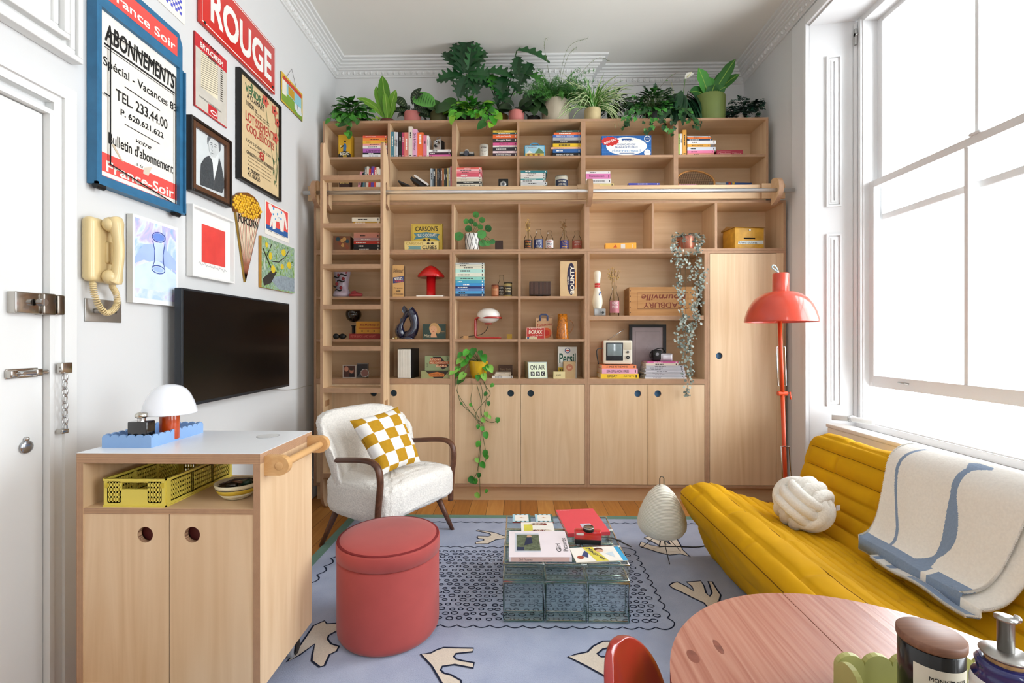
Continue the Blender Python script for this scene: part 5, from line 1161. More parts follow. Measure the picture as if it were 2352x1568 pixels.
MB().lathe([(.001, Z(1492)), (.022, Z(1491)), (.023, Z(1487)), (.022, Z(1484)), (.008, Z(1478))], STEEL, n=32).lathe([(.0075, Z(1480)), (.0075, Z(1412)), (.010, Z(1410)), (.010, Z(1404)), (.001, Z(1403))], STEEL, n=20).ball(.0045, CHROME, (.013, 0, Z(1409)), 10).build('pourer', o)
# ================================================================ things on the shelves
U1, U2, SC_, S3, S4, S5, SB = 2.722, 2.45, 1.936, 1.576, 1.247, .944, 1.427
EPS = .0006
ORD = ['topmost', 'second from top', 'third from top', 'fourth from top', 'fifth from top', 'sixth from top', 'seventh from top', 'eighth from top', 'ninth from top', 'tenth from top', 'eleventh from top', 'twelfth from top']
ORL = ['leftmost', 'second from left', 'third from left', 'fourth from left', 'fifth from left', 'sixth from left', 'seventh from left', 'eighth from left', 'ninth from left', 'tenth from left', 'eleventh from left', 'twelfth from left', 'thirteenth from left']
def lum(h): return sum(lin(h)[:3])/3
def bk(mb, w, d, t, mat, M, c=.0016):
    """a book lying flat, spine to -Y, centred in x, front at y=0"""
    mb.box(-w/2, w/2, 0, d, 0, c, mat, M).box(-w/2, w/2, 0, d, t-c, t, mat, M).box(-w/2, w/2, 0, .002, c, t-c, mat, M)
    return mb.box(-w/2+.003, w/2-.003, .002, d-.003, c, t-c, PAGES, M)
def spine(mb, w, t, title, h, M):
    ink = C('f2efe6', .6) if lum(h) < .35 else C('262322', .6); F_ = M @ fr((0, 0, 0), (1, 0, 0), (0, 0, 1))
    if title:
        a, _, b = title.partition('|'); n = min(w*.62, len(a)*t*.42); x = -w*.06 if not b else -w*.2
        mb.text(a, x, t/2, n, t*.46, ink, F_, .0004, .008)
        if b: mb.text(b, w*.24, t/2, min(w*.3, len(b)*t*.3), t*.32, ink, F_, .0004)
    else:
        x = -w*R.uniform(.2, .42); q = R.uniform(.2, .34)
        for k in range(R.randint(3, 6)): l = w*R.uniform(.02, .09); mb.rect(x, x+l, t*(.5-q/2), t*(.5+q/2), ink, F_, .0004); x += l+w*.014
    mb.rect(w*.42, w*.45, t*.25, t*.75, ink, F_, .0004)
def stack(where, x0, x1, ytop, z, Y, books, d=.15, group=None):
    """books top to bottom: (colour word, hex, title, relative thickness, (dx0, dx1) in photo pixels)"""
    H_ = W(x0, ytop, Y).z-z-EPS; tot = sum(b[3] for b in books); zz = z+EPS; n = len(books)
    for i in range(n-1, -1, -1):
        cn, h, ti, rel = books[i][:4]; dx = books[i][4] if len(books[i]) > 4 else (0, 0)
        t = H_*rel/tot; a, b = W(x0+dx[0], 500, Y).x, W(x1+dx[1], 500, Y).x; w = b-a
        m = MB(); mt = C(h, .5, var=.03); bk(m, w, d, t-.0004, mt, Matrix()); spine(m, w, t, ti, h, Matrix())
        o = m.build('book', None, ((a+b)/2, Y+R.uniform(0, .006), zz), R.uniform(-.02, .02)); pos = 'bottom' if i == n-1 else ORD[i]
        tag(o, f'{cn} book, {pos} in the stack {where}', 'book', group or f'books stacked {where}'); zz += t
    return zz
def standing(where, x0, z, Y, books, d=.15, group=None, tilt=0):
    """upright books left to right: (colour word, hex, title, width px, top px)"""
    px = x0
    for i, (cn, h, ti, wp, yt) in enumerate(books):
        a, b = W(px, 500, Y).x, W(px+wp, 500, Y).x; px += wp; H_ = W(px, yt, Y).z-z-EPS; t = b-a-.0006
        M = Matrix(((0, 0, 1, -t/2), (0, 1, 0, 0), (-1, 0, 0, H_/2), (0, 0, 0, 1)))
        m = MB(); bk(m, H_, d, t, C(h, .5, var=.03), M); spine(m, H_, t, ti, h, M); pos = ORL[i] if i < len(books)-1 else 'rightmost'
        o = m.build('book', None, ((a+b)/2, Y+R.uniform(0, .008), z+EPS)); o.rotation_euler[1] = tilt if not isinstance(tilt, (list, tuple)) else tilt[i]
        if o.rotation_euler[1]: o.location.z += abs(math.sin(o.rotation_euler[1]))*t/2
        tag(o, f'{cn} upright book, {pos} in the row {where}', 'book', group or f'upright books {where}')
def carton(name, label, cat, x0, x1, ytop, z, Y, dep, h, edge=None, deco=None, rz=0, group=None, rough=.55, dy=0):
    """printed box standing on a shelf: front panel between two photo columns"""
    a, b = W(x0, 500, Y).x, W(x1, 500, Y).x; H_ = W(x0, ytop, Y).z-z-EPS; w = b-a
    m = MB().box(-w/2, w/2, 0, dep, 0, H_, C(edge or h, rough, var=.06), fm={'-y': C(h, rough, var=.05)})
    if deco: deco(m, w, H_, fr((-w/2, -.0002, 0), (1, 0, 0), (0, 0, 1)))
    return tag(m.build(name, None, ((a+b)/2, Y+dy, z+EPS), rz), label, cat, group)
def at(px, Y, z): return (W(px, 500, Y).x, Y, z+EPS)
KU = YU+.02; KL = YL_+.025
K = lambda n, Y: n*Y/F                       # photo pixels to metres at a depth
# ---- upper row
def d_tin(m, w, h, M):
    m.poly([(0, 0), (w, 0), (w, h*.14), (w*.8, h*.25), (w*.5, h*.3), (w*.2, h*.25), (0, h*.14)], INK, M); m.text('BESCAO', w*.5, h*.17, w*.75, h*.11, C('efe6cf', .6), M, .001, .02); m.text('Tali', w*.5, h*.07, w*.35, h*.09, C('d9b02c', .5), M, .001, .02)
    m.poly([(w*.38, h*.29), (w*.62, h*.29), (w*.66, h*.5), (w*.58, h*.62), (w*.46, h*.62), (w*.4, h*.5)], C('3d6d9d', .5), M, .0008); m.disc(w*.54, h*.7, w*.08, INK, M, .001); m.poly([(w*.2, h*.42), (w*.46, h*.5), (w*.46, h*.56), (w*.2, h*.48)], INK, M, .001); m.disc(w*.2, h*.5, w*.07, C('e9d9a0', .5), M, .0012)
carton('cocoa_tin', 'yellow cocoa tin with a drawn figure in the top left cubby', 'tin', 777, 806, 309, U1, KU, .07, 'd3a11c', 'a87c16', d_tin, rz=-.06)
stack('right of the cocoa tin', 833, 889, 311, U1, KU, [('coral red', 'e2573c', None, 1), ('orange', 'ee8c3a', None, 1.3), ('yellow', 'e8b23a', None, 1.2), ('pink', 'ef9b98', None, .9), ('white', 'ece7e0', None, 1.2), ('violet', 'b563b8', 'Lovebirds', 1.8), ('black', '201f2c', None, .8), ('pale grey', 'e3e4e6', None, 1.4)])
standing('beside the cine camera', 897, U1, KU, [('teal picture', '4a7f8f', None, 8, 302), ('white', 'e6e6e4', None, 4, 302), ('pale grey', 'c9cdd3', None, 5, 303), ('black', '1c1b1f', None, 9, 303), ('dark pink', 'b23a5c', None, 5, 304), ('coral and blue', 'd9786a', None, 10, 303), ('cream', 'ddd4c4', None, 9, 290), ('lilac pink', 'e2a5c4', 'Girls & Violence', 11, 296), ('bright orange', 'ec6d35', None, 14, 303), ('pink spotted', 'dd7790', None, 8, 310), ('white slim', 'e9e4e0', None, 5, 311)])
zt_ = stack('under the cine camera', 978, 1035, 343, U1, KU, [('white', 'ece9e6', None, 1), ('black and pink', '3a2230', None, .9), ('magenta pink', 'd9609f', None, 1)])
o = thing('cine_camera', 'silver and black cine camera standing on three books', 'camera', (W(1008, 500, KU+.03).x, KU+.05, zt_+EPS), -.45); g = K(1, KU)
MB().rbox(-.035, .035, -.03, .03, .0, .085, C('1a1a1c', .4), .006).rbox(-.035, .036, -.034, -.028, .002, .086, C('b9b6b0', .3, .8), .003).cyl(.02, 0, .006, C('55534f', .4), M=T(-.036, 0, .04) @ RY(-pi/2)).build('body', o)
MB().cyl(.013, 0, .03, CHROME, M=T(.02, -.034, .055) @ RX(pi/2)).cyl(.010, 0, .012, BLACK, M=T(-.01, -.034, .035) @ RX(pi/2)).cyl(.006, .03, .031, BLACK, M=T(.02, -.034, .055) @ RX(pi/2)).build('lens', o)
MB().tube([(-.02, 0, .085), (-.024, 0, .115), (.012, 0, .122), (.018, 0, .086)], .003, STEEL, 8).build('viewfinder', o)
def slr(px, Y, z, w, name, label, face, rz=0):
    o = thing(name, label, 'camera', at(px, Y, z), rz)
    MB().rbox(-w/2, w/2, 0, .04, 0, w*.44, BLACK, .006).rbox(-w/2+.002, w/2-.002, -.001, .041, w*.30, w*.46, C(face, .3, .7), .004).prism([(-w*.16, w*.44), (w*.16, w*.44), (w*.1, w*.62), (-w*.1, w*.62)], .036, C(face, .3, .7), fr((0, .038, 0), (1, 0, 0), (0, 0, 1))).build('body', o)
    MB().cyl(w*.19, 0, .035, BLACK, M=T(0, 0, w*.22) @ RX(pi/2)).cyl(w*.15, .035, .036, C('2b3040', .05, coat=1), M=T(0, 0, w*.22) @ RX(pi/2)).build('lens', o)
    return o
slr(1072, KU+.03, U1, .12, 'slr_camera', 'black and silver film camera beside the grey jar candle', 'a8a59f')
o = thing('jar_candle', 'white printed jar beside the stack of books in the third top cubby', 'candle', at(1112, KU+.03, U1)); jh = W(1112, 331, KU).z-U1
MB().lathe([(.001, 0), (.034, 0), (.036, .004), (.036, jh), (.033, jh), (.033, jh-.02), (.001, jh-.02)], C('cfc9bd', .4), n=28).build('jar', o)
lm = MB(); wrap(lm, 'BOWERY', 1.5*pi, jh*.72, .05, .012, DK, .0368, .01); wrap(lm, 'ceramic candle', 1.5*pi, jh*.5, .045, .006, DK, .0368); wrap(lm, 'soy wax', 1.5*pi, jh*.38, .035, .006, DK, .0368); wrap(lm, 'No 8', 1.5*pi, jh*.2, .03, .008, DK, .0368); lm.build('lettering', o)
stack('left of the picture lunchbox', 1132, 1188, 299, U1, KU, [('yellow', 'e5c04a', None, .9), ('dark teal', '2d5a5c', None, .8), ('orange', 'ec6a2c', 'really good, actually', 1.7), ('dark brown', '3f3433', 'Shuggie Bain', 1.7), ('pink', 'dd5f92', 'QUEENIE', 1.3), ('white', 'e9e1da', None, .7), ('black', '241f27', None, 1.6), ('pale pink', 'ecd0d4', None, .9), ('dark plum', '3a2430', 'JOANNE HARRIS', 1.5)])
o = thing('lunchbox', 'pale blue tin lunchbox with a CANADA picture and blue handle', 'lunchbox', at(1228, KU+.02, U1)); lw, lh = K(48, KU), W(1228, 330, KU).z-U1; LBB = C('4d9cc4', .4)
m = MB().rbox(-lw/2, lw/2, 0, .08, 0, lh, LBB, .012); Mf = front(0, -.0004, 0)
m.poly([(-lw*.45, lh*.08), (lw*.45, lh*.08), (lw*.45, lh*.9), (-lw*.45, lh*.9)], C('9cc9d8', .5), Mf); m.rect(-lw*.45, lw*.45, lh*.08, lh*.32, C('d6b24a', .5), Mf, .0009); m.poly([(lw*.0, lh*.3), (lw*.2, lh*.75), (lw*.45, lh*.4), (lw*.45, lh*.3)], C('5f7f5a', .5), Mf, .001); m.text('CANADA', -lw*.15, lh*.78, lw*.5, lh*.1, C('8a3b34', .5), Mf, .0012); m.poly([(-lw*.4, lh*.3), (-lw*.25, lh*.55), (-lw*.1, lh*.35)], C('e6e4da', .5), Mf, .001)
for dx in (-.3, -.05, .2): m.disc(lw*dx, lh*.2, lw*.06, C('8b5a35', .5), Mf, .0013, lh*.07)
m.build('case', o); MB().tube(catmull([(-.035, .04, lh), (-.03, .04, lh+.02), (0, .04, lh+.026), (.03, .04, lh+.02), (.035, .04, lh)], 4), .006, LBB, 8).build('handle', o)
stack('right of the picture lunchbox', 1270, 1334, 299, U1, KU, [('dark green', '2f4d45', 'HOUSE PLANTS', .9, (8, -1)), ('orange', 'ea6c38', None, 1, (2, 0)), ('blue', '3d63ad', 'FRENCH IN 3 MONTHS', 1.2), ('grey', 'a9a9ab', None, 1.2), ('black', '2e2628', None, 1.3, (5, 0)), ('yellow', 'e8bd20', None, 1.5, (0, 0)), ('peach', 'e8b592', None, .9, (-4, 0)), ('mid blue', '2d5f9a', None, 1.6, (0, 0)), ('black', '161618', 'HUMANS OF NEW YORK', 1.5, (0, 0))])
def d_wall(m, w, h, M):
    GL = C('3f86c4', .5)
    for i in range(1, 14): m.rect(w*i/14-.0008, w*i/14+.0008, 0, h, GL, M, .0004)
    for i in range(1, 6): m.rect(0, w, h*i/6-.0008, h*i/6+.0008, GL, M, .0005)
    W_ = C('f0efe9', .5); B_ = C('24508f', .5); m.disc(w*.5, h*.47, w*.41, W_, M, .0007, h*.45, 40); m.text('Vinyl', w*.53, h*.76, w*.24, h*.16, B_, M, .001, 0, .3); m.rect(w*.40, w*.60, h*.78, h*.86, B_, M, .0009)
    m.text('MOSAIC-ADHESIF', w*.5, h*.56, w*.36, h*.09, B_, M, .001, .01); m.text('PANNEAUX MURAUX', w*.5, h*.42, w*.46, h*.09, B_, M, .001, .01); m.text('decro-wall', w*.5, h*.25, w*.58, h*.13, C('9db4cf', .5), M, .001, .03); m.rect(w*.36, w*.66, h*.11, h*.14, B_, M, .001)
    m.poly([(w*.17+w*.16*(1+.18*(i % 2))*math.cos(2*pi*i/24), h*.72+h*.2*(1+.25*(i % 2))*math.sin(2*pi*i/24)) for i in range(24)], RED, M, .0012); m.text('NOUVEAU', w*.17, h*.72, w*.25, h*.11, W_, M, .0016, .02, rot=.35)
    m.disc(w*.92, h*.84, w*.065, W_, M, .0012); m.disc(w*.92, h*.84, w*.05, B_, M, .0015); m.text('WOODS', w*.92, h*.84, w*.07, h*.06, W_, M, .0018); m.disc(w*.92, h*.14, w*.065, W_, M, .0012); m.text('POIDS', w*.92, h*.17, w*.08, h*.06, B_, M, .0016)
carton('wall_panel_box', 'blue and white box of adhesive wall panels under the hanging ivy', 'box', 1382, 1496, 312, U1, KU, .05, '2763a8', '1f4f8a', d_wall)
standing('at top right', 1559, U1, KU, [('pale green', 'a9c26a', None, 4, 306), ('white', 'e9e7e2', None, 5, 306), ('mustard orange', 'e3a54a', None, 9, 298)])
stack('in the top right cubby', 1579, 1644, 312, U1, KU, [('white and blue', 'd6dee9', None, .7, (0, -12)), ('orange', 'ea7a34', None, .9, (0, -12)), ('navy', '2c3a55', None, 1.1, (0, -8)), ('white', 'eceae8', None, 2.0), ('golden yellow', 'e8a83a', 'BIG SWISS', 1.6, (0, -12)), ('white and grey', 'd9dee8', None, 2.0), ('pink', 'ec7fa6', None, 1.5, (0, -4)), ('peach pink', 'f0a48f', None, 1.2, (0, -4))])
def d_redbox(m, w, h, M): m.text('Charlotte Tilbury', w*.5, h*.3, w*.9, h*.4, C('d9a59a', .4), M, .0008, 0, .3); m.rect(w*.12, w*.55, h*.66, h*.72, C('d98a90', .5), M)
carton('gift_box', 'dark raspberry red box at the right end of the top row', 'box', 1646, 1706, 345, U1, KU, .1, 'a52a40', '7f2030', d_redbox)
# ---- second row
def d_bv(m, w, h, M): m.text('Bournville', w*.5, h*.62, w*.8, h*.3, C('d9b86a', .4), M, .0008, .02)
carton('cocoa_tin', 'small dark brown cocoa tin seen between ladder and rail', 'tin', 779, 803, 402, U2, KU, .06, '3a2018', '2a1610', d_bv)
standing('behind the ladder top', 820, U2, KU, [('pink', 'e39aa8', None, 7, 394), ('black', '26262a', None, 4, 396), ('teal', '5b97a8', None, 4, 394), ('grey', '6f7678', None, 5, 384), ('cream', 'ddd6c6', None, 5, 382), ('red', 'cf3a26', None, 6, 386), ('purple', '5d3f97', None, 7, 382), ('red and blue', 'd9482f', None, 5, 384), ('off white', 'e6dcc8', None, 6, 383), ('white', 'e9e4de', None, 5, 388), ('pale lilac', 'd5cad9', None, 7, 386)], tilt=[.16, .12, .08, .05, .04, .03, .03, .02, .02, .02, .01])
def leaning(px, pz, L, t, ang, h, label):
    m = MB(); M = T(*at(px, KU, pz)) @ RY(ang); bk(m, L, .13, t, C(h, .45), M @ T(L/2, 0, 0)); o = m.build('book'); tag(o, label, 'book', 'slanting books in the second row')
leaning(914, U2+.075, .17, .012, .42, '232326', 'flat dark notebook sliding down, leftmost of three slanting books')
leaning(942, U2+.098, .15, .022, .60, '1b1b1d', 'thick black book slanting in the second cubby, middle of three')
leaning(950, U2+.120, .14, .016, .60, 'e2ddd6', 'white book lying on the slanting black book')
standing('of slim spines', 988, U2, KU, [('pale grey', 'aeb7bb', None, 5, 386), ('slate', '52636c', None, 3, 386), ('black', '1d1d20', None, 4, 386), ('tan', 'b28a58', None, 3, 386), ('charcoal', '2e2f33', None, 5, 386), ('black glossy', '141416', None, 4, 386), ('brown', '6b4a3a', None, 4, 386), ('orange', 'c9753a', None, 3, 386), ('dark olive', '45432f', None, 4, 386), ('black matt', '232326', None, 4, 386), ('yellow', 'd9c37a', None, 3, 385), ('grey', '8d9294', None, 4, 385), ('pink', 'cf7f80', None, 4, 382)])
stack('left of the folding camera', 1048, 1106, 384, U2, KU, [('salmon red', 'e0645a', 'HEADSHOT', .8), ('pale pink', 'ecb9bb', None, .9), ('rose', 'e77f8a', None, .9), ('deep pink', 'd9586c', None, 1.5, (0, 0)), ('white', 'e9e3da', None, .7), ('cream', 'ded3bf', None, 1.2), ('black and white', '2b2929', None, 1), ('ivory', 'e3dac4', 'William Boyd', 1.6), ('blue', '6a9fcb', None, 1.3, (0, 6))])
o = thing('folding_camera', 'small black vintage folding camera on the second row', 'camera', at(1156, KU+.02, U2)); MB().rbox(-.04, .04, 0, .03, 0, .1, BLACK, .004).build('body', o)
MB().cyl(.026, 0, .02, BLACK, M=T(0, 0, .05) @ RX(pi/2)).lathe([(.026, .018), (.024, .022), (.016, .022)], C('b9b9b7', .3, 1), M=T(0, 0, .05) @ RX(pi/2)).cyl(.012, .02, .024, C('4a4d55', .1, coat=1), M=T(0, 0, .05) @ RX(pi/2)).build('lens', o)
stack('left of the dried milk tin', 1196, 1253, 391, U2, KU, [('dark teal', '2f7d86', None, 1.2, (0, 4)), ('white', 'ece6e0', None, .9), ('white with red', 'e9dcd6', None, .9), ('off white', 'e6e4dd', None, 1.2), ('teal green', '4a9a9a', None, .7), ('white plain', 'eae9e6', None, 1), ('pale grey', 'd9dcdc', None, 1.4, (0, 4)), ('cream', 'e4dccb', None, 1.2), ('sky blue', '5fa3bd', None, 1.4, (0, 4))])
def tin(px, Y, z, wpx, ytop, name, label, body, band, txt, lid, tc='efe9da', cat='tin', rim=True):
    r = K(wpx, Y)/2; h = W(px, ytop, Y).z-z-EPS; o = thing(name, label, cat, at(px, Y+r, z))
    MB().lathe([(.001, 0), (r, 0), (r, h-.006), (r-.003, h-.006), (.001, h-.006)], C(body, .4, var=.08), n=28).build('can', o)
    lm = MB().lathe([(r+.0004, h*.12), (r+.0004, h*.72)], C(band, .5), n=24, a0=pi*1.12, a1=pi*1.88)
    for i, t_ in enumerate(txt): wrap(lm, t_, 1.5*pi, h*(.58-.2*i), r*1.4, h*.12, C(tc, .5), r+.0008, .02)
    lm.build('label', o)
    MB().lathe([(r+.001, h-.008), (r+.001, h), (r-.004, h+.001), (.001, h-.001)], C(lid, .35, .6), n=28).build('lid', o)
    return o
tin(1290, KU, U2, 30, 401, 'milk_tin', 'cream National Dried Milk tin with navy label, second row', 'd9d3c2', '24304e', ['NATIONAL', 'DRIED MILK', 'FULL CREAM'], '8d887c')
stack('beside the rail bracket', 1346, 1402, 393, U2, KU, [('white', 'e9e4e2', None, .9), ('pink', 'dd7fb4', 'Impressionism', 2.0), ('white large', 'ece8e6', '100 INTERIORS AROUND THE WORLD', 1.7, (0, 2)), ('cream yellow', 'e6d28c', None, 1.2, (0, 8)), ('grey', 'bdbdbd', None, 1.2, (0, 8))])
stack('lying under the box cubby', 1444, 1515, 420, U2, KU, [('violet blue', '4a50a8', None, 1.3), ('orange', 'e08a4a', None, 1.2, (2, 2)), ('white', 'dfdcd6', None, 1.5, (0, 2))])
o = thing('tennis_racket', 'old wooden tennis racket resting in the second row right cubby', 'racket', (W(1602, 500, KU+.06).x, KU+.07, U2+.03)); rw = wood('racket', 'b87f3e', 'd39a58', 30)
cx_, cz_ = W(1598, 428, KU+.07).x-o.location.x, .055; a_, b_ = K(42, KU+.07), K(36, KU+.07)
el = [(cx_+a_*math.cos(t_), .0, cz_+b_*math.sin(t_)*.95) for t_ in [2*pi*i/36 for i in range(36)]]
ca = -.32; Rm = T(cx_, 0, cz_) @ RX(-.5) @ T(-cx_, 0, -cz_)
MB().tube(el, .008, rw, 8, True, M=Rm).build('hoop', o)
s_ = MB()
for i in range(-9, 10):
    x_ = a_*i/10; q_ = b_*math.sqrt(1-(i/10)**2)*.95; s_.tube([Rm @ Vector((cx_+x_, 0, cz_-q_)), Rm @ Vector((cx_+x_, 0, cz_+q_))], .0013, C('4a3426', .6), 4)
    z_ = b_*.95*i/10; q_ = a_*math.sqrt(1-(i/10)**2); s_.tube([Rm @ Vector((cx_-q_, 0, cz_+z_)), Rm @ Vector((cx_+q_, 0, cz_+z_))], .0013, C('4a3426', .6), 4)
s_.build('strings', o)
hx_ = cx_+a_*.80; HZ = .034; MB().tube([(hx_, .03, cz_-.01), (hx_+.06, .01, HZ+.006), (hx_+.12, .0, HZ)], [.012, .011, .011], C('c9c4b8', .5), 8).tube([(hx_+.12, .0, HZ), (hx_+.33, 0, HZ-.004)], .0125, C('2f5596', .5), 8).tube([(hx_+.14, 0, HZ), (hx_+.16, 0, HZ)], .0131, C('c9402e', .5), 8).tube([(hx_+.17, 0, HZ), (hx_+.19, 0, HZ)], .0131, C('d9b23a', .5), 8).build('handle', o)
tag(MB().box(-.07, .07, 0, .12, 0, .036, C('dc8fc0', .5)).build('book', None, at(1580, KU, U2)), 'lilac pink book lying under the tennis racket', 'book')
# ---- long cubby row
stack('behind the upper ladder rungs', 806, 872, 499, SC_, KL, [('white', 'e9dfc9', None, 1.5, (2, 0)), ('yellow gold', 'b98d2e', None, 1, (4, 0)), ('cream', 'cdbb9a', None, 1), ('peach', 'dba87f', None, 1.2, (6, 0)), ('peach pink', 'd79a80', None, 1.2, (6, 0)), ('dusty pink', 'd99583', None, 1.4, (6, 0)), ('mauve', 'b98f8f', None, 1.2, (6, 0)), ('red', 'c93a2a', None, 1.1, (6, 0)), ('black and white', '1c1c1e', None, 1.4, (6, 0)), ('black', '141414', None, .8, (6, 0))])
def d_sb(m, w, h, M):
    for i in range(9): m.disc(R.uniform(.15, .85)*w, R.uniform(.15, .85)*h, h*.13, (C('8a4a32', .6), C('2f4a52', .6), C('c99a5a', .6))[i % 3], M, .0005+i*.0001)
carton('patterned_box', 'patterned brown and teal box behind the ladder, long cubby row', 'box', 766, 804, 542, SC_, KL, .1, '7d5238', '4a2f20', d_sb, rz=.1)
YCB = C('c9a93a', .6)
def d_cars(m, w, h, M):
    m.stroke([(w*.03, h*.04), (w*.97, h*.04), (w*.97, h*.96), (w*.03, h*.96)], .003, DK, M, .0005, True); m.text("CARSON'S", w*.5, h*.82, w*.72, h*.17, DK, M, .0008, .02)
    m.poly([(w*.08, h*.66), (w*.16, h*.55), (w*.08, h*.42), (w*.5, h*.5), (w*.92, h*.38), (w*.84, h*.5), (w*.92, h*.62), (w*.5, h*.7)], C('4a7f8f', .6), M, .0007); m.text('MILK CHOCOLATE', w*.5, h*.585, w*.64, h*.10, C('efe6cf', .6), M, .001, .01); m.text('CUBES', w*.5, h*.22, w*.62, h*.18, DK, M, .0008, .02)
    for dx in (-.07, .07): m.poly([(w*(.5+dx), h*.33), (w*(.55+dx), h*.4), (w*(.5+dx), h*.47), (w*(.45+dx), h*.4)], DK, M, .001)
carton('chocolate_box', "yellow Carson's chocolate box standing upright", 'box', 944, 1016, 514, SC_, KL+.05, .03, 'd1b347', 'a98e34', d_cars, rz=-.05)
def d_cars2(m, w, h, M):
    m.text('CUBES', w*.74, h*.3, w*.42, h*.42, DK, M, .0008, .02); m.text("CARSON'S", w*.3, h*.75, w*.5, h*.28, C('a8862c', .6), M, .0006); m.poly([(w*.1, h*.45), (w*.5, h*.45), (w*.46, h*.25), (w*.5, h*.08), (w*.1, h*.08), (w*.14, h*.25)], C('6f9490', .6), M, .0006)
    for dx in (.70, .82): m.poly([(w*dx, h*.6), (w*(dx+.05), h*.75), (w*dx, h*.92), (w*(dx-.05), h*.75)], DK, M, .0008)
carton('chocolate_box', "low pale yellow chocolate box lying before the upright Carson's box", 'box', 929, 1007, 554, SC_, KL, .04, 'd9c27c', 'b79c50', d_cars2)
carton('wooden_block', 'small dark and pale wooden block right of the pilea pot', 'block', 1137, 1155, 552, SC_, KL+.04, .05, '3a241c', 'b09274')
def milk_bottle(px, Y, z, hpx_top, label, lc, txt, tc, name='milk_bottle', wpx=20, group=None):
    h = W(px, hpx_top, Y).z-z-EPS; r = K(wpx, Y)/2; o = thing(name, label, 'bottle', at(px, Y+r, z), group=group)
    MB().lathe([(.001, .001), (r*.95, .0), (r, .006), (r, h*.52), (r*.9, h*.62), (r*.5, h*.78), (r*.42, h*.88), (r*.5, h*.93), (r*.5, h)], BOTTLE, n=24).build('glass', o)
    lm = MB().lathe([(r+.0006, h*.1), (r+.0006, h*.5)], C(lc, .5), n=20, a0=pi*1.08, a1=pi*1.92)
    for i, t_ in enumerate(txt): wrap(lm, t_, 1.5*pi, h*(.42-.13*i), r*1.3, h*.09, C(tc[i % len(tc)], .5), r+.001, .02)
    lm.build('printed_label', o); return o, r, h
BG = 'printed milk bottles in the long cubby row'
def sprigs(name, label, px, Y, z0, z1, wd, hexc, n=26, base=None):
    o = thing(name, label, 'dried flowers', base or at(px, Y, z0)); m = MB(); f_ = MB(); cc = C(hexc, .7, var=.25, nscale=80); st = C('8a6b3a', .7)
    H_ = z1-z0
    for s in range(5):
        a = R.uniform(-.5, .5)*wd; top = Vector((a, R.uniform(-.01, .01), H_*R.uniform(.75, 1))); m.tube([(0, 0, .002), (a*.25, 0, H_*.5), top], .0013, st, 4)
        for k in range(n//5):
            q = top+Vector((R.uniform(-.022, .022), R.uniform(-.015, .015), R.uniform(-.06, .012))); m.tube([Vector((a*.5, 0, H_*.65)).lerp(top, .5), q], .0008, st, 4); f_.ball(R.uniform(.003, .0055), cc, q, 6)
    m.build('stems', o); f_.build('flower_heads', o); return o
o, r_, h_ = milk_bottle(1213, KL, SC_, 527, 'glass milk bottle with black and orange label, leftmost of five', '2a1a14', ['Mars', 'the bar', 'a day'], ['e2762c', 'e0b23a'], group=BG)
sprigs('dried_flowers', 'golden dried sprigs in the leftmost printed milk bottle', 0, 0, SC_+.01, W(1213, 494, KL).z, .05, 'd9b56a', base=(o.location.x, o.location.y, SC_+.015))
milk_bottle(1237, KL, SC_, 525, 'glass milk bottle with navy and white label, second of five', '2b3566', ['UNIGATE', 'BLUE', 'MILK'], ['efefef'], group=BG, wpx=22)
milk_bottle(1262, KL, SC_, 528, 'glass milk bottle with red and white label, middle of five', 'd9d3cf', ['ALWAYS', 'MILK', 'OK'], ['b3262a', '2b3566'], group=BG, wpx=18)
o, _, _ = milk_bottle(1296, KL+.03, SC_, 528, 'glass milk bottle with blue yellow label and dried stems', '3a3f86', ['UK', 'Milky', 'way'], ['d9a53a'], group=BG)
sprigs('dried_flowers', 'brown dried stems in the fourth printed milk bottle', 0, 0, SC_+.01, W(1296, 504, KL+.03).z, .04, '9a6a38', 16, base=(o.location.x, o.location.y, SC_+.015))
milk_bottle(1325, KL+.03, SC_, 528, 'glass milk bottle with red lettering, rightmost of five', 'a8503c', ['chelsea', 'girl'], ['e9d9cf'], group=BG, wpx=22)
def d_tray(m, w, h, M): m.rect(w*.5, w*.64, h*.1, h*.85, C('d9d0c4', .5), M); m.poly([(w*.25, h*.3), (w*.33, h*.75), (w*.38, h*.3)], C('c4502a', .5), M); m.rect(w*.88, w*.9, h*.2, h*.8, PAPER, M)
carton('orange_box', 'flat bright orange yellow box alone in its cubby', 'box', 1391, 1461, 558, SC_, KL, .09, 'e8a43a', 'c98524', d_tray, rz=-.08)
# yellow ticket box
o = thing('ticket_box', 'worn yellow metal Used tickets box at the right end cubby', 'box', (W(1723, 500, KL).x, KL+.01, SC_+EPS), .12); w_, h_ = K(70, KL), W(1723, 522, KL).z-SC_; TY = C('c9962f', .4, var=.2, nscale=18)
m = MB().rbox(-w_/2, w_/2, 0, .17, 0, h_, TY, .003); Mf = front(-w_/2, -.0003, 0)
m.poly([(w_*.1, h_*.22), (w_*.98, h_*.24), (w_*.98, h_*.42), (w_*.12, h_*.36)], C('cfd6d3', .6), Mf); m.text('Used tickets', w_*.45, h_*.305, w_*.62, h_*.09, C('2c3138', .6), Mf, .001, .005); m.build('box_body', o)
MB().rbox(-w_*.2, w_*.2, -.001, .004, h_*.46, h_*.53, C('120d0b', .8), .002).build('slot', o)
MB().prism([(-.012, h_), (.10, h_+.028), (.182, h_+.005), (.182, h_)], w_+.016, C('a07a44', .5), fr((-w_/2-.008, 0, 0), (0, 1, 0), (0, 0, 1))).build('lid', o)
MB().cyl(.006, 0, .006, STEEL, M=T(0, 0, h_*.88) @ RX(pi/2)).build('lock', o)
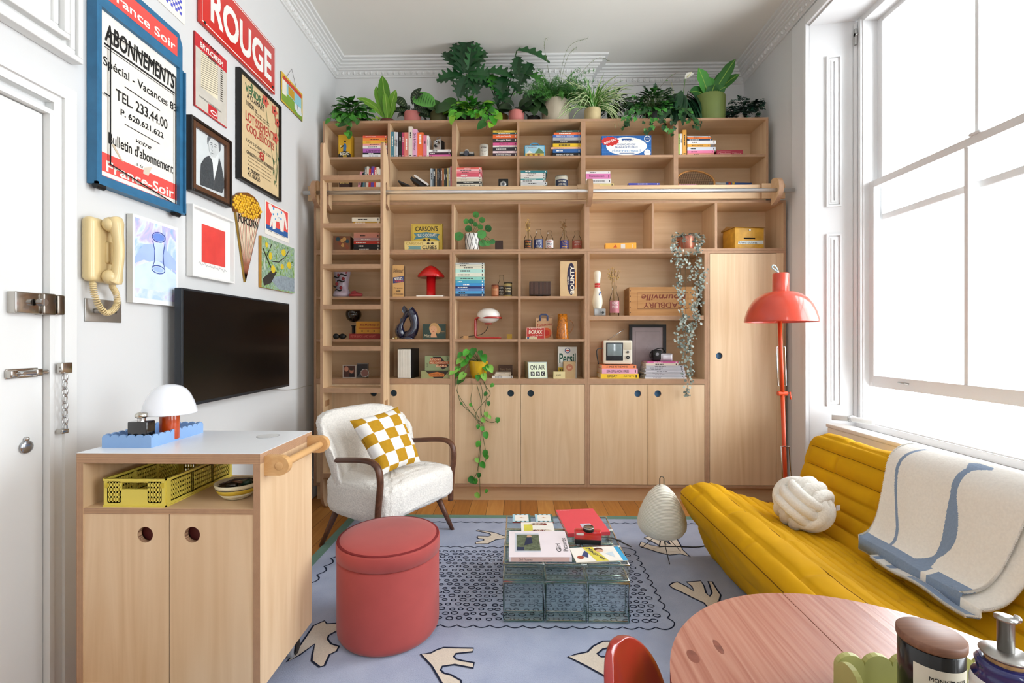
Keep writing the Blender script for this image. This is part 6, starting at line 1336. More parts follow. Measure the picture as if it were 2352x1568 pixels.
# ---- row three
o = thing('painted_vase', 'white boot shaped vase painted with red and black, behind the ladder', 'vase', at(786, KL+.05, S3)); VW = C('a99aa6', .3, coat=.4, var=.25, nscale=9); h_ = W(786, 612, KL+.05).z-S3
MB().lathe([(.001, 0), (.06, 0), (.07, .012), (.062, .035), (.045, .07), (.05, .12), (.064, h_*.8), (.06, h_*.95), (.05, h_), (.044, h_), (.001, h_-.02)], VW, n=28).build('vase_body', o)
m = MB()
for i, (a, z_) in enumerate(((4.3, .15), (4.9, .12), (4.6, .05), (5.2, .17), (4.0, .08))): wrap(m, '~', a, z_, .06, .02, BLACK, .066); m.ball(.014, C('8a1f26', .3), (.056*math.cos(a+.3), .056*math.sin(a+.3), z_+.02), 8, sy=.5)
m.build('painted_swirl', o)
tag(MB().tube(catmull([(0, 0, .012), (.05, -.02, .012), (.09, 0, .014), (.06, .02, .024), (.02, .0, .03), (.05, -.01, .036)], 5), .012, C('9c3a3c', .5), 8).build('ceramic_coil', None, at(803, KL, S3)), 'red and pink ceramic coil at the foot of the painted vase', 'ornament')
def d_nest(m, w, h, M):
    m.text('Delicious!', w*.5, h*.83, w*.85, h*.12, DK, M, .0008, .01, .3); m.poly([(w*.04, h*.42), (w*.96, h*.47), (w*.96, h*.66), (w*.04, h*.61)], C('2f3d6b', .5), M); m.text("NESTLE'S", w*.5, h*.575, w*.7, h*.08, C('efe6d6', .5), M, .001, .02, rot=.06); m.text('CRUNCH', w*.55, h*.49, w*.7, h*.06, C('c9402e', .5), M, .001, .02, rot=.06); m.text('The greatest', w*.5, h*.27, w*.75, h*.05, DK, M, .0008); m.text('milk', w*.5, h*.18, w*.4, h*.07, DK, M, .0008, .02, .3); m.text('in chocolate', w*.5, h*.09, w*.8, h*.06, DK, M, .0008)
carton('chocolate_box', 'tall tan Delicious chocolate carton left of the red mushroom lamp', 'box', 902, 928, 609, S3, KL, .05, 'c79a5f', '4a3428', d_nest, rz=.1)
tag(MB().box(-K(31, KL), K(31, KL), 0, .12, 0, .010, C('e9e4da', .5)).build('book', None, at(987, KL, S3)), 'thin white book under the red mushroom lamp', 'book')
o = thing('mushroom_lamp', 'glossy red mushroom lamp on a thin white book in the shelves', 'lamp', at(990, KL+.07, S3+.011)); RL = C('c2161a', .2, coat=.6, var=.02); hb_ = W(990, 637, KL+.07).z-S3-.011; ht = W(990, 611, KL+.07).z-S3-.011; sr = K(31.5, KL+.05)
MB().lathe([(.001, 0), (.040, 0), (.040, .003), (K(10.5, KL+.07), .006), (K(10.5, KL+.07), hb_+.03), (.001, hb_+.03)], RL, n=28).build('stem', o)
MB().lathe([(.03, hb_+.012), (sr*.93, hb_-.004), (sr, hb_+.004), (sr*.95, hb_+.018), (sr*.68, hb_+.05), (sr*.42, hb_+.075), (sr*.2, ht), (.001, ht+.003)], RL, n=36).build('shade', o)
BL12 = [('grey white', 'b9bdb8', None, 1), ('cream', 'd6d3bd', None, 1.1), ('pale cream', 'dfdcc6', None, 1.2), ('mint', 'b3dccf', None, 2.1), ('ivory', 'dedfcc', None, 2), ('aqua', '8fcdbd', None, 1.8), ('teal blue', '4aa3bf', None, 1.6), ('bright blue', '3a8fc9', None, 1.6), ('dark navy', '232a60', None, 1.2), ('blue patterned', '5b7fb5', None, 1.4), ('sky blue', '4f9fd0', None, 1.4), ('dark blue', '27405f', None, 1.5)]
stack('of blue spines', 1046, 1112, 603, S3, KL, BL12, d=.12)
tin(1137, KL, S3, 17, 653, 'round_tin', 'small rusty copper tin left of the glass bottle', '9c5a3a', 'a8683f', ['Tea'], '7a4630', 'e0b87a')
milk_bottle(1152, KL+.05, S3, 631, 'dark labelled glass bottle standing behind two small tins', '2a2422', ['COOKE', 'BARS', 'MILK'], ['d9cfc0'], wpx=19)
tin(1167, KL, S3, 19, 648, 'round_tin', 'small black and cream printed tin right of the glass bottle', 'b09a62', '2a251e', ['Rowan', 'tree'], '3a3428', 'd9c89a')
o = thing('ribbed_radio', 'dark brown ribbed wooden box radio on a small steel foot', 'radio', at(1241, KL+.02, S3)); w_, h_ = K(50, KL+.02), W(1241, 646, KL+.02).z-S3-.012; BRD = C('5a3d30', .4, var=.08); 
m = MB().rbox(-w_/2, w_/2, .003, .08, .012, .012+h_, C('33211a', .4), .003)
for i in range(17): x_ = -w_/2+.006+i*(w_-.012)/16; m.box(x_-.0028, x_+.0028, -.002, .004, .02, .006+h_, BRD)
m.build('cabinet', o); MB().lathe([(.001, 0), (.03, 0), (.03, .004), (.02, .012), (.001, .0121)], STEEL, (0, .04, 0)).build('foot', o)
def d_boun(m, w, h, M):
    m.poly([(w*(.66+.24*math.cos(t_)*(1+.05*(i % 2)))+0, h*(.5+.45*math.sin(t_)*(1+.04*(i % 2)))) for i, t_ in enumerate([2*pi*i/48 for i in range(48)])], C('231a3a', .5), M, .0006)
    m.text('BOUNTY', w*.72, h*.47, h*.78, w*.23, C('efe4cf', .5), M, .0012, .03, rot=pi/2); m.text('DOUBLE', w*.48, h*.45, h*.22, w*.07, C('efe4cf', .5), M, .0012, .01, rot=pi/2); m.rect(w*.88, w*.94, h*.25, h*.7, C('e08a2c', .5), M, .0009)
carton('chocolate_box', 'tall tan BOUNTY chocolate carton in the third row', 'box', 1287, 1325, 600, S3, KL, .06, 'd3b284', 'b89264', d_boun)
# ---- row four
o = thing('globe_lamp', 'dark smoked globe lamp on a black stem behind the ladder', 'lamp', at(812, KL+.12, S4)); MB().lathe([(.001, 0), (.035, 0), (.035, .01), (.012, .02), (.012, .10), (.02, .11), (.001, .111)], BLACK, n=20).build('stem', o); MB().ball(K(18, KL+.12), C('1a1512', .05, coat=1), (0, 0, W(812, 722, KL+.12).z-S4), 24).build('globe', o)
o = thing('binoculars', 'small black binoculars on the shelf behind the ladder', 'binoculars', at(780, KL+.02, S4))
for x_ in (-.025, .025): MB().lathe([(.012, 0), (.014, .02), (.022, .05), (.022, .062), (.001, .062)], BLACK, M=T(x_, .05, .022) @ RX(pi/2), n=16).build('barrel', o)
MB().box(-.016, .016, .01, .03, .018, .03, BLACK).build('hinge', o)
def d_red4(m, w, h, M): m.text('PETER BIRDS AND WHAT', w*.45, h*.5, w*.8, h*.4, C('c9695a', .6), M, .0006, .01)
carton('book', 'long dark red book lying under the yellow tape box', 'book', 802, 873, 766, S4, KL, .12, '8a241e', '8a241e', d_red4)
zr = W(802, 766, KL).z+.001
def d_sello(m, w, h, M): m.text('Sellotape', w*.55, h*.7, w*.78, h*.24, C('8f2a1c', .5), M, .0008, .01, .2); m.rect(w*.1, w, h*.42, h*.47, C('a8321f', .5), M, .0006); [m.disc(w*(.25+.25*i), h*.2, h*.07, C('7a4a1c', .5), M) for i in range(3)]
o_ = carton('tape_box', 'yellow tape display box with red script behind the ladder', 'box', 818, 873, 738, zr, KL+.02, .07, 'cf932f', 'a8721f', d_sello)
# gluggle jug
o = thing('fish_jug', 'glossy navy fish shaped jug with a hole through it', 'jug', at(935, KL+.05, S4)); NV = C('0e1430', .12, coat=.9); k = K(1, KL+.05)
f = lambda px, py: Vector(((px-935)*k, 0, W(935, py, KL+.05).z-S4))
MB().lathe([(.001, 0), (.058, 0), (.06, .006), (.05, .014), (.048, .02), (.001, .02)], NV, n=28, sy=.8).tube(catmull([f(925, 774), f(918, 760), f(920, 748), f(926, 738)], 5), [.02, .03, .034, .036, .038, .038, .036, .034, .031, .028, .024, .02, .017, .014, .013, .012], NV, 14).tube(catmull([f(930, 772), f(946, 766), f(953, 748), f(950, 728), f(942, 712)], 5), [.03, .034, .038, .04, .04, .04, .038, .036, .035, .034, .034, .034, .035, .036, .037, .038, .038, .037, .036, .035, .034][:21], NV, 14).build('jug_body', o)
MB().tube(catmull([f(925, 742), f(930, 728), f(938, 716)], 5), [.012, .013, .014, .015, .017, .019, .021, .022, .022, .022, .022], NV, 12).leaf(f(933, 722)+Vector((0, -.01, 0)), (-.25, 0, 1), (0, -1, 0), .07, .05, NV, .1, .4).leaf(f(944, 722)+Vector((0, -.01, 0)), (.25, 0, 1), (0, -1, 0), .06, .05, NV, .1, .4).leaf(f(924, 742), (-.3, 0, 1), (0, -1, 0), .04, .03, NV, .1, .3).build('tail_fin', o)
tag(MB().ball(.009, C('b39a5a', .4, .5), (0, 0, .009), 8).ball(.006, C('d9cba8', .5), (-.02, 0, .006), 8, sx=1.6).ball(.007, C('6b5a3a', .4), (.016, .004, .007), 8).build('trinket', None, at(909, KL, S4)), 'tiny brass and shell trinket left of the navy fish jug', 'trinket')
def d_face(m, w, h, M):
    m.text('Miss', w*.2, h*.22, w*.3, h*.2, C('d0c2a0', .6), M, .0008, 0, .3); HR = C('b98f5a', .6); m.disc(w*.5, h*.72, w*.22, HR, M, .0008, h*.36); m.disc(w*.66, h*.62, w*.12, HR, M, .0007, h*.25); m.disc(w*.46, h*.62, w*.16, C('cf9a72', .6), M, .0012, h*.27); m.poly([(w*.38, h*.4), (w*.56, h*.4), (w*.62, h*.12), (w*.34, h*.12)], C('cf9a72', .6), M, .001)
    for dx in (-.07, .05): m.rect(w*(.45+dx)-.003, w*(.45+dx)+.003, h*.64, h*.67, DK, M, .0016)
    m.rect(w*.43, w*.5, h*.48, h*.51, C('a83a30', .6), M, .0016); m.rect(w*.7, w*.95, h*.5, h*.53, HR, M, .0006); m.rect(w*.7, w*.95, h*.4, h*.43, HR, M, .0006)
carton('display_card', 'dark teal display card with a blond curly head right of the fish jug', 'card', 971, 1024, 744, S4, KL, .03, '2f4038', 'a88a5f', d_face)
# oval lamp in a red tube frame
Y4 = KL+.07; o = thing('oval_lamp', 'white oval glass lamp held in a bent red tube frame', 'lamp', at(1121, Y4, S4)); RT = C('a8281e', .25, coat=.5); k = K(1, Y4); f = lambda px, py, y=0: Vector(((px-1121)*k, y, W(1121, py, Y4).z-S4))
oc = f(1122, 725); orx, orz = 27*k, 18*k
MB().ball(orx, C('e9e4dc', .15, coat=.6, var=.01), oc, 32, sz=orz/orx, sy=.9).build('globe', o)
P = [f(1151, 776, -.03), f(1122, 776, -.03), f(1100, 776, -.03), f(1093, 772, -.03), f(1092, 762, -.03), f(1092, 740, -.03), f(1093, 733, -.03), f(1099, 730, -.038), f(1112, 730, -.065), f(1128, 730, -.088), f(1145, 730, -.065), f(1151, 730, -.03)]
MB().tube(catmull(P, 4), .0075, RT, 10).tube(catmull([Vector((p.x, -p.y+.0, p.z)) for p in P], 4), .0075, RT, 10).build('tube_frame', o); MB().lathe([(.03, 0), (.03, .008), (.02, .012), (.001, .012)], RT, (oc.x, 0, oc.z-orz-.007)).build('socket', o)
tag(MB().tube(catmull([f(1122, 746)+Vector(at(1121, Y4, S4)), f(1117, 758)+Vector(at(1121, Y4, S4)), f(1105, 768)+Vector(at(1121, Y4, S4)), f(1080, 772)+Vector(at(1121, Y4+.0, S4)), f(1062, 773)+Vector(at(1121, Y4, S4)), f(1058, 776)+Vector(at(1121, Y4, S4))], 5), .003, BLACK, 6).build('lamp_cord'), 'black cord running left from the oval lamp along the shelf', 'cord')
carton('wooden_block', 'small tan wooden block on the lamp cord at the left', 'block', 1064, 1075, 771, S4, KL, .03, 'b98a58')
carton('soap_box', 'tiny yellow box to the right of the oval lamp', 'box', 1164, 1176, 767, S4, KL+.03, .03, 'b9952f')
o = thing('paper_bag_vase', 'tan ceramic shopping bag painted with a tomato and blue handles', 'vase', at(1250, KL+.07, S4)); w_, h_ = K(42, KL+.07), W(1250, 731, KL+.07).z-S4; TB = C('c29a72', .6)
m = MB().prism([(-w_*.5, 0), (w_*.5, 0), (w_*.44, h_*.3), (w_*.45, h_), (-w_*.46, h_), (-w_*.45, h_*.4)], .045, TB, fr((0, .045, 0), (1, 0, 0), (0, 0, 1))); Mf = front(0, -.0003, 0)
m.disc(w_*.12, h_*.3, w_*.28, C('cf5a2a', .6), Mf, .0006); m.disc(w_*.12, h_*.3, w_*.16, C('c4301f', .6), Mf, .0009); m.text('Tomatoes', 0, h_*.7, w_*.8, h_*.13, C('b3362a', .6), Mf, .0009, .01, .2, rot=.12)
for p_ in ((-.35, .85), (.35, .15)): m.text('x', w_*p_[0], h_*p_[1], .012, .012, DK, Mf)
m.build('bag_body', o); MB().tube([(-w_*.22, .0, h_*.88), (-w_*.22, .0, h_+.02), (-w_*.14, .0, h_+.03), (w_*.1, .0, h_+.03), (w_*.18, .0, h_+.02), (w_*.18, .0, h_*.88)], .007, C('3f4a6e', .5), 8).build('handle', o)
def d_bor(m, w, h, M): CW2 = C('ecdcc8', .6); m.stroke([(w*.02, h*.03), (w*.98, h*.03), (w*.98, h*.97), (w*.02, h*.97)], .0025, CW2, M, .0005, True); m.text('BORAX', w*.5, h*.62, w*.74, h*.3, CW2, M, .0008, .02, .1); m.text('REGULAR', w*.5, h*.9, w*.7, h*.09, CW2, M, .0008); m.text('softens the water', w*.55, h*.3, w*.7, h*.1, CW2, M, .0008, 0, .2, rot=.1)
carton('borax_box', 'red BORAX box in front of the tan tomato bag', 'box', 1209, 1251, 752, S4, KL+.03, .03, 'b3342c', '8f2a24', d_bor)
def d_sm(m, w, h, M): m.rect(w*.1, w*.3, h*.2, h*.8, C('3a4a7a', .6), M); m.text('card game', w*.66, h*.5, w*.5, h*.3, DK, M)
carton('match_box', 'tiny cream box lying before the red BORAX box', 'box', 1208, 1233, 773, S4, KL, .02, 'd9c9a2', None, d_sm)
o = thing('amber_jug', 'tall speckled amber glass jug with a thin clear handle', 'jug', at(1292, KL+.05, S4)); h_ = W(1292, 721, KL+.05).z-S4; AM = C('b56a1c', .15, coat=.6, var=.55, nscale=70)
MB().lathe([(.001, 0), (K(14, KL), 0), (K(14.5, KL), .006), (K(11, KL), h_), (K(10, KL), h_), (K(11, KL), .03), (.001, .02)], AM, n=28).build('jug_body', o)
MB().tube(catmull([(K(11, KL), 0, h_*.75), (K(20, KL), 0, h_*.72), (K(25, KL), 0, h_*.55), (K(20, KL), 0, h_*.32), (K(13, KL), 0, h_*.25)], 5), .003, C('c98a4a', .1, trans=.6), 8).build('handle', o)
# ---- row five
def d_ph(m, w, h, M): m.rect(w*.06, w*.94, h*.06, h*.94, C('4a2f28', .6), M); m.disc(w*.28, h*.7, w*.16, C('b98068', .6), M, .0008, h*.2); m.disc(w*.66, h*.55, w*.16, C('a86f58', .6), M, .0008, h*.2); m.rect(w*.5, w*.85, h*.08, h*.36, C('1c1a1e', .6), M, .0007); m.disc(w*.66, h*.68, w*.15, DK, M, .001, h*.1)
carton('photograph', 'clear stand photo of two people behind the ladder', 'photo', 787, 818, 838, S5, KL+.03, .01, 'b9aea2', None, d_ph)
def d_ph2(m, w, h, M): m.rect(w*.06, w*.94, h*.06, h*.94, C('3f3f42', .6), M); m.poly([(w*.1, h*.1), (w*.5, h*.6), (w*.9, h*.1)], C('6f6f72', .6), M, .0008)
carton('photograph', 'black and white photo in clear stand, right of the two people', 'photo', 819, 846, 834, S5, KL+.07, .01, '8f8880', None, d_ph2)
o = thing('beaded_frame', 'small round silver beaded frame before the photos', 'photo', at(838, KL+.02, S5)); q_ = K(9, KL)
m = MB()
for i in range(18): a = 2*pi*i/18; m.ball(.0055, CHROME, (q_*math.cos(a), 0, q_+.009+q_*math.sin(a)), 8)
m.build('beads', o); MB().cyl(q_-.003, 0, .004, C('8a5f55', .5), M=T(0, 0, q_+.009) @ RX(pi/2)).build('picture', o)
o = thing('magazine_set', 'row of white magazines held in a black slipcase', 'magazine file', at(928, KL, S5), -.12); w_, h_ = K(30, KL), W(928, 801, KL).z-S5
MB().box(-w_*.5-.004, w_*.5+.004, .012, .19, 0, .004, BLACK).box(-w_*.5-.004, -w_*.5, .012, .19, .004, h_, BLACK).box(w_*.5, w_*.5+.004, .012, .19, .004, h_, BLACK).box(-w_*.5, w_*.5, .186, .19, .004, h_, BLACK).build('slipcase', o)
for i in range(8): x_ = -w_/2+w_*(i+.5)/8; MB().box(x_-w_/17, x_+w_/17, .0, .18, .0045, h_-.004, C('e2dfd5', .5, var=.05)).build('magazine', o)
def d_ly(m, w, h, M):
    m.poly([(w*.3, h*.95), (w*.62, h*.95), (w*.95, h*.3), (w*.7, h*.05)], C('2a201c', .6), M, .0005); OR_ = C('b3552f', .6); T_ = C('e6cfa8', .6)
    for i, (t_, x_) in enumerate((('LYONS', .42), ('MILK CHOCOLATE', .56), ('BARS', .66))): ww = w*(.4, .7, .4)[i]; m.rect(w*x_-ww*.55, w*x_+ww*.55, h*(.66-.22*i), h*(.84-.22*i), OR_, M, .0008+.0002*i); m.text(t_, w*x_, h*(.75-.22*i), ww, h*.12, T_, M, .0015, .01)
    m.text('2', w*.9, h*.8, w*.06, h*.2, DK, M); m.text('12', w*.08, h*.35, w*.06, h*.25, DK, M)
def d_ly2(m, w, h, M): m.poly([(w*.15, h*.95), (w*.45, h*.05), (w*.75, h*.05), (w*.95, h*.95)], C('2a201c', .6), M, .0005); m.poly([(w*.25, h*.6), (w*.55, h*.85), (w*.8, h*.6), (w*.8, h*.25), (w*.3, h*.2)], C('c4702f', .6), M, .0007); m.text('CHOCOLATE', w*.54, h*.5, w*.45, h*.25, C('5a2418', .6), M, .001); m.text('1D', w*.9, h*.7, w*.08, h*.3, DK, M)
carton('chocolate_box', 'green and black chocolate carton lying at the bottom of two', 'box', 967, 1034, 851, S5, KL, .09, '9a9a6a', '6f6f48', d_ly2)
zl = W(967, 851, KL).z+.001; carton('chocolate_box', 'green milk chocolate bars box on top of the other carton', 'box', 976, 1034, 817, zl, KL+.02, .05, '8f9a70', '6f6f48', d_ly)
def d_blk(m, w, h, M): m.text('Franca Zuchi', w*.5, h*.65, w*.75, h*.16, C('a88a6a', .6), M, .0006); m.rect(w*.15, w*.85, h*.35, h*.42, C('a88a6a', .6), M)
carton('wooden_box', 'dark brown printed wooden box behind the small white books', 'box', 1145, 1177, 838, S5, KL+.13, .03, '5a4030', None, d_blk)
stack('right of the yellow plant pot', 1130, 1178, 855, S5, KL+.02, [('cream thin', 'd9cdb9', None, .8, (8, -4)), ('cream', 'd3c6b0', None, 1.1, (6, -5)), ('white', 'dedad5', None, 1.2)], d=.13)
# ON AIR sign
o = thing('studio_sign', 'pale green ON AIR BBC studio light box', 'sign', at(1236, KL, S5), .22); w_, h_ = K(46, KL), W(1236, 831, KL).z-S5; GC = C('8f8a6c', .4, var=.08); th = .22
MB().prism([(0, 0), (.13, 0), (.13, h_), (.03, h_)], w_*1.0, GC, fr((-w_/2, 0, 0), (0, 1, 0), (0, 0, 1))).build('case', o, bev=.003)
Mf = T(0, 0, 0) @ RX(-math.atan2(.03, h_)) @ front(0, -.0008, 0); m = MB(); m.rect(-w_*.49, w_*.49, .002, h_*1.0, C('b9c4c0', .3, .4), Mf, .0006); m.rect(-w_*.45, w_*.45, h_*.06, h_*.96, C('dfe6c9', .4), Mf, .001); m.text('ON AIR', 0, h_*.68, w_*.74, h_*.3, INK, Mf, .0016, .01)
for i, t_ in enumerate('BBC'): x_ = (-.27+.27*i)*w_; m.rect(x_-w_*.1, x_+w_*.1, h_*.16, h_*.42, INK, Mf, .0014); m.text(t_, x_, h_*.29, w_*.11, h_*.17, C('efefe6', .5), Mf, .0018, .01)
m.build('lit_face', o)
def d_pers(m, w, h, M):
    G_ = C('1f4f3c', .5); m.disc(w*.5, h*.88, w*.15, C('2f4a7a', .5), M); m.disc(w*.5, h*.88, w*.11, PAPER, M, .0009); m.rect(w*.42, w*.58, h*.86, h*.9, RED, M, .0012); m.text('Persil', w*.5, h*.63, w*.86, h*.3, G_, M, .0008, .03); m.rect(0, w*.35, h*.14, h*.34, C('d9b62c', .5), M); m.text('2½', w*.18, h*.24, w*.24, h*.13, INK, M, .001, .03)
carton('washing_powder_box', 'tall white Persil washing powder box in the fifth row', 'box', 1282, 1325, 796, S5, KL+.06, .06, 'd9d6cc', 'a89f8c', d_pers, rz=.06)
carton('tan_tin', 'tan paper tin with a round stamp before the washing powder box', 'tin', 1294, 1322, 830, S5, KL+.02, .03, 'b3956a', '8f7450', lambda m, w, h, M: (m.disc(w*.5, h*.65, w*.28, C('a8684a', .6), M), m.text('Sun', w*.5, h*.65, w*.3, h*.12, C('d9c09a', .6), M, .001)), rz=.05)
carton('soap_box', 'small cream LUX soap box at the front of the fifth row', 'box', 1271, 1298, 853, S5, KL-.005, .025, 'd3c38f', 'b09f68', lambda m, w, h, M: m.text('LUX', w*.45, h*.5, w*.4, h*.26, DK, M, .0008, .01), rz=.1)
# ---- right hand bays
o = thing('bowling_pin', 'white bowling pin with two red stripes', 'bowling pin', at(1372, KL+.045, SB)); Yp = KL+.045; zt = W(1372, 621, Yp).z-SB; BP = C('e3dcc8', .25, coat=.5, var=.04); s_ = zt
pr = [(.001, 0), (.055, 0), (.06, .02), (.085, .14), (.118, .28), (.118, .34), (.1, .45), (.068, .56), (.0605, .62), (.0605, .63), (.0598, .665), (.0598, .67), (.0605, .70), (.0605, .715), (.062, .745), (.07, .82), (.0825, .90), (.08, .95), (.055, .99), (.001, 1.0)]
pr = [(max(.001, r_*s_*1.03*.95), z_*s_) for r_, z_ in pr]; m = MB(); RS = C('c42a2a', .3, coat=.4)
m.lathe(pr[:9], BP, n=32).lathe(pr[8:11], RS, n=32).lathe(pr[10:12], BP, n=32).lathe(pr[11:14], RS, n=32).lathe(pr[13:], BP, n=32); wrap(m, '/', 1.62*pi, s_*.47, .02, .035, C('2f5596', .4), .095*s_+.002, .03); m.build('pin', o)
o = thing('digital_camera', 'small silver compact digital camera before the bowling pin', 'camera', at(1378, KL-.005, SB), .05); MB().rbox(-K(13, KL), K(13, KL), 0, .022, 0, .055, C('9d9c9a', .3, .7), .004).build('body', o); MB().cyl(.015, 0, .012, STEEL, M=T(.02, 0, .024) @ RX(pi/2)).cyl(.010, .012, .013, BLACK, M=T(.02, 0, .024) @ RX(pi/2)).build('lens', o)
o, r_, h_ = milk_bottle(1411, KL+.02, SB, 655, 'clear milk bottle with a pink square label and dried sprigs', 'b9707a', ['GOOD', 'MILK'], ['ecdcd8'], wpx=22)
sprigs('dried_flowers', 'tall golden dried sprigs in the clear bottle beside the bowling pin', 0, 0, SB+.01, W(1411, 608, KL+.02).z, .09, 'c9a45c', 40, base=(o.location.x, o.location.y, SB+.015))
o = thing('wooden_crate', 'old wooden crate with upside down printed lettering', 'crate', ((W(1446, 0, KL+.02).x+W(1602, 0, KL+.02).x)/2, KL+.02, SB+EPS), -.03); w_, h_ = W(1602, 0, KL+.02).x-W(1446, 0, KL+.02).x, W(1500, 659, KL+.02).z-SB; CWD = wood('crate', 'a9753f', 'c4935a', 12, axis='X'); CW3 = wood('crate2', '8a5c30', 'a87a44', 12, axis='Y')
m = MB().box(-w_/2, w_/2, 0, .014, 0, h_, CWD); Mf = front(0, -.0003, 0); RI = C('7a3a28', .7)
m.stroke([(-w_*.38, h_*.24), (w_*.36, h_*.24), (w_*.36, h_*.80), (-w_*.38, h_*.80)], .003, C('5a3420', .7), Mf, .0005, True); m.text('CADBURY', 0, h_*.37, w_*.58, h_*.18, RI, Mf, .0007, .01, rot=pi); m.text('Bournville', 0, h_*.64, w_*.64, h_*.2, RI, Mf, .0007, .02, .15, rot=pi)
for sx in (-1, 1):
    for i in range(5): m.rect(sx*w_*.485-.003, sx*w_*.485+.003, h_*(.1+.19*i), h_*(.1+.19*i)+.006, C('4a2c1a', .7), Mf, .0006)
m.build('front_panel', o); dp = .2; MB().box(-w_/2, w_/2, dp-.014, dp, 0, h_, CWD).build('back_panel', o)
for sx in (-1, 1): MB().box(*sorted((sx*w_/2, sx*(w_/2-.012))), .0145, dp-.0145, 0, h_, CW3).build('side_panel', o)
MB().box(-w_/2+.0125, w_/2-.0125, .0145, dp-.0145, .002, .012, CWD).build('base', o)
# small television
zz = stack('under the small television', 1381, 1463, 838, S5, KL, [('orange', 'ec8a5c', 'A SMILE IN THE MIND', 1.1, (2, -1)), ('pink', 'e3a4bd', 'SOFIA COPPOLA ARCHIVE 1999-2023', 1.6, (2, 2)), ('yellow', 'e6bf2c', 'GREAT|ARTISTS', 1.5, (-1, 4))], d=.2)
o = thing('portable_television', 'small cream and red vintage television on three books', 'television', (W(1419, 0, KL+.03).x, KL+.03, zz+EPS), -.08); w_, h_ = K(66, KL+.03), W(1419, 780, KL+.03).z-zz-.004; CRT = C('e0d8c6', .3, var=.02, coat=.2); RTV = C('a8301f', .35)
MB().rbox(-w_/2, w_/2, 0, .05, .004, h_, CRT, .012, seg=4).build('front_case', o); MB().rbox(-w_/2+.004, w_/2-.004, .05, .17, .012, h_-.006, RTV, .01).rbox(-w_*.42, w_*.42, .01, .15, 0, .01, BLACK, .003).build('rear_case', o)
MB().rbox(-w_*.40, w_*.18, -.004, .004, h_*.17, h_*.9, C('23262b', .35), .003).rbox(-w_*.36, w_*.14, -.008, .004, h_*.36, h_*.86, C('7d8a8c', .08, coat=1), .003).build('screen', o)
for zf in (.30, .52): MB().cyl(.013 if zf < .4 else .009, 0, .008, BLACK, M=T(w_*.34, 0, h_*zf) @ RX(pi/2)).cyl(.005, .008, .010, STEEL, M=T(w_*.34, 0, h_*zf) @ RX(pi/2)).build('dial', o)
MB().rbox(w_*.2, w_*.46, -.002, .004, h_*.62, h_*.9, C('cfc4ac', .4), .001).build('speaker_grille', o)
MB().tube([(-w_*.36, .06, h_-.004), (w_*.25, .06, W(1430, 756, KL).z-zz)], .003, CHROME, 8).build('aerial', o)
o = thing('leaning_frame', 'black framed grey print leaning at the back of the lower bay', 'picture', at(1488, KL+.16, S5)); w_, h_ = K(84, KL+.16), W(1488, 745, KL+.16).z-S5
m = MB(); t_ = .024; m.box(-w_/2, -w_/2+t_, 0, .02, 0, h_, BLACK).box(w_/2-t_, w_/2, 0, .02, 0, h_, BLACK).box(-w_/2+t_, w_/2-t_, 0, .02, 0, t_, BLACK).box(-w_/2+t_, w_/2-t_, 0, .02, h_-t_, h_, BLACK); fo = m.build('frame', o)
m = MB().box(-w_/2+t_, w_/2-t_, .008, .012, t_, h_-t_, C('9c8f90', .5)); m.stroke([(-w_*.33, h_*.14), (w_*.33, h_*.14), (w_*.33, h_*.86), (-w_*.33, h_*.86)], .003, C('6e6466', .6), front(0, .008, 0), .0006, True); m.stroke([(-.02, h_*.5), (.01, h_*.62), (.03, h_*.55), (.0, h_*.48), (.03, h_*.42), (-.01, h_*.38)], .002, C('8a7c7e', .6), front(0, .008, 0), .0008); m.build('print', o)
zz = stack('under the black camcorder', 1484, 1570, 830, S5, KL, [('magenta', 'c4568f', None, .6, (3, -12)), ('cream', 'd9c8b8', None, 1.1, (0, -12)), ('grey', 'b3afb3', None, .7), ('pale grey', 'bcbac0', None, .7, (0, 2)), ('silver grey', 'aeacb3', None, .7, (-2, 2)), ('white grey', 'c9c6cb', None, .7, (0, 4)), ('stone grey', 'a8a6ab', None, .7, (-4, 4)), ('pearl grey', 'c2bfc4', None, .7, (0, 6)), ('blue grey', 'a9abb3', None, .7, (-2, 4)), ('off white', 'cfcbce', None, .7, (-2, 8))], d=.2, group='books and magazines under the camcorder')
o = thing('camcorder', 'black and silver handheld camcorder on the magazine stack', 'camera', (W(1522, 0, KL+.05).x, KL+.05, zz+EPS), -.1)
MB().rbox(-.075, .0, 0, .09, 0, .085, BLACK, .014).rbox(-.02, .075, .0, .08, .0, .06, C('b3aeb3', .3, .6), .008).rbox(.0, .07, -.004, .002, .01, .048, C('d3cfd6', .3, .4), .003).build('body', o); MB().cyl(.022, 0, .03, BLACK, M=T(-.045, 0, .055) @ RX(pi/2)).cyl(.012, .03, .031, C('8f8f96', .1, coat=1), M=T(-.045, 0, .055) @ RX(pi/2)).build('lens', o); MB().tube(catmull([(-.075, .01, .02), (-.095, .0, .03), (-.09, .02, .06), (-.06, .03, .085), (0, .03, .1), (.03, .03, .065)], 4), .007, BLACK, 8, flat=.4).build('hand_strap', o)
tag(MB().tube(catmull([W(1383, 800, KL+.02), W(1372, 802, KL+.0), W(1371, 815, KL), W(1375, 836, KL+.01)], 5), .004, BLACK, 6).build('power_cord'), 'black cord hanging behind the small vintage television', 'cord')
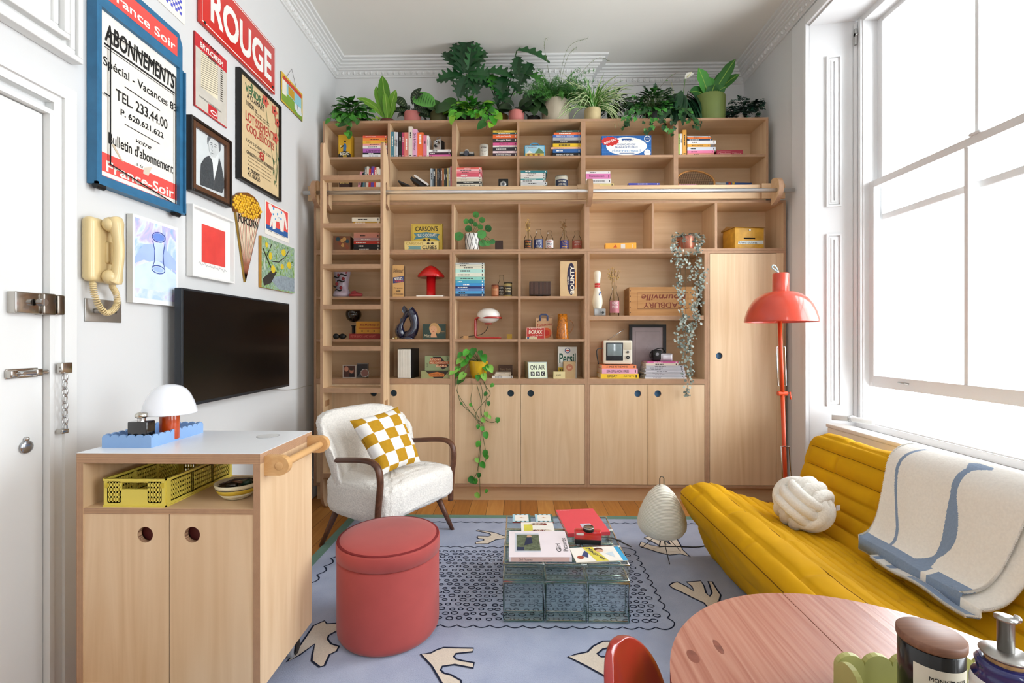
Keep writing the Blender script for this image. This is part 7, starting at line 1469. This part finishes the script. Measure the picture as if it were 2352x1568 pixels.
# ================================================================ plants
PT = 3.012+.0006
def G(h, var=.22, rough=.42): return C(h, rough, var=var, nscale=9)
def rv(a=1): return Vector((R.uniform(-a, a), R.uniform(-a, a), R.uniform(-a, a)))
def pot(o, r0, r1, h, mat, ribs=0, lip=0, soil=True, inner=None):
    n = 80 if ribs else 32; pr = [(.001, 0), (r0-.004, 0), (r0, .004), (r1, h-.004)]+([(r1+lip, h-.004-.02), (r1+lip, h)] if lip else [(r1, h)])+[(r1-.006, h), (r1-.008, h-.015), (.001, h-.02)]
    m = MB().lathe(pr, mat, n=n)
    if ribs:
        k = len(m.v)//n
        for i, v in enumerate(m.v):
            if (i % 2) and i//n in (1, 2, 3, 4): f = 1-.05; v.x *= f; v.y *= f
    po = m.build('pot', o)
    if soil: MB().lathe([(r1-.008, h-.0145), (.001, h-.012)], C('2b1d14', .95, var=.3, nscale=80), n=24).build('soil', po)
def bush(fo, c, rx, ry, rz, n, L, w, mats, shape='heart', droop=.7, trail=0, up=.3, stems=None, minz=None, face=1.0):
    """leaves scattered over a dome around c, pointing out and facing up and towards the room"""
    c = Vector(c)
    for i in range(n):
        a = R.uniform(0, 2*pi); e = R.uniform(-.35, 1); d = Vector((math.cos(a)*math.sqrt(max(0, 1-e*e)), math.sin(a)*math.sqrt(max(0, 1-e*e)), e)); k = R.uniform(.45, 1)
        p = c+Vector((d.x*rx*k, d.y*ry*k, d.z*rz*k)); dd = Vector((d.x, d.y*.6-.15, d.z*.3+up*.3-.2)).normalized()
        u = (Vector((0, -face, 1))+d*.4+rv(.35)).normalized(); s = R.uniform(.65, 1.15)
        if stems is not None and i % 2: stems.tube([c+Vector((0, 0, -rz*.6)), c.lerp(p, .5)+Vector((0, 0, .02)), p], .0016, C('47602c', .6), 4)
        fo.leaf(p, dd, u, L*s, w*s, R.choice(mats), droop*R.uniform(.5, 1.2), .3, 5, shape)
def vine(st, fo, pts, L, w, mats, gap=.05, shape='heart', r=.0018, col='4a5a26'):
    P = catmull(pts, 8); st.tube(P, r, C(col, .6), 5); acc = 0
    for a, b in zip(P, P[1:]):
        acc += (b-a).length
        if acc > gap:
            acc = R.uniform(-.02, .01); d = ((b-a).normalized()*.6+Vector((R.uniform(-1, 1), R.uniform(-.8, .1), R.uniform(-.5, .3)))).normalized(); s = R.uniform(.6, 1.15)
            fo.leaf(a, d, Vector((R.uniform(-.4, .4), -1, .4)), L*s, w*s, R.choice(mats), R.uniform(.3, .8), .3, 5, shape)
def plant(name, label, px, Y, z=PT): o = thing(name, label, 'plant', (W(px, 200, Y).x, Y, z), group=None); return o, MB(), MB()
def done(o, fo, st=None, fname='foliage'):
    fo.build(fname, o, -o.location if False else None)
    if st and st.v: st.build('stems', o)
YP = YU+.13; gz = lambda py, Y=YP: W(1200, py, Y).z-PT
kp = YP/F
# 1 heartleaf plant at the left end
o, fo, st = plant('heartleaf_plant', 'bushy heart leaved plant at the far left on top of the shelves', 812, YP)
PG = [G('2f6b1e'), G('3f8426'), G('24551c'), G('4f9430')]
pot(o, .05, .06, .09, C('6b4a3a', .6)); bush(fo, (0, -.03, .10), .15, .10, .115, 120, .075, .06, PG, stems=st)
for dx, dz in ((-.07, -.05), (.03, -.13), (.0, -.11), (.09, -.03), (-.11, -.01)): vine(st, fo, [(dx*.4, -.08, .08), (dx, -.15, .03), (dx*1.1, -.165, dz+.02), (dx*1.15, -.168, dz)], .07, .058, PG, .035)
done(o, fo, st)
# 2 bird's nest fern
def straps(fo, specs, mats, base=(0, 0, .04)):
    for (dx, dz, w, dr) in specs:
        n0 = len(fo.v)
        v = Vector((dx, R.uniform(-.03, .03), dz)); d = Vector((dx*.75, v.y-.02, dz+abs(dx)*.25)).normalized(); fo.leaf(base, (d+Vector((0, 0, dr*.35))).normalized(), Vector((0, -1.0, .15)), v.length*1.1, w*1.15, R.choice(mats), 0, .18, 10, 'strap', wave=.04, grav=dr*1.1)
        V_ = [q.copy() for q in fo.v[n0:]]; c_ = Vector((0, -.002, 0))
        for j in range(10): e0 = (V_[j*3+2]-V_[j*3]).normalized()*.0028; e1 = (V_[j*3+5]-V_[j*3+3]).normalized()*.0026; fo.add([V_[j*3+1]-e0+c_, V_[j*3+1]+e0+c_, V_[j*3+4]+e1+c_, V_[j*3+4]-e1+c_], [(0, 1, 2, 3)], G('8fb54a', .1))
o, fo, st = plant('birds_nest_fern', "bright green bird's nest fern with long leaves in a brown bowl", 891, YP-.02)
pot(o, .04, .058, .045, C('5a2c20', .5), lip=.006)
straps(fo, [(-.26, .17, .05, .9), (-.12, .26, .075, .35), (-.06, .35, .085, .1), (-.01, .20, .05, .15), (.09, .22, .065, .45), (.07, .12, .04, .5), (-.15, .12, .04, .7), (.03, .16, .045, .3)], [G('5d8f1e', .12), G('4c7f1c', .12), G('6b9c28', .12)]); done(o, fo)
# small yellow green ivy sprig by the bowl
o, fo, st = plant('ivy_sprig', 'tiny yellow green ivy sprig left of the brown bowl', 868, YP-.06)
for i in range(10): fo.leaf((R.uniform(-.02, .02), R.uniform(-.01, .01), R.uniform(.005, .06)), (R.uniform(-1, 1), -.5, R.uniform(-.4, .6)), (0, -1, .6), .035, .032, G('8fae2c'), .4, .2, 4, 'lobed')
st.tube([(0, 0, 0), (.005, 0, .06)], .003, G('5a7a2c'), 5); done(o, fo, st)
# 3 zebra plant in a pink pot
PNK = C('c2736c', .6, var=.03)
o, fo, st = plant('zebra_plant', 'dark veined zebra plant in the first pink pot', 948, YP)
pot(o, .070, .070, .115, PNK); DG = [G('1c3316', .3), G('233d1a', .3), G('172b14', .3)]; VN = G('a9b68a', .1)
for i in range(26):
    a = R.uniform(0, 2*pi); e = R.uniform(.0, 1); d = Vector((math.cos(a), math.sin(a)*.7-.2, e)).normalized(); p = Vector((0, -.01, .11))+d*R.uniform(.03, .09); u = Vector((0, -1.6, .7))+rv(.3); L = R.uniform(.12, .17); n0 = len(fo.v)
    fo.leaf(p, d, u, L, L*.55, R.choice(DG), 1.1, .25, 8, 'ovate')
    vs = [v.copy() for v in fo.v[n0:]]
    for j in range(1, 8): l, c, r_ = vs[j*3], vs[j*3+1], vs[j*3+2]; nn_ = (l-c).cross(vs[j*3+1]-vs[j*3-2]).normalized()*.0012; nn_ = nn_ if nn_.y < 0 else -nn_; [fo.add([c+nn_, c+nn_+(vs[j*3+1]-vs[j*3-2])*.12, e_.lerp(c, .25)+nn_], [(0, 1, 2)], VN) for e_ in (l, r_)]
done(o, fo)
# 4 round striped calathea in olive pot
o, fo, st = plant('calathea', 'round striped leaf calathea in a dark olive pot', 1008, YP)
pot(o, .072, .072, .11, C('4a4a24', .6)); CG = [G('4f8a38', .12), G('2f5a22'), G('274d20')]
for (dx, dy, dz, L, m_) in ((-.06, -.10, .14, .19, 0), (.06, 0, .16, .16, 1), (-.02, .04, .17, .15, 1), (.11, -.02, .1, .15, 2), (.03, -.07, .1, .14, 2), (-.1, .02, .11, .15, 2)):
    n0 = len(fo.v); d = Vector((-.75 if dx < 0 else .75, -.35, .25)); fo.leaf((dx+.05*(1 if dx < 0 else -1), dy, dz), d, (0, -1, .55), L, L*.95, CG[m_], .5, .12, 10, 'round'); st.tube([(0, 0, .09), (dx*.5, dy*.5, dz), (dx+.05*(1 if dx < 0 else -1), dy, dz)], .003, G('4c6a2c'), 5)
    if m_ == 0:
        vs = [v.copy() for v in fo.v[n0:]]
        for j in range(1, 10): l, c, r_ = vs[j*3], vs[j*3+1], vs[j*3+2]; q_ = Vector((0, -.002, .001)); [fo.add([c+q_, c+q_+(vs[j*3+1]-vs[j*3-2])*.3, e_.lerp(c, .15)+q_], [(0, 1, 2)], G('24521f', .1)) for e_ in (l, r_)]
done(o, fo, st)
# lobed leaves: philodendron and monstera
def lobed(fo, p, d, up, L, w, mat, cuts=4, depth=.45, droop=.5):
    """split leaf: midrib with fingers down both sides, built as one fan"""
    p = Vector(p); d = Vector(d).normalized(); sd = d.cross(Vector(up)).normalized(); u = sd.cross(d); rib = []; q = p.copy(); n = cuts*4; dd = d.copy(); uu = u.copy()
    for i in range(n+1): rib.append((q.copy(), dd.copy(), uu.copy())); m_ = Matrix.Rotation(-droop/n, 3, sd); dd = m_ @ dd; uu = m_ @ uu; q = q+dd*(L/n)
    for s in (-1, 1):
        vs = [r_[0] for r_ in rib]; ed = []
        for i, (c, t_, v_) in enumerate(rib):
            f = i/n; env = math.sin(pi*min(1, f*.86+.12))**.7; lobe = 1-depth*(.5-.5*math.cos(2*pi*f*cuts+.6))
            k = w/2*env*lobe; ed.append(c+sd*(s*k)+t_*(k*.35)+v_*(k*.3))
        o_ = len(rib); fo.add(vs+ed, [((i, i+1, o_+i+1, o_+i) if s > 0 else (i+1, i, o_+i, o_+i+1)) for i in range(n)], mat, None, True)
DP = [G('133a1c', .3, .35), G('1a4622', .3, .35), G('225427', .3, .35)]
o, fo, st = plant('philodendron', 'large split leaf philodendron rising above the shelf centre', 1070, YP+.06)
pot(o, .08, .09, .12, C('3a3a30', .6)); bl_ = W(1075, 188, YP).z-PT; K1 = lambda px, py, dy=0: Vector(((px-1070)*kp, dy, W(1070, py, YP).z-PT))
for (cx, cy, tx, ty, w, m_) in ((1075, 165, 1074, 103, .19, 0), (1070, 170, 1112, 128, .2, 1), (1068, 172, 1030, 128, .2, 0), (1066, 176, 1013, 186, .17, 1), (1076, 176, 1120, 180, .19, 2), (1074, 178, 1060, 222, .18, 0), (1080, 178, 1098, 216, .16, 1), (1080, 168, 1100, 112, .15, 2), (1066, 165, 1050, 112, .15, 0), (1082, 182, 1128, 200, .15, 0)):
    p, q_ = K1(cx, cy, -.08), K1(tx, ty, -.13); lobed(fo, p, q_-p, (R.uniform(-.3, .3), -1, R.uniform(.1, .6)), (q_-p).length*1.1, w*1.05, DP[m_], 5, .58, .4)
st.tube(catmull([(0, 0, .1), (.01, -.02, .2), K1(1074, 172, -.075)], 5), .007, G('3a6a2c'), 8); st.tube(catmull([(0, 0, .1), (.03, -.0, .2), K1(1098, 190, -.05)], 5), .006, G('3a6a2c'), 8); st.tube(catmull([(.0, 0, .1), (-.04, 0, .2), K1(1040, 180, -.04)], 5), .005, G('3a6a2c'), 8); done(o, fo, st)
# 6 golden pothos
GP = [G('3f8f22'), G('2f7a1e'), G('2a6a20'), G('7fb52e', .2), G('59a52a')]
o, fo, st = plant('golden_pothos', 'bright green pothos trailing over the shelf edge under the philodendron', 1085, YP-.02)
pot(o, .06, .07, .07, C('3a2c20', .6)); bush(fo, (-.0, -.02, .10), .19, .09, .10, 110, .085, .065, GP, stems=st)
for dx, dz in ((.12, -.10), (.16, -.13), (.04, -.02), (-.06, -.01), (.1, -.03), (-.12, 0), (.19, -.0)): vine(st, fo, [(dx*.4, -.08, .08), (dx, -.15, .04), (dx*1.05, -.16, dz+.03), (dx*1.1, -.165, dz)], .085, .07, GP, .05)
done(o, fo, st)
# 7 monstera
o, fo, st = plant('monstera', 'tall monstera with split leaves in an ochre pot right of the philodendron', 1150, YP+.05)
pot(o, .055, .065, .11, C('8a6a2c', .6)); K1 = lambda px, py, dy=0: Vector(((px-1150)*kp, dy, W(1150, py, YP).z-PT)); MG = [G('174420', .3, .35), G('205426', .3, .35), G('357024', .25, .35)]
for (sx, sy, tx, ty, w, m_) in ((1188, 118, 1258, 128, .14, 1), (1192, 132, 1186, 172, .12, 0), (1222, 148, 1196, 186, .17, 0), (1205, 170, 1246, 186, .13, 2), (1115, 168, 1175, 168, .18, 1), (1125, 172, 1142, 205, .14, 2), (1160, 176, 1150, 212, .15, 0), (1172, 190, 1196, 212, .13, 0), (1140, 200, 1165, 230, .15, 1), (1170, 205, 1140, 232, .13, 0)):
    p, q_ = K1(sx, sy, -.06), K1(tx, ty, -.10); lobed(fo, p, q_-p, (.1, -.8, .6), (q_-p).length*1.12, w*1.1, MG[m_], 5, .55, .6); st.tube(catmull([(0, 0, .09), (p.x*.4, .0, p.z*.6), p], 5), .0045, G('2f4f24'), 6)
done(o, fo, st)
# 8 second pink pot
o, fo, st = plant('anthurium', 'dark round leaved plant in the second pink pot', 1186, YP-.05)
pot(o, .064, .064, .092, PNK)
for i in range(16):
    a = R.uniform(0, 2*pi); d = Vector((math.cos(a), math.sin(a)*.7-.2, R.uniform(.1, .6))).normalized(); p = Vector((0, 0, .10))+d*.05; fo.leaf(p, d, (0, -1.3, .8), R.uniform(.09, .13), .085, R.choice(DG), .9, .2, 6, 'heart')
done(o, fo)
# 9 broad dark leaves
o, fo, st = plant('dark_rubber_plant', 'broad dark leaves hanging between the pink pot and ribbed pot', 1226, YP+.02)
pot(o, .05, .055, .08, C('23211d', .6))
for (dx, dz, L) in ((-.03, .22, .2), (.04, .25, .2), (-.07, .15, .17), (.06, .14, .18), (0, .16, .2), (.02, .2, .16)): fo.leaf((dx*.3, -.05, dz+.04), (dx*6, -.5, -.4), (0, -1, .7), L, .13, R.choice(DG), .7, .2, 7, 'heart'); st.tube([(0, 0, .07), (dx*.3, -.05, dz+.04)], .004, G('2a3f20'), 5)
done(o, fo, st)
# 10 asparagus fern
o, fo, st = plant('asparagus_fern', 'feathery asparagus fern in a big cream ribbed pot', 1276, YP)
pot(o, .112, .118, .19, C('b7ad97', .7, var=.04), ribs=1); AG = [G('3c7a2c'), G('4f8f38'), G('2d6626')]
for f_ in range(190):
    a = R.uniform(0, 2*pi); L = R.uniform(.12, .30); d = Vector((math.cos(a)*1.1, math.sin(a)*.6-.25, R.uniform(.1, 1.1))).normalized(); P = []; p = Vector((R.uniform(-.09, .09), R.uniform(-.09, .03), R.uniform(.185, .25)))
    for j in range(9): P.append(p.copy()); p = p+d*L/8; d = (d+Vector((0, -.02, -.13))).normalized()
    st.tube(P, .0011, G('4f7a34'), 3)
    mt = R.choice(AG)
    for j in range(1, 9):
        for k in range(8):
            q_ = P[j]+rv(.008); e_ = q_+rv(1).normalized()*R.uniform(.014, .034); s_ = (e_-q_).cross(Vector((0, -1, .3))).normalized()*.0022; fo.add([q_-s_, q_+s_, e_], [(0, 1, 2)], mt)
for (tx, ty, mx, my) in ((1345, 103, 1300, 125), (1322, 122, 1300, 145), (1395, 155, 1360, 148), (1258, 97, 1250, 120)):
    P = catmull([(0, 0, .19), ((mx-1276)*kp, -.05, W(1276, my, YP).z-PT), ((tx-1276)*kp, -.08, W(1276, ty, YP).z-PT)], 8); st.tube(P, .0013, G('6f7a4a'), 4)
    for q_ in P[6:]: [fo.add([q_, q_+Vector((.002, 0, 0)), q_+rv(.018)], [(0, 1, 2)], G('7a8a50')) for _ in range(3)]
done(o, fo, st)
# 11 spider plant
o, fo, st = plant('spider_plant', 'striped spider plant in a small cream pot', 1361, YP-.05)
pot(o, .066, .068, .105, C('c4b184', .7, var=.08)); SG, SW = G('4f8a30', .12), C('dfe3b8', .5)
for i in range(95):
    a = R.uniform(-1, pi+1) if i % 3 else R.uniform(0, 2*pi); L = R.uniform(.2, .36); d = Vector((math.cos(a)*R.uniform(.3, 1), -abs(math.sin(a))*.5, R.uniform(.5, 1.4))).normalized(); n0 = len(fo.v)
    fo.leaf((R.uniform(-.02, .02), R.uniform(-.02, .02), .10), d, (0, -1, .2), L*1.1, .018, SG, 0, .3, 10, 'grass', grav=R.uniform(.8, 3.2))
    vs = [v.copy() for v in fo.v[n0:]]
    for j in range(10): c0, c1 = vs[j*3+1], vs[j*3+4]; w0 = (vs[j*3+2]-vs[j*3])*.22; w1 = (vs[j*3+5]-vs[j*3+3])*.22; up_ = Vector((0, -.0012, .0008)); fo.add([c0-w0+up_, c0+w0+up_, c1+w1+up_, c1-w1+up_], [(0, 1, 2, 3)], SW)
done(o, fo)
# 12 dark leafy plant behind
o, fo, st = plant('umbrella_plant', 'dark pointed leaf plant right behind the spider plant', 1412, YP+.1)
pot(o, .06, .07, .1, C('2c2a26', .6)); bush(fo, (0, -.02, .19), .13, .09, .14, 90, .085, .035, [G('1c3d1e'), G('24491f'), G('2c5524')], 'ovate', .8, stems=st); done(o, fo, st)
# 13 ivy
IV = [G('1f4a1f'), G('1a3f1e'), G('2a5a24'), G('3f8030')]
o, fo, st = plant('ivy', 'dark ivy spilling over the shelf top above the wall panel box', 1497, YP-.02)
pot(o, .06, .07, .09, C('23211d', .6)); bush(fo, (0, -.03, .13), .20, .11, .15, 330, .055, .05, IV, 'lobed', .5, stems=st)
for dx, dz in ((-.26, -.10), (-.22, -.07), (-.1, -.14), (-.05, -.11), (.05, -.14), (.12, -.16), (.2, -.08), (.25, -.05), (.0, -.05), (.28, -.1), (-.17, -.02)): vine(st, fo, [(dx*.3, -.06, .1), (dx*.8, -.14, .06), (dx, -.165, dz*.4), (dx*1.02, -.17, dz)], .052, .048, IV, .018, 'lobed', .0012)
vine(st, fo, [(.02, 0, .25), (.12, -.02, .36), (.2, -.03, .41)], .02, .012, IV, .06, 'ovate', .0012, '6a5a3a'); done(o, fo, st)
# 14 peace lily
o, fo, st = plant('peace_lily', 'drooping dark peace lily with a single white flower', 1562, YP+.01)
pot(o, .05, .055, .06, C('23211d', .6)); LG = [G('1a3d26', .2), G('20482a', .2)]
for i in range(40):
    a = R.uniform(0, 2*pi); top = Vector((math.cos(a)*.05, math.sin(a)*.05-.04, R.uniform(.18, .26))); fo.leaf(top, (math.cos(a)*.55, -.4, -.55), (math.cos(a), -1, .6), R.uniform(.2, .28), .075, R.choice(LG), .7, .3, 7, 'ovate'); st.tube([(0, 0, .05), top], .002, G('2a4a24'), 4)
fl = MB(); K1 = lambda px, py, dy=0: Vector(((px-1562)*kp, dy, W(1562, py, YP).z-PT)); fl.leaf(K1(1566, 192, -.08), (.8, -.2, .7), (-.4, -1, .3), .085, .06, C('e9e9df', .5), .5, .5, 7, 'ovate').tube([K1(1569, 190, -.092), K1(1578, 180, -.1)], .004, C('d9d9a8', .6), 6); fl.build('flower', o); st.tube([(0, 0, .05), K1(1566, 192, -.08)], .003, G('5a8a3c'), 5); st.tube([(0, 0, .05), K1(1538, 195, -.05)], .002, C('b9b98a', .6), 5); done(o, fo, st)
# 15 bird's nest fern in the ribbed olive pot
o, fo, st = plant('birds_nest_fern', "broad leaved bird's nest fern in the large olive ribbed pot", 1628, YP-.01)
pot(o, .124, .128, .212, C('6b7a3c', .6, var=.03), ribs=1); NG = [G('2f6a24', .15), G('3f8a2c', .15), G('276026', .15)]
straps(fo, [(-.13, .20, .09, .5), (-.05, .17, .11, .6), (.22, .24, .075, .25), (.25, .14, .06, .5), (.05, .15, .1, .3), (.16, .2, .08, .3), (-.17, .06, .08, 1.3), (.02, .1, .09, .9), (.12, .08, .08, .9), (-.09, .1, .09, 1.0)], NG, (0, -.02, .19)); done(o, fo)
# 16 blue green fern
o, fo, st = plant('blue_fern', 'small blue green fern in a grey pot at the far right end', 1694, YP)
pot(o, .045, .048, .065, C('b3a79b', .6)); BF = [G('1f4038', .3), G('28503f', .3), G('2f5a45', .3)]
for (cx, cz, r_) in ((0, .15, .07), (.13, .13, .06), (-.07, .09, .05), (.10, .06, .06), (-.01, .08, .07), (.05, .1, .06), (-.05, .03, .04), (.15, .15, .04)): bush(fo, (cx, -.02, cz), r_, r_*.7, r_, 75, .038, .032, BF, 'lobed', .5); st.tube([(0, 0, .05), (cx, -.02, cz)], .002, BF[0], 4)
done(o, fo, st)
# ---------------------------------------------------------------- plants lower in the shelves
Y3 = KL+.055; o, fo, st = plant('pilea', 'round leaved pilea in a white pot with black diamond pattern', 1085, Y3, SC_+EPS)
r_, h_ = K(17, Y3), W(1085, 538, Y3).z-SC_; m = MB().lathe([(.001, 0), (r_*.86, 0), (r_*.9, .004), (r_, h_*.6), (r_*.97, h_), (r_*.9, h_), (r_*.85, h_-.012), (.001, h_-.014)], C('e6e4df', .4), n=32)
for i in range(10):
    for s in (1, -1):
        P = [Vector((r_*(.9+.1*min(1, t_/.6)+.006)*math.cos(2*pi*(i+s*t_*1.0)/10), r_*(.9+.1*min(1, t_/.6)+.006)*math.sin(2*pi*(i+s*t_*1.0)/10), .004+t_*(h_-.006))) for t_ in [k/10 for k in range(11)]]; m.tube(P, .0016, INK, 4)
m.build('pot', o); PL = [G('2f6b34', .15), G('3a7a3a', .15), G('468a40', .15)]; K1 = lambda px, py, dy=0: Vector(((px-1085)*K(1, Y3), dy, W(1085, py, Y3).z-SC_))
for (px, py, s) in ((1055, 544, 22), (1094, 496, 15), (1108, 508, 14), (1083, 511, 13), (1072, 511, 13), (1077, 528, 16), (1107, 540, 22), (1122, 527, 17), (1093, 518, 11), (1104, 524, 13), (1110, 560, 18), (1121, 560, 15), (1132, 557, 13)):
    c = K1(px, py, -.035); L = K(s, Y3); d = Vector((c.x, -.2, .25 if c.z > h_ else -.6)).normalized(); fo.leaf(c-d*L*.5, d, (d.x*.3, -1, .35), L, L, R.choice(PL), .25, .05, 8, 'round'); st.tube(catmull([(0, 0, h_-.01), (c.x*.5, -.02, max(h_*1.0, c.z*.8)), c], 4), .0016, G('5a6a30'), 4)
done(o, fo, st)
# trailing pothos in the yellow pot
Y5 = KL+.06; o, fo, st = plant('trailing_pothos', 'long trailing pothos in a yellow pot hanging down over the cupboard doors', 1099, Y5, S5+EPS)
K1 = lambda px, py, dy=0: Vector(((px-1099)*K(1, Y5), dy, W(1099, py, Y5).z-S5)); h_ = W(1099, 829, Y5).z-S5
pot(o, K(17, Y5), K(23, Y5), h_, C('d0a512', .35, var=.04, coat=.3)); TG = [G('2c6b24', .2), G('3a8a2a', .2), G('4f9f34', .2), G('7fb54a', .15)]
for (px, py) in ((1062, 812), (1075, 806), (1090, 803), (1105, 808), (1112, 818), (1055, 845), (1050, 858), (1063, 868), (1070, 830), (1116, 840), (1125, 842), (1100, 862), (1113, 860), (1085, 812), (1060, 825), (1048, 848), (1067, 858), (1080, 818)):
    c = K1(px, py, R.uniform(-.09, -.05)); d = Vector((c.x*3, -.4, -.3)).normalized(); L = R.uniform(.06, .085); fo.leaf(c-d*L*.3, d, (d.x*.4, -1, .4), L, L*.75, R.choice(TG), .5, .25, 6, 'heart'); st.tube(catmull([(0, 0, h_-.01), (c.x*.5, -.03, max(h_+.01, c.z)), c], 4), .0018, G('5a6a30'), 4)
dyv = YL_-.02-Y5
V = [[(1050, 860), (1046, 880), (1052, 905), (1072, 935), (1095, 965), (1105, 985)], [(1068, 870), (1052, 885), (1058, 925), (1090, 955), (1103, 975)], [(1085, 860), (1084, 895), (1082, 925), (1100, 960)], [(1105, 862), (1115, 885), (1126, 905), (1110, 925), (1095, 945), (1094, 960), (1110, 975), (1112, 990)], [(1100, 865), (1108, 900), (1104, 940), (1106, 985), (1104, 1010), (1103, 1040), (1100, 1070), (1100, 1085), (1102, 1110), (1103, 1140)], [(1110, 866), (1118, 900), (1112, 950), (1108, 990), (1116, 1040), (1115, 1060)], [(1092, 866), (1104, 915), (1107, 955), (1128, 970), (1143, 965)], [(1105, 1000), (1100, 1045), (1097, 1080), (1089, 1098)]]
for v_ in V:
    P = [K1(px, py, dyv if py > 868 else -.07)*1 for px, py in v_]
    P = [Vector((p.x*(YL_-.02)/Y5+ (W(1099, 500, YL_-.02).x-W(1099, 500, Y5).x), p.y, (W(1099, py, YL_-.02).z-S5))) if py > 868 else p for p, (px, py) in zip(P, v_)]
    st.tube(catmull(P, 6), .0022, G('4a5526'), 5)
for (px, py, s) in ((1130, 885, 9), (1115, 905, 9), (1122, 927, 9), (1060, 927, 6), (1081, 930, 7), (1117, 952, 11), (1125, 958, 8), (1110, 965, 11), (1143, 965, 11), (1098, 980, 9), (1116, 1000, 14), (1108, 985, 10), (1098, 1020, 13), (1114, 1042, 14), (1118, 1050, 10), (1096, 1057, 10), (1109, 1068, 14), (1100, 1092, 10), (1084, 1103, 16), (1092, 1106, 11), (1117, 1128, 8), (1097, 1138, 12)):
    c = Vector((W(px, 500, YL_-.03).x-o.location.x, YL_-.03-Y5, W(px, py, YL_-.03).z-S5)); L = K(s, YL_)*1.25; d = Vector((R.uniform(-.7, .7), -.25, -.75)).normalized(); fo.leaf(c-d*L*.5, d, (R.uniform(-.3, .3), -1, .3), L, L*.85, R.choice(TG), .4, .25, 6, 'heart')
done(o, fo, st)
# string of grey green hearts in a copper pot
o, fo, st = plant('trailing_succulent', 'grey green trailing succulent in a copper pot hanging past the wooden crate', 1575, Y3, SC_+EPS)
r_, h_ = K(20, Y3), W(1575, 544, Y3).z-SC_; pot(o, r_*.9, r_, h_, C('b5705a', .35, .6)); SGm = [C('7f8a80', .5, var=.15), C('959f93', .5, var=.15), C('656f66', .5, var=.15), C('aab2a8', .5, var=.1)]
yf = YL_-.03
def sl(px, py, y=yf): return Vector((W(px, 500, y).x-o.location.x, y-Y3, W(px, py, y).z-SC_))
strands = [([(1545, 560), (1552, 600), (1558, 640), (1560, 680), (1568, 720), (1572, 760), (1575, 800), (1578, 840), (1582, 866)], 26, 1), ([(1552, 565), (1562, 610), (1560, 660), (1566, 700), (1570, 740), (1566, 790), (1572, 830)], 26, 1), ([(1605, 560), (1612, 600), (1614, 640), (1606, 670), (1598, 700), (1592, 730), (1585, 770), (1590, 810)], 24, 1), ([(1598, 565), (1602, 610), (1600, 650), (1610, 640)], 16, 1), ([(1570, 575), (1580, 600), (1586, 625), (1578, 650)], 8, 0), ([(1585, 575), (1582, 590), (1588, 630), (1600, 670), (1604, 700), (1618, 695)], 12, 0), ([(1575, 730), (1590, 760), (1580, 800), (1588, 840), (1580, 880), (1575, 908)], 22, 1), ([(1565, 735), (1556, 765), (1560, 800)], 14, 0), ([(1600, 660), (1590, 700), (1600, 735), (1580, 760)], 16, 1)]
for pts, n, dbl in strands:
    P = catmull([sl(*q, yf+R.uniform(-.012, .006)) for q in pts], 8); st.tube([(P[0].x*.8, -.01, h_-.005), (P[0].x*.95, (yf-Y3)*.8, h_*1.02)]+P, .0011, C('5a5a48', .6), 4)
    for i in range(n*(4 if dbl else 2)):
        q_ = P[min(len(P)-1, int(R.random()*len(P)))]+Vector((R.gauss(0, .014), R.uniform(-.02, .004), R.gauss(0, .01))); L = R.uniform(.014, .026); d = Vector((R.uniform(-1, 1), R.uniform(-.6, 0), R.uniform(-1, .3))).normalized(); fo.leaf(q_, d, Vector((R.uniform(-.5, .5), -1, R.uniform(-.2, .6))), L, L*.85, R.choice(SGm), .3, .15, 3, 'round')
bush(fo, (-.07, -.05, h_*.62), .05, .03, .06, 70, .024, .021, SGm, 'round', .3); bush(fo, (.08, -.05, h_*.6), .04, .03, .06, 60, .024, .021, SGm, 'round', .3); bush(fo, (0, -.05, h_*.9), .09, .03, .02, 40, .022, .02, SGm, 'round', .3)
done(o, fo, st)
